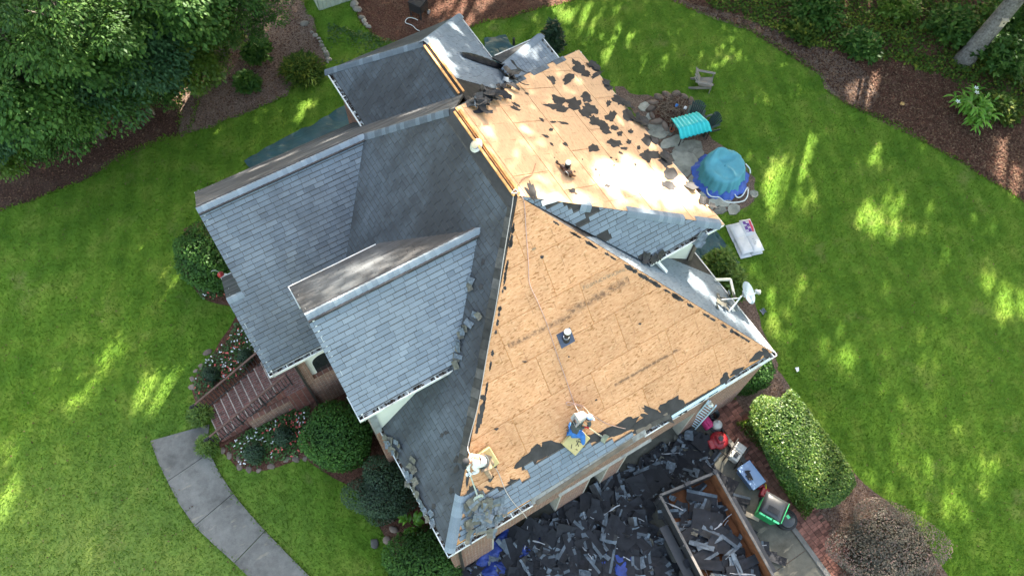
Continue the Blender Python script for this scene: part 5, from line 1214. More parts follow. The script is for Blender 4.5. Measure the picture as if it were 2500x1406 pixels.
    keep &= ~(~over & (rng.random(len(P)) < 0.66 * np.clip(thin, 0, 1)))
    P = P[keep]; N = np.tile(S3, (len(P), 1)) * 0.7 + rng.normal(0, 0.5, (len(P), 3)); V, F = leaf_geo(P, N, 0.36, 0.75, rng, 0.1, jit=0.4)
    mats = [LEAFMAT['oak'], M['bark']]
    o = link("tall_wood", np_mesh("tall_wood", V, F, rng.random(len(P)), mats), kind='stuff'); trunks.m = [0] * len(trunks.m); trunks.build("tall_wood_trunks", M['bark'], kind='stuff')
east_wood()
# ------------------------------------------------------------------ things on and round the house
def FH(px, py, h=0.0, sl=None):
    sl = sl or FRONT; return onplane(px, py, sl.n, sl.o + Vector((0, 0, h)))
def on_slope(o, sl, px, py, rot=0.0, z=0.03, tilt=(0, 0)):
    q = sl.px(px, py); o.matrix_world = Matrix.Translation(sl.world((q[0], q[1], z))) @ sl.Rm.to_4x4() @ Matrix.Rotation(rot, 4, 'Z') @ Matrix.Rotation(tilt[0], 4, 'X') @ Matrix.Rotation(tilt[1], 4, 'Y'); return o
M['top_grey'] = m_plain('loose_shingle_face', (0.095, 0.112, 0.130), 0.85, 0.25, 8, tint=0.45)
M['back_olive'] = m_plain('loose_shingle_back', (0.105, 0.098, 0.078), 0.85, 0.25, 6, tint=0.4)
M['black_felt'] = m_plain('black_felt_scrap', (0.012, 0.0125, 0.016), 0.7, 0.4, 4, tint=0.3)
M['strip_white'] = m_plain('release_tape', (0.30, 0.30, 0.31), 0.5, 0.15, 9)
def shingle_piece(w, l, curl, rng, face, torn=0.0, two=None):
    """a loose tab or strip: bent sheet with thickness, one long torn edge"""
    mb = MB(); n = 5; top = []; k = 3
    for i in range(n + 1):
        for j in range(k + 1):
            s, t = i / n - 0.5, j / k - 0.5; e = torn * rng.uniform(-1, 1) if i in (0, n) or j in (0, k) else 0
            top.append((w * s + e * 0.5, l * t + e, curl * (4 * s * s) + 0.004 * rng.uniform(-1, 1) + 0.008))
    m = k + 1; vs = top + [(x, y, z - 0.006) for x, y, z in top]; N = len(top)
    for i in range(n):
        for j in range(k):
            q = (i * m + j, (i + 1) * m + j, (i + 1) * m + j + 1, i * m + j + 1); mb_m = 0 if (two is None or j >= two) else 1
            mb.add([vs[x] for x in q], [(0, 1, 2, 3)], 0.5 + rng.uniform(-.3, .3), mb_m); mb.add([vs[N + x] for x in reversed(q)], [(0, 1, 2, 3)], 0.5, 1)
    rim = [i * m for i in range(n + 1)] + [n * m + j for j in range(1, k + 1)] + [i * m + k for i in range(n - 1, -1, -1)] + [j for j in range(k - 1, 0, -1)]
    for a, b in zip(rim, rim[1:] + rim[:1]): mb.add([vs[a], vs[N + a], vs[N + b], vs[b]], [(0, 1, 2, 3)], 0.4, 1)
    return mb
rng = random.Random(77)
def loose(sl, px, py, w, l, rot, curl, face, label, group, z=0.03, tilt=(0, 0), torn=0.01, two=None, mats=None):
    o = shingle_piece(w, l, curl, rng, 0, torn, two).build("loose_shingle", mats or ([M['top_grey'], M['back_olive']] if face else [M['back_olive'], M['top_grey']]))
    on_slope(o, sl, px, py, rot, z, tilt); return tag(o, label, "shingle", group)
gut = [(945, 1068), (957, 1075), (950, 1083), (972, 1078), (962, 1097), (980, 1090), (966, 1105), (974, 1110), (1012, 1122), (1008, 1138), (1014, 1146), (998, 1158), (1006, 1166), (1019, 1174), (1003, 1180), (1014, 1194), (1024, 1206), (1028, 1222), (1034, 1236), (1042, 1246), (1055, 1252), (1048, 1264), (1060, 1276)]
for i, (x, y) in enumerate(gut):
    f = rng.random() < 0.5; loose(WEST, x, y, rng.uniform(.17, .26), rng.uniform(.14, .21), rng.uniform(-.9, .9), rng.uniform(.01, .06), f, ("grey" if f else "olive-backed") + " curled shingle tab caught above the long left-hand gutter", "shingle tabs caught along the left-hand gutter", 0.03 + rng.uniform(0, .06), (rng.uniform(-.3, .3), rng.uniform(-.5, .3)))
val = [(1152, 684), (1150, 700), (1163, 768), (1173, 771), (1148, 789), (1139, 801), (1133, 809), (1127, 818), (1122, 838), (1118, 850), (1124, 846), (1116, 874), (1122, 870), (1117, 890)]
for i, (x, y) in enumerate(val):
    f = i % 2 == 0; loose(WEST, x, y, rng.uniform(.18, .27), rng.uniform(.12, .20), rng.uniform(-1, 1), rng.uniform(.0, .04), f, ("grey" if f else "olive-backed") + " shingle tab lying along the small dormer's right-hand valley", "shingle tabs lying along the dormer valley", 0.035 + rng.uniform(0, .05), (rng.uniform(-.25, .25), rng.uniform(-.25, .25)))
for i in range(32):
    x, y = rng.uniform(1140, 1232), rng.uniform(1212, 1312)
    if (x - 1140) * 0.62 + (y - 1212) > 118 or (x - 1140) * 0.4 + (y - 1212) < 8: continue
    f = rng.random() < 0.55; loose(FRONT, x, y, rng.uniform(.24, .55), rng.uniform(.17, .27), rng.uniform(-.9, 1.6), rng.uniform(0, .06), f, ("grey strip" if f else "olive strip") + " in the heap of stripped shingles below the white-shirted worker", "heap of stripped shingles at the front corner", 0.05 + rng.uniform(0, .05), (rng.uniform(-.15, .15), rng.uniform(-.15, .15)), 0.02, 1 if rng.random() < .5 else None)
for i in range(36):
    t = rng.random(); x = 1150 + 105 * t + rng.uniform(-14, 14); y = 282 - 82 * t + rng.uniform(-26, 18)
    f = rng.random(); mm = [M['black_felt'], M['back']] if f < .55 else ([M['top_grey'], M['black_felt']] if f < .75 else [M['back'], M['black_felt']])
    loose(EAST, x, y, rng.uniform(.25, .6), rng.uniform(.10, .22), rng.uniform(-.6, 1.2), rng.uniform(-.08, .12), True, "dark bent strip in the torn pile where the back roof meets the bare boards", "torn pile in the back valley", 0.05 + rng.uniform(0, .16), (rng.uniform(-.7, .7), rng.uniform(-.7, .7)), 0.03, mats=mm)
for i in range(12):
    x, y = 1752 + rng.uniform(-6, 50), 722 + rng.uniform(-6, 34) ; loose(STRIP, x, y, rng.uniform(.18, .35), rng.uniform(.1, .18), rng.uniform(-1, 1), rng.uniform(0, .06), i % 2, ("grey" if i % 2 else "olive") + " shingle scrap lying round the satellite dish's foot", "shingle scraps at the dish's foot", .04 + rng.uniform(0, .05), (rng.uniform(-.4, .4), rng.uniform(-.4, .4)))
for i in range(16):                               # felt rags hanging over the upper eave
    t = rng.random(); x = 1440 + (1735 - 1440) * t + rng.uniform(-8, 10); y = 155 + (520 - 155) * t + rng.uniform(-8, 8)
    loose(EAST, x, y, rng.uniform(.2, .5), rng.uniform(.18, .32), rng.uniform(-1, 1), rng.uniform(-.05, .08), True, "dark felt rag hanging over the upper right-hand gutter", "felt rags over the upper gutter", .03 + rng.uniform(0, .05), (rng.uniform(-.2, .2), rng.uniform(-.2, .3)), .05, mats=[M['felt'], M['black_felt']])
for (x, y, l) in ((1595, 632, "dark felt flap at the lower end of the small grey hip"), (1575, 628, "dark felt flap beside the foot of the pale strip"), (1612, 622, "dark felt flap above the hip's gutter"), (1710, 578, "olive shingle tab by the hip's far gutter corner"), (1705, 590, "grey shingle tab by the hip's far gutter corner")):
    loose(SOUTHEAST, x, y, .28, .24, rng.uniform(-1, 1), .04, True, l, None, .03, (rng.uniform(-.3, .3), rng.uniform(-.3, .3)), .05, mats=[M['felt'], M['black_felt']] if "felt" in l else None)
loose(SOUTHEAST, 1345, 489, .55, .13, -.15, .02, True, "pale upturned flashing at the top of the small grey hip", None, .03, (-.15, 0), .01, mats=[M['white_metal'], M['grey_metal']])
# black ribbed valley metal lying across the back roof
mb = MB(); n = 18; w = 0.19; vs = []
for i in range(n + 1):
    s = i / n; ww = w * math.sin(math.pi * min(1, 0.12 + s * 0.85)) + 0.02
    for j in range(7):
        t = j / 6 - 0.5; vs.append((s * 2.05, t * 2 * ww + 0.10 * math.sin(s * 3), 0.11 * (1 - 4 * t * t) * (0.5 + s * .5) + 0.012 * (i % 2)))
mb.add(vs, [(i * 7 + j, (i + 1) * 7 + j, (i + 1) * 7 + j + 1, i * 7 + j + 1) for i in range(n) for j in range(6)])
vm = mb.build("ridge_vent_strip", M['black_felt']); tag(vm, "long black curled strip lying across the lit back roof", "roof strip")
sd = vm.modifiers.new('thick', 'SOLIDIFY'); sd.thickness = 0.01
a_, b_ = BACKE.px(1124, 136), BACKE.px(1273, 189); on_slope(vm, BACKE, 1124, 136, math.atan2(b_[1] - a_[1], b_[0] - a_[0]), 0.05)

# ---- the two workers
def skin(name, pts, edges, radii, mat, parent, sub=2, root=0):
    me = bpy.data.meshes.new(name); me.from_pydata([tuple(p) for p in pts], edges, []); me.materials.append(mat); o = link(name, me, parent)
    m = o.modifiers.new('skin', 'SKIN'); m.use_smooth_shade = True; m.branch_smoothing = 0.3
    lay = me.skin_vertices[0] if me.skin_vertices else None
    if lay is None:
        bpy.context.view_layer.objects.active = o; lay = me.skin_vertices[0]
    for i, r in enumerate(radii): lay.data[i].radius = r if isinstance(r, tuple) else (r, r); lay.data[i].use_root = (i == root)
    s = o.modifiers.new('sub', 'SUBSURF'); s.levels = sub; s.render_levels = sub; return o
M['skin'] = m_plain('skin', (0.33, 0.17, 0.11), 0.55, 0.08, 5)
M['denim'] = m_plain('blue_denim', (0.035, 0.13, 0.36), 0.8, 0.25, 8); M['charcoal'] = m_plain('charcoal_cloth', (0.055, 0.06, 0.06), 0.85, 0.2, 6)
M['sunlit_shirt'] = m_plain('sunlit_charcoal_cloth', (0.30, 0.29, 0.28), 0.85, 0.15, 6); M['whiteshirt'] = m_plain('off_white_cloth', (0.55, 0.54, 0.51), 0.85, 0.12, 6)
M['khaki'] = m_plain('khaki_cloth', (0.25, 0.17, 0.115), 0.85, 0.35, 12); M['redglove'] = m_plain('red_glove', (0.50, 0.03, 0.03), 0.7, 0.15, 8); M['whiteglove'] = m_plain('white_glove', (0.6, 0.6, 0.6), 0.7, 0.1, 8)
M['bluecap'] = m_plain('blue_white_cap', (0.30, 0.36, 0.55), 0.6, 0.6, 16); M['blackcap'] = m_plain('black_cap', (0.02, 0.02, 0.022), 0.8, 0.3, 8); M['shoe'] = m_plain('brown_shoe', (0.12, 0.085, 0.06), 0.7, 0.3, 8); M['darkshoe'] = m_plain('dark_shoe', (0.04, 0.04, 0.045), 0.6, 0.3, 8); M['hair'] = m_plain('dark_hair', (0.025, 0.018, 0.015), 0.8, 0.3, 20)
def hand(name, wr, tipd, palm_n, mat, parent):
    wr, d, n = Vector(wr), Vector(tipd).normalized(), Vector(palm_n); n = (n - d * n.dot(d)).normalized(); s = d.cross(n)
    pts = [wr, wr + d * 0.05, wr + d * 0.09]; ed = [(0, 1), (1, 2)]; rr = [0.026, (0.036, 0.02), (0.036, 0.018)]
    for f in range(4):
        o = (f - 1.5) * 0.022; L = (0.075, 0.088, 0.082, 0.06)[f]; b = len(pts); p = wr + d * 0.09 + s * o
        pts += [p, p + d * L * 0.45 + n * 0.012, p + d * L * 0.7 + n * 0.045, p + d * L * 0.55 + n * 0.07]; ed += [(2, b), (b, b + 1), (b + 1, b + 2), (b + 2, b + 3)]; rr += [0.0105, 0.0100, 0.0092, 0.0085]
    b = len(pts); pts += [wr + d * 0.03 + s * 0.032, wr + d * 0.065 + s * 0.055 + n * 0.02, wr + d * 0.085 + s * 0.045 + n * 0.05]; ed += [(1, b), (b, b + 1), (b + 1, b + 2)]; rr += [0.013, 0.012, 0.010]
    return skin(name, pts, ed, rr, mat, parent, 1)
def head(c, face, up, cap, parent, hair):
    f, u = Vector(face).normalized(), Vector(up); u = (u - f * u.dot(f)).normalized(); s = u.cross(f); R = Matrix((f, s, u)).transposed(); c = Vector(c)
    import bmesh
    def blob(name, mat, fn, par, seg=16):
        bm = bmesh.new(); bmesh.ops.create_uvsphere(bm, u_segments=seg, v_segments=12, radius=1)
        for v in bm.verts: v.co = c + R @ Vector(fn(v.co))
        me = bpy.data.meshes.new(name); bm.to_mesh(me); bm.free(); me.materials.append(mat); me.polygons.foreach_set('use_smooth', [True] * len(me.polygons)); return link(name, me, par)
    h = blob("head", M['skin'], lambda q: (q.x * 0.098 + (0.018 if q.x > 0.85 and abs(q.z + .1) < .3 else 0), q.y * 0.075 * (1 - 0.18 * max(0, -q.z)), q.z * 0.118 - 0.015), parent)
    blob("nose", M['skin'], lambda q: (0.10 + q.x * 0.022, q.y * 0.014, -0.02 + q.z * 0.024), h, 8)
    for e in (-1, 1):
        blob("ear", M['skin'], lambda q: (-0.005 + q.x * 0.02, e * 0.076 + q.y * 0.01, -0.015 + q.z * 0.03), h, 8); blob("eye", M['black'], lambda q: (0.086 + q.x * 0.008, e * 0.03 + q.y * 0.012, 0.015 + q.z * 0.007), h, 8)
    blob("mouth", M['redglove'], lambda q: (0.09 + q.x * 0.008, q.y * 0.024, -0.065 + q.z * 0.006), h, 8)
    blob("hair", hair, lambda q: (-0.012 + q.x * 0.098, q.y * 0.083, 0.012 + q.z * 0.105 if q.z > -0.3 else -0.02), h)
    cp = blob("cap", cap, lambda q: (q.x * 0.112, q.y * 0.092, max(0.028, 0.03 + q.z * 0.108)), parent)
    mb = MB(); pts = [(c + R @ Vector((0.07 + 0.125 * math.cos(t), 0.088 * math.sin(t), 0.038 - 0.02 * math.cos(t)))) for t in [(-1.35 + 2.7 * i / 8) for i in range(9)]]
    mb.slab(pts, 0.008, u); mb.build("cap_brim", cap, cp); return h
def person(label, J, up, face, mats, shirt_split=None):
    o = empty("person", J['pelvis'], label, "person"); o0 = Vector(J['pelvis']); P = {k: Vector(v) - o0 for k, v in J.items()}
    ks = ['pelvis', 'waist', 'chest', 'neck', 'skull', 'shl', 'ell', 'wrl', 'shr', 'elr', 'wrr', 'hil', 'knl', 'anl', 'hir', 'knr', 'anr', 'tol', 'tor']; ix = {k: i for i, k in enumerate(ks)}
    P['waist'] = P['pelvis'].lerp(P['chest'], 0.45); P['skull'] = P['head']
    ed = [(ix[a], ix[b]) for a, b in (('pelvis', 'waist'), ('waist', 'chest'), ('chest', 'neck'), ('neck', 'skull'), ('chest', 'shl'), ('shl', 'ell'), ('ell', 'wrl'), ('chest', 'shr'), ('shr', 'elr'), ('elr', 'wrr'), ('pelvis', 'hil'), ('hil', 'knl'), ('knl', 'anl'), ('pelvis', 'hir'), ('hir', 'knr'), ('knr', 'anr'), ('anl', 'tol'), ('anr', 'tor'))]
    skin("body", [P[k] for k in ks], ed, [0.12, 0.105, 0.115, 0.055, 0.07, 0.062, 0.044, 0.03, 0.062, 0.044, 0.03, 0.085, 0.058, 0.04, 0.085, 0.058, 0.04, 0.035, 0.035], M['skin'], o)
    ks2 = ['waist', 'pelvis', 'chest', 'neck', 'shl', 'ell', 'wrl', 'shr', 'elr', 'wrr']; i2 = {k: i for i, k in enumerate(ks2)}; Q = dict(P); Q['neck'] = P['chest'].lerp(P['neck'], 0.7)
    skin("shirt", [Q[k] for k in ks2], [(i2[a], i2[b]) for a, b in (('waist', 'pelvis'), ('waist', 'chest'), ('chest', 'neck'), ('chest', 'shl'), ('shl', 'ell'), ('ell', 'wrl'), ('chest', 'shr'), ('shr', 'elr'), ('elr', 'wrr'))],
         [0.15, 0.15, 0.165, 0.08, 0.088, 0.062, 0.046, 0.088, 0.062, 0.046], mats['shirt'], o)
    ks3 = ['pelvis', 'hil', 'knl', 'anl', 'hir', 'knr', 'anr']; i3 = {k: i for i, k in enumerate(ks3)}
    skin("trousers", [P[k] for k in ks3], [(i3[a], i3[b]) for a, b in (('pelvis', 'hil'), ('hil', 'knl'), ('knl', 'anl'), ('pelvis', 'hir'), ('hir', 'knr'), ('knr', 'anr'))], [0.155, 0.11, 0.082, 0.068, 0.11, 0.082, 0.068], mats['trousers'], o)
    for a, t, nm in (('anl', 'tol', "shoe"), ('anr', 'tor', "shoe")):
        d = P[t] - P[a]; skin(nm, [P[a] + Vector((0, 0, 0.0)), P[a] - d * 0.2, P[a] + d * 0.5, P[t]], [(0, 1), (0, 2), (2, 3)], [0.055, 0.045, 0.05, 0.042], mats['shoe'], o, 1)
    for a, e, nm in (('wrl', 'ell', "glove"), ('wrr', 'elr', "glove")): hand(nm, P[a], (P['grip'] - P[a]) if (P['grip'] - P[a]).length > .03 else (P[a] - P[e]), Vector((0.2, -0.5, -0.8)), mats['glove'], o)
    hd = head(P['head'], face, up, mats['cap'], o, M['hair'])
    if 'sunlit_top' in mats:
        skin("sunlit_shirt_top", [P['chest'].lerp(P['neck'], 0.25) + Vector(up) * 0.05, P['shl'] + Vector(up) * 0.02, P['shr'] + Vector(up) * 0.02], [(0, 1), (0, 2)], [0.15, 0.085, 0.085], mats['sunlit_top'], o)  # pale shoulders paint sunlight on the charcoal shirt
    if 'belt' in mats:
        b = P['pelvis'].lerp(P['chest'], 0.12); x = (P['chest'] - P['pelvis']).normalized(); y = x.orthogonal().normalized(); z = x.cross(y)
        MB().tube([b + (y * math.cos(t) + z * math.sin(t)) * 0.165 for t in [2 * math.pi * i / 16 for i in range(17)]], 0.024, 6).build("belt", mats['belt'], o)
    return o
# worker in jeans, kneeling on the foam pad and working a shovel to his right
pel = FH(1401, 1050, .30); che = FH(1412, 1027, .62); nec = FH(1424, 1015, .66); hea = FH(1437, 1021, .68); grip1 = FH(1433, 1041, .40)
person("person in charcoal shirt, blue jeans and red gloves kneeling on a foam pad", dict(pelvis=pel, chest=che, neck=nec, head=hea, shl=FH(1428, 1011, .55), shr=FH(1406, 1026, .68), ell=FH(1440, 1034, .42), elr=FH(1413, 1045, .55), wrl=FH(1436, 1042, .38), wrr=FH(1426, 1043, .42),
       hil=FH(1407, 1054, .27), hir=FH(1396, 1049, .27), knl=FH(1423, 1061, .32), anl=FH(1423, 1085, .09), knr=FH(1408, 1062, .16), anr=FH(1390, 1047, .12), tol=FH(1427, 1091, .05), tor=FH(1384, 1052, .08), grip=grip1),
       (0.2, 0.3, 1), (0.75, -0.35, -0.55), dict(shirt=M['charcoal'], sunlit_top=M['sunlit_shirt'], trousers=M['denim'], shoe=M['shoe'], glove=M['redglove'], cap=M['bluecap']))
def shovel(label, g, tip, mat, blade_mat, w=0.24, l=0.26, back=0.25):
    g, tip = Vector(g), Vector(tip); d = (tip - g).normalized(); o = empty("roofing_shovel", g, label, "shovel"); L = (tip - g).length
    MB().tube([-d * back, d * (L - l)], 0.019, 8).build("handle", mat, o); up = FRONT.n; s = d.cross(up).normalized(); n = s.cross(d); e = d * (L - l)
    mb = MB(); vs = []
    for i, t in enumerate((0.0, 0.25, 1.0)):
        for k in (-1, -.5, 0, .5, 1): vs.append(e + d * l * t + s * (w * 0.5 * k * (0.55 if i == 0 else 1)) + n * (0.035 * k * k * (1 - 0.5 * t) + (0.05 if i == 0 else 0) * (1 - abs(k))))
    mb.add(vs, [(i * 5 + k, i * 5 + k + 1, (i + 1) * 5 + k + 1, (i + 1) * 5 + k) for i in range(2) for k in range(4)]); b = mb.build("blade", blade_mat, o); m = b.modifiers.new('t', 'SOLIDIFY'); m.thickness = 0.006
    MB().tube([e - d * 0.12, e + d * 0.04], 0.027, 8).build("socket", blade_mat, o); return o
M['ash'] = m_plain('worn_ash_handle', (0.48, 0.38, 0.26), 0.6, 0.15, 9); M['steel'] = m_plain('scuffed_steel', (0.30, 0.31, 0.31), 0.4, 0.25, 9, metal=0.7); M['glass_handle'] = m_plain('grey_green_handle', (0.33, 0.36, 0.31), 0.5, 0.12, 9)
shovel("steel tear-off shovel held by the worker in jeans", grip1, FH(1481, 1073, .06), M['ash'], M['steel'])
pel = FH(1181, 1127, .34); che = FH(1161, 1124, .60); nec = FH(1149, 1124, .66); hea = FH(1139, 1128, .66); grip2 = FH(1147, 1156, .45)
person("person in white shirt, khaki trousers and dark cap bending over the front hip", dict(pelvis=pel, chest=che, neck=nec, head=hea, shl=FH(1156, 1139, .58), shr=FH(1151, 1112, .60), ell=FH(1168, 1149, .46), elr=FH(1142, 1140, .5), wrl=FH(1152, 1156, .44), wrr=FH(1145, 1149, .48),
       hil=FH(1183, 1134, .30), hir=FH(1184, 1120, .28), knl=FH(1186, 1147, .26), anl=FH(1199, 1166, .09), knr=FH(1196, 1124, .14), anr=FH(1205, 1134, .10), tol=FH(1194, 1176, .05), tor=FH(1212, 1140, .06), grip=grip2),
       (-0.25, 0.3, 1), (-0.7, -0.5, -0.35), dict(shirt=M['whiteshirt'], trousers=M['khaki'], shoe=M['darkshoe'], glove=M['whiteglove'], cap=M['blackcap'], belt=M['charcoal']))
shovel("grey-handled tear-off shovel held by the white-shirted worker", grip2, FH(1170, 1222, .10), M['glass_handle'], M['grey_metal'], 0.28, 0.24, 0.18)
# foam pads
M['foam'] = m_plain('yellow_foam', (0.40, 0.325, 0.15), 0.9, 0.15, 4, bump=0.01, dirt=(0.36, 0.29, 0.14)); M['marker'] = m_plain('marker_ink', (0.03, 0.03, 0.025), 0.8, 0.2, 9)
def pad(label, px, py, w, l, rot, strokes):
    f = empty("foam_pad", (0, 0, 0), label, "foam pad"); on_slope(f, FRONT, px, py, rot, 0.026)
    mb = MB(); mb.box((0, 0, 0.055), (w, l, 0.11)); mb.build("cushion", M['foam'], f, bev=0.02)
    for st in strokes:
        mb = MB(); mb.tube([(x * w / 2, y * l / 2, 0.1105) for x, y in st], 0.011, 5); mb.build("marker_stroke", M['marker'], f)
pa = FRONT.px(1362, 1068); pb = FRONT.px(1403, 1104)
pad("yellow foam pad marked with black strokes under the worker in jeans", 1402, 1072, 0.58, 0.62, math.atan2(pb[1] - pa[1], pb[0] - pa[0]),
    [[(-.1, .82), (.25, .85), (.45, .6), (.3, .35), (.0, .3), (.05, .1), (.5, .2)][::1], [(-.1, .05), (.55, -.2)], [(.2, .15), (.25, -.35)], [(-.2, -.45), (.05, -.75)], [(.5, -.55), (.7, -.5)]])
pa = FRONT.px(1184, 1091); pb = FRONT.px(1209, 1131)
pad("yellow foam pad under the white-shirted worker's knee", 1187, 1117, 0.58, 0.42, math.atan2(pb[1] - pa[1], pb[0] - pa[0]), [[(-.1, .2), (.2, .4), (.4, .2), (.2, -.1)], [(.3, -.3), (.6, -.1)]])
# safety ropes
M['rope_grey'] = m_plain('grey_rope', (0.36, 0.32, 0.29), 0.9, 0.2, 30); M['rope_pink'] = m_plain('faded_pink_rope', (0.36, 0.24, 0.20), 0.9, 0.2, 30); M['rope_brown'] = m_plain('brown_rope', (0.36, 0.20, 0.12), 0.9, 0.2, 30)
def smooth_path(pts, k=6):
    out = []; n = len(pts)
    for i in range(n - 1):
        p0, p1, p2, p3 = pts[max(0, i - 1)], pts[i], pts[i + 1], pts[min(n - 1, i + 2)]
        for j in range(k):
            t = j / k; out.append(0.5 * ((2 * p1) + (p2 - p0) * t + (2 * p0 - 5 * p1 + 4 * p2 - p3) * t * t + (3 * p1 - p0 - 3 * p2 + p3) * t ** 3))
    return out + [pts[-1]]
def rope(label, pts, mat, r=0.011):
    w = [FH(x, y, h if len(q) == 0 else h, q[0] if q else None) for (x, y, h, *q) in pts]; tag(MB().tube(smooth_path(w), r, 6).build("rope", mat, smooth=True), label, "rope", "safety ropes on the roof")
rope("grey rope running down beside the left hip to the white-shirted worker", [(1254, 470, .08, WEST), (1250, 505, .09, WEST), (1231, 620, .08, WEST), (1214, 730, .07, WEST), (1190, 860, .07, WEST), (1168, 985, .08, WEST), (1147, 1068, .10, WEST), (1142, 1096, .25, WEST), (1150, 1112, .62)], M['rope_grey'])
rope("faded pink rope hanging down the middle of the bare front boards", [(1257, 472, .10), (1278, 488, .05), (1284, 560, .06), (1290, 640, .06), (1293, 692, .06), (1312, 735, .06), (1335, 790, .06), (1360, 865, .06), (1385, 935, .06), (1402, 985, .07), (1412, 1004, .4)], M['rope_pink'])
rope("looped pink rope end lying by the worker in jeans", [(1440, 1010, .5), (1424, 992, .08), (1405, 985, .07), (1384, 981, .07), (1386, 988, .07), (1404, 987, .07), (1420, 994, .07), (1414, 1000, .08), (1408, 996, .07), (1407, 988, .07)], M['rope_pink'], 0.010)
rope("pink rope trailing from the worker in jeans to the last shingles", [(1437, 1008, .55), (1455, 1018, .1), (1480, 1033, .07), (1505, 1041, .07), (1527, 1046, .07)], M['rope_pink'])
rope("grey rope from the small foam pad down over the gutter", [(1190, 1114, .15), (1197, 1128, .14), (1215, 1150, .06), (1232, 1192, .07), (1245, 1215, .07), (1262, 1236, .08), (1276, 1250, .10), (1286, 1264, -.05)], M['rope_grey'])
rope("short brown rope tail lying on the bright right-hand boards", [(1254, 466, .08, EAST), (1268, 446, .05, EAST), (1280, 434, .05, EAST), (1297, 428, .05, EAST), (1303, 415, .05, EAST), (1308, 399, .05, EAST)], M['rope_brown'], .013)
k_ = FH(1256, 469, .1); kn = MB(); kn.tube([k_ + Vector((.07 * math.cos(t), .07 * math.sin(t) * .6, .03 * math.sin(2 * t))) for t in [i * .7 for i in range(12)]], .018, 6); tag(kn.build("rope_anchor", M['rope_grey'], smooth=True), "pale knotted rope anchor at the peak of the roof", "rope anchor")
# straw hat on the ridge
ht = empty("sun_hat", (0, 0, 0), "white wide-brimmed hat with a dark band resting on the ridge", "hat"); hp_ = FH(1163, 356, .06, WEST); ht.location = hp_; ht.rotation_euler = (rad(-8), rad(-34), 0)
M['straw'] = m_plain('white_straw', (0.66, 0.63, 0.58), 0.8, 0.1, 20); M['tan'] = m_plain('tan_crown', (0.52, 0.42, 0.30), 0.8, 0.15, 12); M['band'] = m_plain('blue_band', (0.18, 0.19, 0.30), 0.8, 0.3, 20)
MB().lathe([(0.185, 0.005), (0.15, -0.008), (0.09, 0.0), (0.09, 0.008), (0.15, 0.0), (0.185, 0.013)], (0, 0, 0), 28).build("brim", M['straw'], ht, smooth=True)
MB().lathe([(0.101, 0.0), (0.098, 0.05), (0.088, 0.10), (0.06, 0.125), (0.0, 0.115)], (0, 0, 0), 24).build("crown", M['tan'], ht, smooth=True); MB().lathe([(0.105, 0.008), (0.103, 0.042)], (0, 0, 0), 24).build("hat_band", M['band'], ht)
# tool belt by the pipe
tb = empty("tool_belt", (0, 0, 0), "dark brown leather tool belt heaped below the right-hand vent pipe", "tool belt"); on_slope(tb, EAST, 1378, 425, .5, .02); M['leather'] = m_plain('oiled_leather', (0.045, 0.016, 0.010), 0.45, 0.4, 8, spec=.5)
MB().box((0, -0.06, 0.06), (0.42, 0.12, 0.10), Matrix.Rotation(-.3, 3, 'Z')).build("pouch", M['leather'], tb, bev=.03); MB().box((-.08, 0.02, 0.10), (0.16, 0.1, 0.16), Matrix.Rotation(.5, 3, 'Z')).build("pouch", M['leather'], tb, bev=.03)
MB().tube(smooth_path([Vector(p) for p in ((-.25, -.1, .05), (-.18, .08, .14), (-.05, .16, .2), (.06, .1, .14), (.02, 0, .12), (.2, -.05, .1), (.3, -.12, .04))]), .028, 6).build("strap", M['leather'], tb, smooth=True); MB().tube(smooth_path([Vector(p) for p in ((-.12, .1, .05), (-.1, .2, .18), (0, .2, .2), (.02, .1, .06))]), .012, 6).build("buckle", M['steel'], tb)

# ---- satellite dish
base = STRIP.world((*STRIP.px(1785, 755), 0.03)); r_ = _ray(1823, 716); t_ = (11.25 - CAM_C[0]) / r_[0]; dc = Vector(CAM_C + t_ * r_)
sdish = empty("satellite_dish", base, "pale grey satellite dish on a strutted mast at the right-hand eave", "satellite dish"); el = rad(46); nrm = Vector((0.83 * math.cos(el), -0.55 * math.cos(el), math.sin(el))).normalized()
M['dish'] = m_plain('dish_grey', (0.25, 0.30, 0.345), 0.45, 0.06, 3, spec=.4); q_ = nrm.to_track_quat('Z', 'Y').to_matrix(); D_ = dc - base
mb = MB(); mb.lathe([(0.0, 0.0), (0.15, 0.012), (0.26, 0.042), (0.35, 0.076), (0.355, 0.073), (0.26, 0.032), (0.15, 0.0), (0.0, -0.012)], D_, 36, q_); mb.build("reflector", M['dish'], sdish, smooth=True)
for a in range(4): MB().lathe([(0.008, 0.02), (0.008, 0.03)], D_ + q_ @ Vector((0.07 * math.cos(a * 1.57 + .8), 0.07 * math.sin(a * 1.57 + .8), 0)), 8, q_).build("bolt", M['dark_metal'], sdish)
knee = Vector((0.30, 0.10, 0.42)); MB().tube([(0, 0, 0), knee * 0.85, D_ - nrm * 0.08], 0.026, 10).build("mast", M['white_metal'], sdish); MB().tube([(-0.35, 0.35, 0.33), knee * .8], 0.014, 8).build("strut", M['white_metal'], sdish); MB().tube([(-0.30, -0.10, 0.30), knee * .7], 0.014, 8).build("strut", M['white_metal'], sdish)
MB().box((0, 0, 0), (0.2, 0.2, 0.02), STRIP.Rm).build("foot_plate", M['white_metal'], sdish); MB().box(D_ - nrm * 0.06, (0.16, 0.16, 0.07), q_).build("bracket", M['white_metal'], sdish)
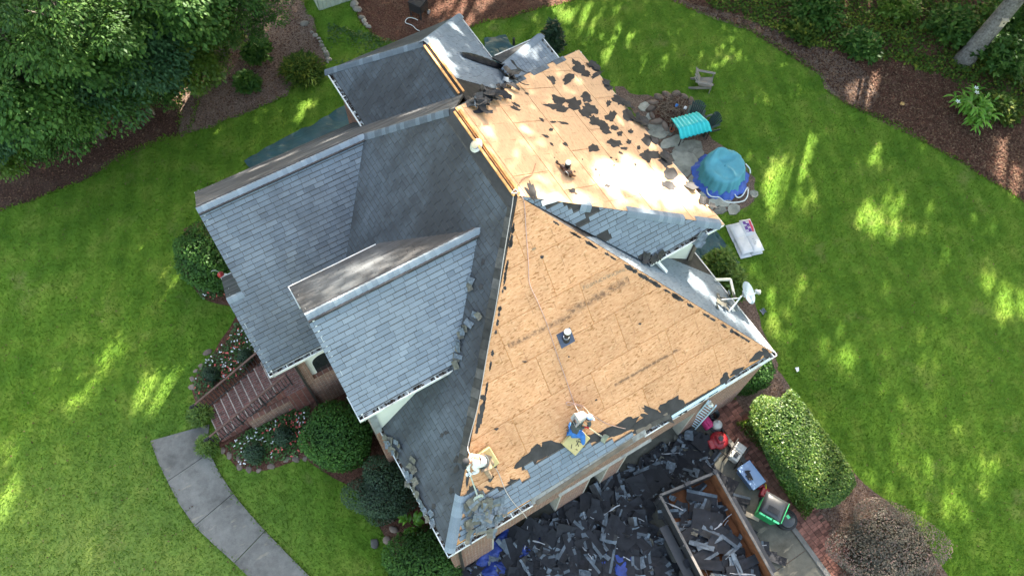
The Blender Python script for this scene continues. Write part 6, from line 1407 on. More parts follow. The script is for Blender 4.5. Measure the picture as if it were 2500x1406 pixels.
low = q_ @ Vector((0, -0.34, 0.07)); hz = Vector((nrm.x, nrm.y, 0)).normalized(); lnb = D_ + nrm * 0.42 + Vector((0, 0, -0.22)); lo_ = D_ - nrm * .03 + Vector((0, 0, -.20)); MB().bar(lo_, lnb, 0.04, 0.04).build("feed_arm", M['white_metal'], sdish)
MB().box(lnb + Vector((0, 0, 0.04)), (0.09, 0.22, 0.08), q_).build("receiver", M['grey_metal'], sdish, bev=.01); MB().lathe([(0.05, 0), (0.045, 0.08)], lnb + Vector((0, 0, .05)), 12, q_).build("feed_horn", M['white_metal'], sdish)

# ---- garden furniture and covers by the patio
def adirondack(p, face, mat, label, s=1.0):
    o = empty("garden_chair", p, label, "chair", rotz=math.atan2(face.y, face.x)); o.scale = (s, s, s)
    for i in range(6): MB().bar((0.30, -0.235 + 0.094 * i, 0.36), (-0.22, -0.2 + 0.08 * i, 0.26), 0.078, 0.022).build("seat_slat", mat, o, bev=.005)
    for i in range(7):
        y = -0.24 + 0.08 * i; MB().bar((-0.20, y * 0.85, 0.25), (-0.52, y * 1.12, 0.92 - abs(i - 3) ** 2 * 0.02), 0.07, 0.02, up=(1, 0, .4)).build("back_slat", mat, o, bev=.005)
    MB().bar((-0.44, -0.26, 0.72), (-0.44, 0.26, 0.72), 0.06, 0.025).build("back_rail", mat, o)
    for s_ in (-1, 1):
        MB().bar((0.34, s_ * 0.33, 0.56), (-0.42, s_ * 0.31, 0.55), 0.12, 0.025).build("arm", mat, o, bev=.01); MB().bar((0.28, s_ * 0.3, 0.0), (0.28, s_ * 0.3, 0.55), 0.09, 0.035).build("front_leg", mat, o); MB().bar((0.3, s_ * 0.27, 0.32), (-0.6, s_ * 0.27, 0.02), 0.04, 0.11).build("rear_leg", mat, o)
    return o
M['greywood'] = m_plain('weathered_resin', (0.20, 0.18, 0.155), 0.75, 0.15, 6); M['darkgreen'] = m_plain('dark_green_resin', (0.03, 0.05, 0.045), 0.6, 0.15, 6)
p = G(1717, 212, 0); adirondack(p, G(1745, 214, 0) - G(1702, 205, 0), M['greywood'], "weathered grey slatted garden chair alone on the lawn")
p = G(1690, 300, 0); adirondack(p, G(1672, 335, 0) - G(1692, 285, 0), M['darkgreen'], "dark green slatted chair behind the turquoise ribbed cover", .95)
p = G(1722, 318, 0); adirondack(p, G(1690, 330, 0) - G(1735, 312, 0), M['darkgreen'], "dark green chair half hidden at the turquoise cover's right end", .9)
M['turq'] = m_plain('turquoise_vinyl', (0.03, 0.50, 0.52), 0.5, 0.08, 3, spec=.4)
tq = [G(1638, 290, .62), G(1706, 272, .70), G(1656, 316, 1.02), G(1732, 296, 1.08), G(1661, 341, .62), G(1739, 319, .66)]
mb = MB(); vs = []; nx, ny = 49, 13
for j in range(ny):
    t = j / (ny - 1); seg = (0, 2, t * 2) if t <= .5 else (2, 4, t * 2 - 1)
    for i in range(nx):
        s = i / (nx - 1); a = tq[seg[0]].lerp(tq[seg[0] + 1], s); b = tq[seg[1]].lerp(tq[seg[1] + 1], s); q = a.lerp(b, seg[2]); vs.append(q + Vector((0, 0, 0.035 * math.sin(s * math.pi * 16) - 0.06 * max(0, s - .93) * 14)))
mb.add(vs, [(j * nx + i, (j + 1) * nx + i, (j + 1) * nx + i + 1, j * nx + i + 1) for j in range(ny - 1) for i in range(nx - 1)]); tqo = mb.build("ribbed_cover", M['turq'], smooth=True); tag(tqo, "turquoise ribbed cover bent over a low frame beside the fire pit", "cover"); sd = tqo.modifiers.new('t', 'SOLIDIFY'); sd.thickness = .03
fr_ = empty("cover_frame", G(1690, 318, 0), "dark metal frame legs holding up the turquoise ribbed cover", "frame")
for (x, y, h) in ((1645, 298, .6), (1712, 282, .66), (1664, 336, .58), (1733, 318, .6)): MB().tube([G(x, y, h) - fr_.location - Vector((0, 0, h)), G(x, y, h) - fr_.location], .022, 8).build("leg", M['dark_metal'], fr_)
# fire pit: a ring of stones with a brush pile
fp = G(1641, 272, 0); fpo = empty("fire_pit", fp, "ring of grey field stones filled with dry sticks", "fire pit")
rng = random.Random(9)
for i in range(15):
    t = 2 * math.pi * i / 15; s = rng.uniform(.22, .34); stone((0.95 * math.cos(t), 0.85 * math.sin(t), 0), s, s * .5, rng.uniform(.16, .26), rng, "stone", M['edgestone'], fpo)
MB().lathe([(0.9, 0.06), (0.0, 0.12)], (0, 0, 0), 20).build("ash_bed", M['mulch'], fpo)
mb = MB()
for i in range(170):
    t = rng.uniform(0, 6.28); r = .72 * rng.random() ** .5; c = Vector((r * math.cos(t), r * .9 * math.sin(t), rng.uniform(.1, .34))); a = rng.uniform(0, 3.14); L = rng.uniform(.15, .42); d = Vector((math.cos(a), math.sin(a), rng.uniform(-.25, .25))) * L
    mb.tube([c - d, c + Vector((0, 0, rng.uniform(-.03, .05))), c + d], [.012, .010, .005], 4, tint=rng.random())
mb.build("sticks", M['twig'], fpo, kind='stuff')
for (x, y, m, n) in ((1673, 264, 'whiteglove', "white_rag"), (1652, 258, 'denim', "blue_can")): MB().box(G(x, y, .3) - fp, (.16, .12, .08), Matrix.Rotation(.6, 3, 'Z')).build(n, M[m], fpo, bev=.03)
# draped cover and blue tarp
M['teal'] = m_plain('teal_cover_cloth', (0.075, 0.27, 0.33), 0.6, 0.15, 2.5, spec=.35); M['bluetarp'] = m_plain('blue_tarp', (0.02, 0.07, 0.33), 0.45, 0.3, 5, spec=.5); M['hose'] = m_plain('white_hose', (0.6, 0.62, 0.6), 0.5, 0.1, 6)
tc = G(1757, 432, 0); cv = empty("covered_table", tc, "round garden table and chairs under a teal cloth cover with blue tarp below", "covered table")
def radial(r_in, prof, n, fn, name, mat, thick=.01):
    mb = MB(); vs = []; k = len(prof)
    for i, (r, z) in enumerate(prof):
        for j in range(n):
            t = 2 * math.pi * j / n; rr, zz = fn(r, z, t, i / (k - 1)); vs.append((rr * math.cos(t), rr * math.sin(t), zz))
    mb.add(vs, [(i * n + j, (i + 1) * n + j, (i + 1) * n + (j + 1) % n, i * n + (j + 1) % n) for i in range(k - 1) for j in range(n)]); o = mb.build(name, mat, cv, smooth=True); m = o.modifiers.new('t', 'SOLIDIFY'); m.thickness = thick; return o
ta = math.atan2((G(1720, 380, 0) - tc).y, (G(1720, 380, 0) - tc).x)
def top_fn(r, z, t, s):
    w = (t - ta + math.pi) % (2 * math.pi) - math.pi; side = max(0, s - .62)
    fold = (0.05 * math.sin(t * 13 + 2 * math.sin(t * 3)) + .03 * math.sin(t * 29)) * side * 2.2
    ridge = 0.42 * math.exp(-(w / .75) ** 2) * math.exp(-((r - .60) / .13) ** 2) + .10 * math.exp(-((w - 1.9) / .5) ** 2) * math.exp(-((r - .66) / .12) ** 2)
    x, y = r * math.cos(t - ta), r * math.sin(t - ta); crease = min(1, r / .3) * .05 * math.exp(-((y - .12 * math.sin(4 * x)) / .07) ** 2) * (r < .75) + .06 * (noise2(x * 4 + 9, y * 4 + 9, 3) - .5) * min(1, r / .2)
    return r * (1 + fold) + .025 * math.sin(2 * t + 1), z + ridge + crease + .015 * math.sin(9 * t) * side
radial(0, [(.001 + .05 * i, .77 + .03 * (i / 15)) for i in range(16)] + [(.79, .79), (.82, .74), (.845, .64), (.87, .52), (.89, .40), (.915, .28), (.95, .17)], 120, top_fn, "cloth_cover", M['teal'])
radial(0, [(.80, .30), (.93, .22), (1.03, .12), (1.10, .04), (1.14, .03)], 96, lambda r, z, t, s: (r * (1 + .04 * math.sin(9 * t) + .02 * math.sin(23 * t)), z + .04 * abs(math.sin(13 * t + 4 * s)) * (1 - s * .5)), "tarp_skirt", M['bluetarp'])
for i, q in enumerate(([(1727, 452, .2), (1727, 470, .16), (1737, 480, .1), (1755, 482, .08), (1775, 494, .06), (1812, 492, .06), (1824, 480, .05), (1827, 462, .05)], [(1793, 453, .2), (1792, 470, .12), (1800, 482, .08), (1812, 478, .06), (1822, 462, .06), (1826, 458, .05)], [(1820, 400, .3), (1830, 412, .2), (1832, 424, .1)])):
    MB().tube(smooth_path([G(x, y, z) - tc for x, y, z in q]), .026, 8).build("hose", M['hose'], cv, smooth=True)
# bags of pellets stacked on the grass
M['bagw'] = m_plain('white_plastic_sack', (0.46, 0.46, 0.47), 0.4, 0.08, 5, spec=.5); M['purple'] = m_plain('purple_print', (0.10, 0.035, 0.20), 0.5, 0.2, 9); M['redprint'] = m_plain('red_print', (0.45, 0.03, 0.08), 0.5, 0.2, 9); M['greyprint'] = m_plain('grey_print', (0.25, 0.26, 0.27), 0.5, 0.2, 9)
ax_ = (G(1800, 612, 0) - G(1775, 555, 0)).normalized(); ang_ = math.atan2(ax_.y, ax_.x); bc = G(1815, 586, 0)
def bag(dx, dy, z, label, prints=(), r=0.0):
    o = empty("sack", bc + Vector((math.cos(ang_) * dx - math.sin(ang_) * dy, math.sin(ang_) * dx + math.cos(ang_) * dy, z)), label, "sack", "sacks stacked on the grass", rotz=ang_ + r); mb = MB(); vs = []; nx, ny = 12, 8
    for sgn in (1, -1):
        for j in range(ny + 1):
            for i in range(nx + 1):
                s, t = i / nx * 2 - 1, j / ny * 2 - 1; e = max(0, (1 - s ** 4) * (1 - t ** 4)) ** .55; vs.append((s * .38, t * .24 * (1 - .06 * s * s), .07 + sgn * .07 * e + .006 * math.sin(9 * s + 5 * t)))
    m = nx + 1; N = m * (ny + 1); fs = [(j * m + i, j * m + i + 1, (j + 1) * m + i + 1, (j + 1) * m + i) for j in range(ny) for i in range(nx)]; mb.add(vs, fs + [tuple(N + x for x in reversed(f)) for f in fs]); mb.build("bag_body", M['bagw'], o, smooth=True)
    for (x0, y0, x1, y1, mm) in prints:
        mb = MB(); vs = []; k = 4
        for j in range(k + 1):
            for i in range(k + 1):
                s, t = x0 + (x1 - x0) * i / k, y0 + (y1 - y0) * j / k; e = max(0, (1 - s ** 4) * (1 - t ** 4)) ** .55; vs.append((s * .38, t * .24 * (1 - .06 * s * s), .07 + .07 * e + .006 * math.sin(9 * s + 5 * t) + .003))
        mb.add(vs, [(j * (k + 1) + i, j * (k + 1) + i + 1, (j + 1) * (k + 1) + i + 1, (j + 1) * (k + 1) + i) for j in range(k) for i in range(k)]); mb.build("printed_panel", M[mm], o)
bag(-.36, -.24, 0, "bottom white sack at the stack's near left"); bag(.40, -.22, 0, "bottom white sack sticking out at the stack's lower end"); bag(-.36, .24, 0, "bottom white sack under the purple printed one"); bag(.38, .25, 0, "bottom white sack at the lower right")
bag(-.28, -.18, .14, "plain white sack on top at the upper left", ((-.3, -.2, .2, .1, 'greyprint'),) if False else (), .06); bag(.30, -.16, .15, "plain white sack on top at the lower left", (), .04)
bag(-.36, .26, .14, "white sack with purple and red print on top", ((-.75, -.6, .55, .35, 'purple'), (-.8, .38, .6, .8, 'redprint'), (-.3, -.45, -.2, .1, 'bagw'), (-.1, -.45, 0, .1, 'bagw'), (.1, -.45, .2, .1, 'bagw')), -.05)
bag(.34, .27, .14, "white sack with faint grey lettering at the lower right top", ((-.5, -.3, -.4, .1, 'greyprint'), (-.3, -.3, -.2, .1, 'greyprint'), (-.1, -.3, .0, .1, 'greyprint'), (.1, -.3, .2, .1, 'greyprint')), .03)
# tarps on the ground
def cloth(name, P, nx, ny, amp, seed, mat, label, cat="tarp", z=.04, wrinkle=3.0):
    P = [Vector(p) for p in P]; mb = MB(); vs = []
    for j in range(ny + 1):
        for i in range(nx + 1):
            s, t = i / nx, j / ny; q = P[0].lerp(P[1], s).lerp(P[3].lerp(P[2], s), t); w = (abs(noise2(q.x * wrinkle, q.y * wrinkle * .6, seed) - .5) * 2) ** .7 * amp + (noise2(q.x * 9, q.y * 9, seed + 3)) * amp * .35
            e = (noise2(q.x * 2, q.y * 2, seed + 7) - .5) * .25 if i in (0, nx) or j in (0, ny) else 0; vs.append((q.x + e, q.y + e, z + w))
    mb.add(vs, [(j * (nx + 1) + i, j * (nx + 1) + i + 1, (j + 1) * (nx + 1) + i + 1, (j + 1) * (nx + 1) + i) for j in range(ny) for i in range(nx)]); o = mb.build(name, mat, smooth=False); return tag(o, label, cat)
M['greentarp'] = m_plain('dark_green_tarp', (0.022, 0.062, 0.066), 0.5, 0.25, 1.5, spec=.4); M['navytarp'] = m_plain('dark_blue_tarp', (0.012, 0.032, 0.17), 0.5, 0.4, 4, spec=.4); M['darktarp'] = m_plain('dark_tarp', (0.018, 0.021, 0.03), 0.5, 0.35, 2, spec=.4)
cloth("tarp", [G(596, 398), G(720, 460), G(960, 340), G(848, 262)], 40, 26, .08, 3, M['greentarp'], "long dark green tarp spread on the lawn along the left eaves")
cloth("tarp", [G(1180, 103), G(1234, 90), G(1290, 160), G(1200, 190)], 20, 20, .08, 4, M['greentarp'], "dark green tarp showing between the two back roofs")
cloth("tarp", [G(1640, 585), G(1742, 560), G(1805, 645), G(1700, 690)], 26, 26, .14, 5, M['greentarp'], "crumpled green tarp on the ground below the right-hand gutter", wrinkle=4)
cloth("tarp", [Vector((-.4, -3.6, 0)), Vector((5.9, -3.6, 0)), Vector((5.9, .1, 0)), Vector((-.4, .1, 0))], 60, 40, .09, 6, M['darktarp'], "blackish tarp under the rubble before the garage", z=.045)
cloth("tarp", [G(1150, 1390, .0), G(1215, 1440, 0), G(1330, 1310, 0), G(1232, 1290, 0)], 36, 26, .14, 7, M['navytarp'], "crumpled dark blue tarp at the driveway's left edge", z=.12, wrinkle=4)
cloth("tarp", [G(1455, 1375, .0), G(1560, 1420, 0), G(1560, 1370, 0), G(1470, 1350, 0)], 20, 14, .12, 8, M['navytarp'], "blue tarp corner showing through the rubble near the bottom edge", z=.12, wrinkle=4)

# ---- rubble of stripped shingles in front of the garage: the nearest pieces one by one, the rest as a mass
rng = random.Random(101)
TRA = Vector((6.62, -1.30, 0)); TRB = Vector((8.55, -1.62, 0)); tdir = Vector((-0.125, -0.99, 0)).normalized()
protos = []; M['darkback'] = m_plain('dark_shingle_back', (0.028, 0.027, 0.027), 0.8, 0.4, 5, tint=.5)
for w, l, two, mats, nm in ((.92, .30, 2, ['top_grey', 'black_felt'], "long shingle strip, half grey and half black"), (.92, .30, None, ['black_felt', 'darkback'], "long shingle strip lying black side up"), (.9, .14, None, ['top_grey', 'darkback'], "narrow grey shingle strip"), (.42, .28, None, ['top_grey', 'darkback'], "short grey shingle piece"),
                            (.38, .3, None, ['black_felt', 'darkback'], "short black shingle piece"), (.6, .3, 1, ['darkback', 'top_grey'], "brown-backed shingle strip"), (1.0, .75, None, ['black_felt', 'black_felt'], "wide black felt sheet"), (.55, .5, None, ['black_felt', 'black_felt'], "ragged black felt scrap"), (.8, .02, None, ['strip_white', 'strip_white'], "thin pale tape strip"), (.3, .25, None, ['back_olive', 'darkback'], "olive-backed tab")):
    t = shingle_piece(w, l, .025, rng, 0, .03 if w < .9 or l > .5 else .012, two).build("torn_shingle", [M[x] for x in mats]); protos.append((t.data, nm)); bpy.data.objects.remove(t)
wts = [4.0, 4.5, 2.6, 2.4, 2.6, 2.2, 2.0, 2.6, 2.4, .8]
def mound(u, v): return .10 + .20 * noise2(u * .8, v * .8, 4) * min(1, max(0, (6.4 - u) * .8)) * min(1, max(0, (u + .5)))
def place(u, v, z, grp, where):
    i = rng.choices(range(len(protos)), wts)[0]; me, nm = protos[i]; f = rng.uniform(.75, 1.1)
    o = link("torn_shingle", me, None, (u, v, z), (rng.gauss(0, .09), rng.gauss(0, .09), rng.uniform(0, 6.28))); o.scale = (f, rng.uniform(.8, 1.1), 1); tag(o, nm + " " + where, "shingle", grp)
cells = []
for k in range(206):
    u, v = rng.uniform(-.2, 6.0), rng.uniform(-3.4, -.05); where = "in the rubble by the blue tarp" if u < 1.6 else ("in the rubble before the brick piers" if v > -1.2 else ("in the rubble beside the trailer's wheel" if u > 4.6 else "in the middle of the driveway rubble"))
    place(u, v, mound(u, v) + rng.uniform(.02, .07), "rubble of stripped shingles on the driveway", where)
for k in range(26):
    u, v = rng.uniform(6.2, 9.2), rng.uniform(-1.25, -.1); place(u, v, .07 + rng.uniform(0, .12), "rubble of stripped shingles on the driveway", "in the rubble at the trailer's front end")
for k in range(14):
    t = rng.random(); p = TRB + tdir * (t * 3.6) + Vector((rng.uniform(.15, .8), 0, 0)); place(p.x, p.y, .055 + rng.uniform(0, .05), "stray shingles on the bare concrete", "on the bare concrete between trailer and bins")
for k in range(46):
    s, t = rng.uniform(.08, .82), rng.uniform(.05, .98); p = TRA.lerp(TRB, s) + tdir * (4.4 * t); place(p.x, p.y, .72 + .22 * noise2(p.x * 1.3, p.y * 1.3, 9) * (1 - s * .7) + rng.uniform(0, .10), "shingles loaded in the trailer", "loaded inside the trailer")
V = []; F = []; mi = []; b = 0
def mass(u, v, z):
    global b
    i = rng.choices(range(len(protos)), wts)[0]; me = protos[i][0]; R = Matrix.Translation((u, v, z)) @ Matrix.Rotation(rng.uniform(0, 6.28), 4, 'Z') @ Matrix.Rotation(rng.gauss(0, .2), 4, 'X') @ Matrix.Rotation(rng.gauss(0, .2), 4, 'Y') @ Matrix.Diagonal((rng.uniform(.4, .9), rng.uniform(.5, 1), 1, 1))
    V.extend([tuple(R @ x.co) for x in me.vertices]); 
    for p in me.polygons: F.append(tuple(b + x for x in p.vertices)); mi.append(MASSM.index(me.materials[p.material_index]))
    b += len(me.vertices)
MASSM = [M[x] for x in ('top_grey', 'black_felt', 'darkback', 'strip_white', 'back_olive')]
for k in range(760):
    u, v = rng.uniform(-.4, 6.2), rng.uniform(-3.6, .05); mass(u, v, mound(u, v) * rng.uniform(.5, 1) + .02)
for k in range(190):
    u, v = rng.uniform(6.0, 9.3), rng.uniform(-1.35, .1); mass(u, v, .06 + rng.uniform(0, .06))
for k in range(110):
    s, t = rng.uniform(.05, .9), rng.uniform(.03, .99); p = TRA.lerp(TRB, s) + tdir * (4.4 * t); mass(p.x, p.y, .66 + .2 * noise2(p.x * 1.3, p.y * 1.3, 9) * (1 - s * .8) * rng.uniform(.4, 1))
me = bpy.data.meshes.new("shingle_rubble"); me.from_pydata(V, [], F); [me.materials.append(x) for x in MASSM]; me.polygons.foreach_set('material_index', mi); at = me.attributes.new('tint', 'FLOAT', 'FACE'); at.data.foreach_set('value', [rng.random() for _ in F]); link("shingle_rubble", me, kind='stuff')

# ---- dump trailer
M['rust'] = m_plain('rusty_steel', (0.15, 0.055, 0.022), 0.8, 0.4, 4, spec=.2); M['trailer'] = m_plain('black_trailer_paint', (0.022, 0.022, 0.025), 0.45, 0.3, 4, spec=.5); M['railtop'] = m_plain('worn_top_rail', (0.12, 0.105, 0.095), 0.6, 0.3, 6); M['rim'] = m_plain('white_wheel', (0.5, 0.5, 0.47), 0.5, 0.15, 6); M['tyre'] = m_plain('tyre_rubber', (0.025, 0.025, 0.026), 0.85, 0.2, 9)
tro = empty("dump_trailer", TRA, "black dump trailer with rusty sides, heaped with stripped shingles", "trailer"); Wt = TRB - TRA; Lt = tdir * 4.6; up = Vector((0, 0, 1))
MB().slab([Vector((0, 0, .6)), Lt + Vector((0, 0, .6)), Lt + Wt + Vector((0, 0, .6)), Wt + Vector((0, 0, .6))], .06).build("floor", M['rust'], tro)
for a, c, nm in ((Vector(), Lt, "side_wall"), (Wt, Wt + Lt, "side_wall"), (Vector(), Wt, "front_wall")):
    MB().bar(a + up * .95, c + up * .95, .05, .74).build(nm, M['rust'] if nm == 'side_wall' and a == Wt else M['trailer'], tro); MB().bar(a + up * 1.34, c + up * 1.34, .075, .06).build("top_rail", M['railtop'], tro)
for t in (.02, .35, .68, .98): MB().bar(Lt * t - Wt.normalized() * .05 + up * .55, Lt * t - Wt.normalized() * .05 + up * 1.33, .07, .07).build("post", M['trailer'], tro); MB().bar(Wt + Lt * t + Wt.normalized() * .05 + up * .55, Wt + Lt * t + Wt.normalized() * .05 + up * 1.33, .07, .07).build("post", M['trailer'], tro)
MB().box(Wt * .48 + up * 1.42, (.2, .1, .1)).build("latch", M['trailer'], tro); MB().box(Wt * .98 + up * 1.40, (.12, .12, .12)).build("corner_block", M['trailer'], tro)
MB().bar(up * .5, Lt + up * .5, .1, .16).build("frame_rail", M['trailer'], tro); MB().bar(Wt + up * .5, Wt + Lt + up * .5, .1, .16).build("frame_rail", M['trailer'], tro)
for k, t in enumerate((.34, .55)):
    for sgn, base_ in ((-1, Vector()), (1, Wt)):
        c = base_ + Lt * t + Wt.normalized() * sgn * .22 + up * .36; R = (Wt.normalized() * sgn).to_track_quat('Z', 'Y').to_matrix(); w_ = MB(); w_.lathe([(.2, -.1), (.33, -.1), (.36, -.06), (.36, .06), (.33, .1), (.2, .1)], c, 24, R); wo = w_.build("tyre", M['tyre'], tro, smooth=True)
        MB().lathe([(.21, .02), (.2, .085), (.1, .05), (.05, .09), (.0, .09)], c, 20, R).build("rim", M['rim'], wo, smooth=True)
for sgn, base_ in ((-1, Vector()), (1, Wt)): MB().bar(base_ + Lt * .18 + Wt.normalized() * sgn * .22 + up * .80, base_ + Lt * .72 + Wt.normalized() * sgn * .22 + up * .80, .28, .03).build("fender", M['trailer'], tro)
fb = empty("white_plank_block", TRA + Lt * .62 + Wt * .02 + up * 1.38, "pale box-shaped bracket lying on the trailer's near rail", "bracket", rotz=.25); MB().box((0, 0, .05), (.62, .24, .10)).build("top_plate", M['concrete'], fb, bev=.01); MB().box((0, -.1, -.02), (.6, .03, .1)).build("flange", M['concrete'], fb)
lm = MB(); lm.bar((0, 0, 0), (.85, 0, 0), .14, .04); lo = lm.build("board", M['box'], None, loc=G(1792, 1240, .1), rot=(0, 0, math.atan2((G(1830, 1255) - G(1790, 1237)).y, (G(1830, 1255) - G(1790, 1237)).x))); tag(lo, "short pale board on the concrete beside the trailer", "board")

# ---- things lined up along the driveway's brick edge
def boxy(name, mat, c, size, bev, par, rot=0.0, taper=1.0):
    mb = MB(); w, l, h = size[0] / 2, size[1] / 2, size[2]; vs = [(-w * taper, -l * taper, 0), (w * taper, -l * taper, 0), (w * taper, l * taper, 0), (-w * taper, l * taper, 0), (-w, -l, h), (w, -l, h), (w, l, h), (-w, l, h)]
    R = Matrix.Rotation(rot, 3, 'Z'); mb.add([R @ Vector(v) + Vector(c) for v in vs], [(3, 2, 1, 0), (4, 5, 6, 7), (0, 1, 5, 4), (1, 2, 6, 5), (2, 3, 7, 6), (3, 0, 4, 7)]); return mb.build(name, mat, par, bev=bev)
M['binblack'] = m_plain('black_plastic', (0.022, 0.023, 0.025), 0.4, 0.15, 4, spec=.5); M['bingreen'] = m_plain('green_plastic', (0.02, 0.33, 0.10), 0.45, 0.1, 4, spec=.5); M['bluetote'] = m_plain('blue_grey_plastic', (0.16, 0.24, 0.38), 0.45, 0.1, 3, spec=.4); M['red'] = m_plain('red_paint', (0.26, 0.014, 0.02), 0.4, 0.15, 5, spec=.5); M['pink'] = m_plain('pink_plastic', (0.42, 0.03, 0.12), 0.45, 0.15, 5); M['cream'] = m_plain('cream_enamel', (0.42, 0.40, 0.36), 0.5, 0.15, 5, dirt=(.2, .18, .15))
drot = math.atan2(tdir.y, tdir.x) + math.pi / 2
bn = empty("wheeled_bin", G(1886, 1250, 0) , "green wheeled bin with a black lid on the driveway's edge", "bin", rotz=drot + .62); bn.location = G(1890, 1238, .98) - Vector((0, 0, .98))
boxy("bin_body", M['bingreen'], (0, 0, .08), (.66, .72, .88), .04, bn, 0, .85); boxy("rim", M['bingreen'], (0, 0, .93), (.72, .78, .05), .015, bn)
mb = MB(); vs = []
for i in range(7):
    for j in range(7):
        s, t = i / 6 * 2 - 1, j / 6 * 2 - 1; vs.append((s * .36, t * .38 + .02, .99 + .09 * (1 - s ** 4) * (1 - t ** 4)))
mb.add(vs, [(i * 7 + j, (i + 1) * 7 + j, (i + 1) * 7 + j + 1, i * 7 + j + 1) for i in range(6) for j in range(6)]); lid = mb.build("lid", M['binblack'], bn, smooth=True); lid.modifiers.new('t', 'SOLIDIFY').thickness = .03
boxy("lid_recess", M['tyre'], (-.13, 0, 1.075), (.2, .36, .02), .01, lid)
for y in (-.22, .02, .24): boxy("handle_grip", M['mint'] if 'mint' in M else M.setdefault('mint', m_plain('mint_plastic', (0.08, 0.50, 0.22), 0.45, 0.1, 4)), (-.39, y, .95), (.06, .2, .05), .01, bn)
for s_ in (-1, 1): MB().lathe([(.12, -.03), (.12, .03)], (.34, s_ * .3, .12), 16, Matrix.Rotation(rad(90), 3, 'X')).build("wheel", M['tyre'], bn)
tub = empty("round_tub", G(1913, 1272, 0), "black round lidded tub at the green bin's foot", "tub"); MB().lathe([(.28, 0), (.33, .3), (.34, .32), (.30, .34)], (0, 0, 0), 24).build("tub_body", M['tyre'], tub, smooth=True); MB().lathe([(.30, .33), (.24, .40), (.0, .42)], (0, 0, 0), 24).build("lid", M['binblack'], tub, smooth=True); boxy("label", M['mint'], (.05, .05, .405), (.1, .12, .02), .002, tub)
gc = empty("petrol_can", G(1862, 1205, 0), "red petrol can with yellow spout between tote and bin", "petrol can", rotz=.5); boxy("can_body", M['red'], (0, 0, 0), (.34, .24, .28), .05, gc, 0, 1.05); MB().tube([(-.08, 0, .27), (-.06, 0, .35), (.08, 0, .35), (.1, 0, .27)], .018, 8).build("handle", M['red'], gc); M['yellow'] = m_plain('yellow_plastic', (.6, .42, .03), .5, .1, 5); MB().tube([(.12, .02, .27), (.2, .1, .4)], [.025, .012], 8).build("spout", M['yellow'], gc)
gc2 = dup(gc, G(1850, 1183, 0), (0, 0, 1.4), (.85, .85, .85), label="smaller red petrol can tucked against the blue tote")
tt = empty("storage_tote", G(1826, 1166, 0), "blue-grey plastic storage tote with a shingle scrap on its lid", "tote", rotz=drot + .15); boxy("tote_body", M['bluetote'], (0, 0, 0), (.50, .78, .36), .03, tt, 0, .9); boxy("lid", M['bluetote'], (0, 0, .36), (.55, .84, .05), .02, tt); boxy("lid_rib", M['bluetote'], (-.12, 0, .41), (.05, .76, .015), .006, tt)
tag(shingle_piece(.3, .16, .03, rng, 0, .05).build("shingle_scrap", [M['black_felt'], M['black_felt']], None, loc=G(1828, 1160, .43) + Vector((0, 0, .0)), rot=(0, 0, 1.1)), "black shingle scrap lying on the blue tote's lid", "shingle")
gn = empty("generator", G(1792, 1112, 0), "cream and black portable generator between mower and blue tote", "generator", rotz=drot + .5); boxy("engine_housing", M['cream'], (-.12, 0, .15), (.36, .34, .30), .04, gn); boxy("fuel_tank", M['cream'], (.2, 0, .25), (.30, .36, .20), .05, gn)
boxy("air_filter", M['binblack'], (-.14, .0, .45), (.16, .14, .06), .02, gn)
for s_ in (-.22, .22): MB().tube([(-.4, s_, .04), (-.4, s_, .5), (.4, s_, .5), (.4, s_, .04), (-.4, s_, .04)], .018, 8).build("frame_tube", M['dark_metal'], gn)
mw = empty("lawn_mower", G(1752, 1078, 0), "red lawn mower standing between the pink tote and the generator", "lawn mower", rotz=drot - .1); MB().lathe([(.30, .12), (.31, .2), (.2, .26), (.0, .27)], (0, 0, 0), 20).build("deck", M['red'], mw, smooth=True); boxy("engine", M['red'], (0, 0, .26), (.26, .30, .16), .05, mw); boxy("side_chute", M['red'], (-.30, -.05, .12), (.2, .32, .12), .04, mw); MB().lathe([(.09, .42), (.08, .45), (0, .455)], (0, 0, 0), 16).build("starter_cover", M['binblack'], mw)
for x, y in ((-.28, .28), (.28, .28), (-.28, -.28), (.28, -.28)): MB().lathe([(.1, -.025), (.1, .025)], (x, y, .1), 14, Matrix.Rotation(rad(90), 3, 'Y')).build("wheel", M['tyre'], mw)
MB().tube([(-.2, -.25, .25), (-.2, -.75, .85), (.2, -.75, .85), (.2, -.25, .25)], .014, 8).build("handle", M['dark_metal'], mw)
pk = empty("pink_tote", G(1722, 1036, 0), "pink plastic tote at the garage corner of the driveway", "tote", rotz=drot + .1); boxy("tote_body", M['pink'], (0, 0, 0), (.30, .44, .34), .05, pk, 0, .9); boxy("lid_ridge", M['pink'], (0, 0, .34), (.10, .36, .03), .01, pk); boxy("lid_ridge", M['pink'], (-.1, 0, .34), (.06, .36, .03), .01, pk)
bk = empty("black_bucket", G(1738, 1018, 0), "black bucket with wire handle against the brick path", "bucket"); MB().lathe([(.15, 0), (.18, .36), (.17, .36), (.145, .03), (0, .03)], (0, 0, 0), 20).build("bucket_body", M['binblack'], bk, smooth=True); MB().tube([(.18 * math.cos(t), .05, .36 + .16 * math.sin(t)) for t in [i * math.pi / 8 for i in range(9)]], .006, 6).build("handle", M['steel'], bk)
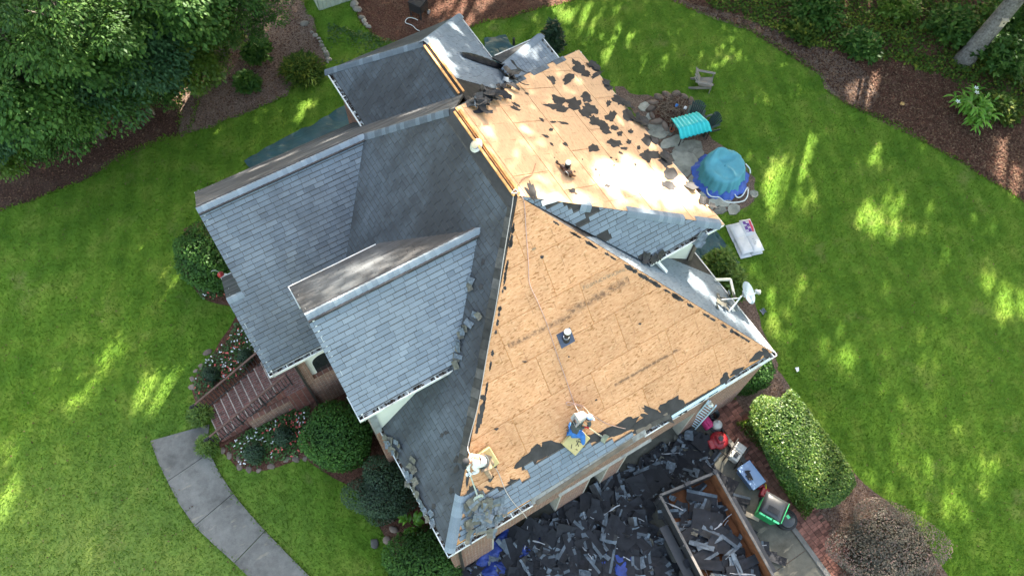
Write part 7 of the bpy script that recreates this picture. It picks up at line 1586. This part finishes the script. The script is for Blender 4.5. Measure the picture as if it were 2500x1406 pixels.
wj = empty("water_jug", G(1746, 1042, 0), "white water cooler jug in a black ring by the pink tote", "cooler"); MB().lathe([(.2, 0), (.22, .12), (.2, .13)], (0, 0, 0), 20).build("base_ring", M['binblack'], wj); MB().lathe([(.15, .05), (.165, .32), (.13, .40), (.0, .42)], (0, 0, 0), 20).build("jug_body", M['cream'], wj, smooth=True); boxy("lid_knob", M['grey_metal'], (.05, .05, .41), (.07, .05, .04), .01, wj)
# aluminium ladder at the garage wall
lf = G(1688, 1043, 0); lt_ = G(1738, 985, 3.6); ld = empty("ladder", lf, "pale aluminium ladder leaning by the garage's right end", "ladder"); dd = lt_ - lf; sx = Vector((-dd.y, dd.x, 0)).normalized() * .13
for s_ in (-1, 1): MB().bar(sx * s_, dd + sx * s_, .035, .09).build("rail", M['blue_metal'], ld)
for k in range(1, 12): MB().tube([dd * (k / 12) - sx, dd * (k / 12) + sx], .016, 6).build("rung", M['blue_metal'], ld)
wl = empty("wall_lamp", (9.05, .02, 3.05), "small white lamp fitting on the garage wall by the ladder", "lamp"); MB().box((0, .06, 0), (.14, .05, .14)).build("back_plate", M['white_metal'], wl); MB().lathe([(.0, -.06), (.07, -.03), (.08, .03), (0, .08)], (0, -.04, 0), 14).build("globe", M['white_trim'], wl, smooth=True)

# ---- yard odds and ends
gr = empty("cart_grill", G(1024, 36, 0), "black box grill on wheels standing in the bark at the top", "grill", rotz=.5); boxy("firebox", M['binblack'], (0, 0, .35), (.62, .62, .42), .02, gr); boxy("lid", M['black'], (0, 0, .77), (.66, .66, .06), .02, gr); boxy("side_panel", M['dark_metal'], (0, -.32, .4), (.5, .02, .3), .005, gr)
for x, y in ((-.26, -.26), (.26, -.26), (-.26, .26), (.26, .26)): MB().bar((x, y, .0), (x, y, .36), .05, .05, up=(0, 1, 0)).build("leg", M['binblack'], gr)
for y in (-.34, .34): MB().lathe([(.1, -.025), (.1, .025)], (.26, y, .1), 14, Matrix.Rotation(rad(90), 3, 'X')).build("wheel", M['grey_metal'], gr)
hs = MB(); hs.tube(smooth_path([G(x, y, .04) for x, y in ((1020, 50), (1012, 46), (1000, 44), (992, 48), (990, 56), (1000, 60), (1008, 64), (1016, 72), (1024, 76))]), .016, 6); tag(hs.build("garden_hose", M['hose'], smooth=True), "thin pale hose curling from the black grill", "hose")
M['shedgreen'] = m_plain('pale_green_paint', (0.36, 0.40, 0.33), 0.7, 0.12, 4, rnd=.12); sc_ = G(781, 26, 0); se = G(838, 7, 0); sx = (se - sc_).normalized(); sy = Vector((-sx.y, sx.x, 0)); sh = empty("shed", sc_, "pale green boarded shed corner at the top edge", "shed")
for i in range(12): MB().box(sx * (.09 + .18 * i) + Vector((0, 0, .95)), (.17, .035, 1.9), Matrix.Rotation(math.atan2(sx.y, sx.x), 3, 'Z')).build("board", M['shedgreen'], sh)
for i in range(6): MB().box(sy * (.10 + .18 * i) - sx * .02 + Vector((0, 0, .95)), (.035, .17, 1.9), Matrix.Rotation(math.atan2(sx.y, sx.x), 3, 'Z')).build("board", M['shedgreen'], sh)
MB().slab([Vector((0, 0, 1.95)) + sx * -.12 + sy * -.12, Vector((0, 0, 1.95)) + sx * 2.3 - sy * .12, Vector((0, 0, 1.95)) + sx * 2.3 + sy * 1.3, Vector((0, 0, 1.95)) - sx * .12 + sy * 1.3], .05).build("roof", M['felt'], sh)
fd = empty("hanging_feeder", G(541, 674, 4.2), "small red feeder on a bent wire hook at the porch gutter", "feeder"); MB().lathe([(.02, .0), (.09, .03), (.10, .12), (.05, .2), (.02, .24)], (0, 0, 0), 14).build("feeder_body", M['red'], fd, smooth=True); MB().lathe([(.10, .02), (.02, -.05)], (.08, -.06, 0), 12).build("feeder_base", M['whiteglove'], fd); MB().tube([(0, 0, .22), (-.05, .06, .33), (-.14, .12, .30), (-.2, .14, .26)], .009, 6).build("hook", M['steel'], fd)
rng = random.Random(55); stone(G(915, 1326, 0), .17, .15, .08, rng, "dark_rock", M['back'], label="dark shingle-grey rock alone on the front lawn", cat="stone")
for (x, y, l) in ((955, 1265, "brownish stone beside the palm-like plant, upper one"), (962, 1292, "brownish stone beside the palm-like plant, lower one"), (945, 1318, "brownish stone at the lawn edge above the bottom holly")): stone(G(x, y, 0), .17, .13, .09, rng, mat=M['edgestone'], label=l, cat="stone")
tag(MB().slab([G(1941, 897, .05), G(1946, 908, .06), G(1951, 905, .05), G(1950, 896, .05)][::1], .01).build("paper_scrap", M['whiteglove']), "white paper scrap lying on the right-hand lawn", "paper")
tag(shingle_piece(.2, .18, .02, rng, 0, .04).build("shingle_scrap", [M['top_grey'], M['back']], None, loc=G(1863, 761, .05)), "grey shingle scrap on the grass below the satellite dish", "shingle")
stone(G(2202, 255, 0), .12, .09, .07, rng, "ochre_stone", m_plain('ochre_stone', (.42, .25, .09), .9, .3, 8), label="ochre stone lying in the dark bark bed", cat="stone")
pot = empty("terracotta_pot", G(1639, 322, 0), "small terracotta pot on the flagstones by the turquoise cover", "pot"); MB().lathe([(.07, 0), (.1, .16), (.11, .18), (.09, .18), (.08, .05), (0, .05)], (0, 0, 0), 16).build("pot_body", m_plain('terracotta', (.38, .13, .07), .8, .2, 9), pot, smooth=True)
lg = MB()
for i, (x0, y0, x1, y1) in enumerate(((545, 165, 551, 195), (470, 205, 488, 212), (355, 252, 378, 280))):
    tag(MB().tube([G(x0, y0, .1), G((x0 + x1) / 2 + 2, (y0 + y1) / 2, .16), G(x1, y1, .1)], [.07, .06, .04], 7).build("fallen_branch", M['twig'], smooth=True), ("pale fallen branch standing out on the bark near the small bushes", "short fallen branch in the sunny bark patch", "fallen branch half under the blue-green tree")[i], "branch")
# fallen leaves and bark litter, past counting
def litter(name, px, n, seed, mats, size=.07, z=.03):
    poly = GL(px, 0); r_ = np.random.default_rng(seed); q = np.array([(p.x, p.y) for p in poly]); lo, hi = q.min(0), q.max(0); P = r_.uniform(lo, hi, (n * 3, 2)); tq_ = [tuple(a) for a in q]; P = np.array([p for p in P if inside(p, tq_)][:n])
    Vv, Ff = leaf_geo(np.column_stack([P, np.full(len(P), z)]), np.tile([0, 0, 1.0], (len(P), 1)), size, .5, r_, 0, jit=.5); link(name, np_mesh(name, Vv, Ff, r_.random(len(P)), mats), kind='stuff')
M['deadleaf'] = m_leaf('dead_leaves', [(0.04, 0.02, 0.014), (0.09, 0.046, 0.03), (0.18, 0.11, 0.07)], .8, .1, .1)
litter("fallen_leaves", [(-50, 540), (200, 440), (400, 345), (640, 262), (760, 190), (780, 100), (700, -40), (400, 100), (-50, 400)], 7000, 201, M['deadleaf'], .085)
litter("fallen_leaves", [(870, 0), (905, 85), (1000, 110), (1160, 62), (1400, 4), (1400, -40), (860, -40)], 4000, 202, M['deadleaf'], .08)
litter("pine_straw", [(1640, 0), (1820, 72), (2006, 188), (2060, 252), (2280, 360), (2500, 490), (2500, 300), (2290, 182), (1990, 112), (1690, 0)], 14000, 203, M['deadleaf'], .11)
litter("fallen_leaves", [(1870, 890), (1960, 1000), (2110, 1180), (2250, 1310), (2320, 1420), (2060, 1406), (1900, 1180)], 5000, 204, M['deadleaf'], .06)
litter("lawn_leaves", [(0, 520), (460, 330), (560, 420), (440, 520), (430, 900), (360, 1070), (600, 1406), (0, 1406)], 260, 205, M['deadleaf'], .07, .06)
litter("lawn_leaves", [(1450, 30), (1640, 20), (2010, 220), (2500, 500), (2500, 1406), (2320, 1406), (1930, 900), (1850, 520), (1760, 330)], 420, 206, M['deadleaf'], .07, .06)
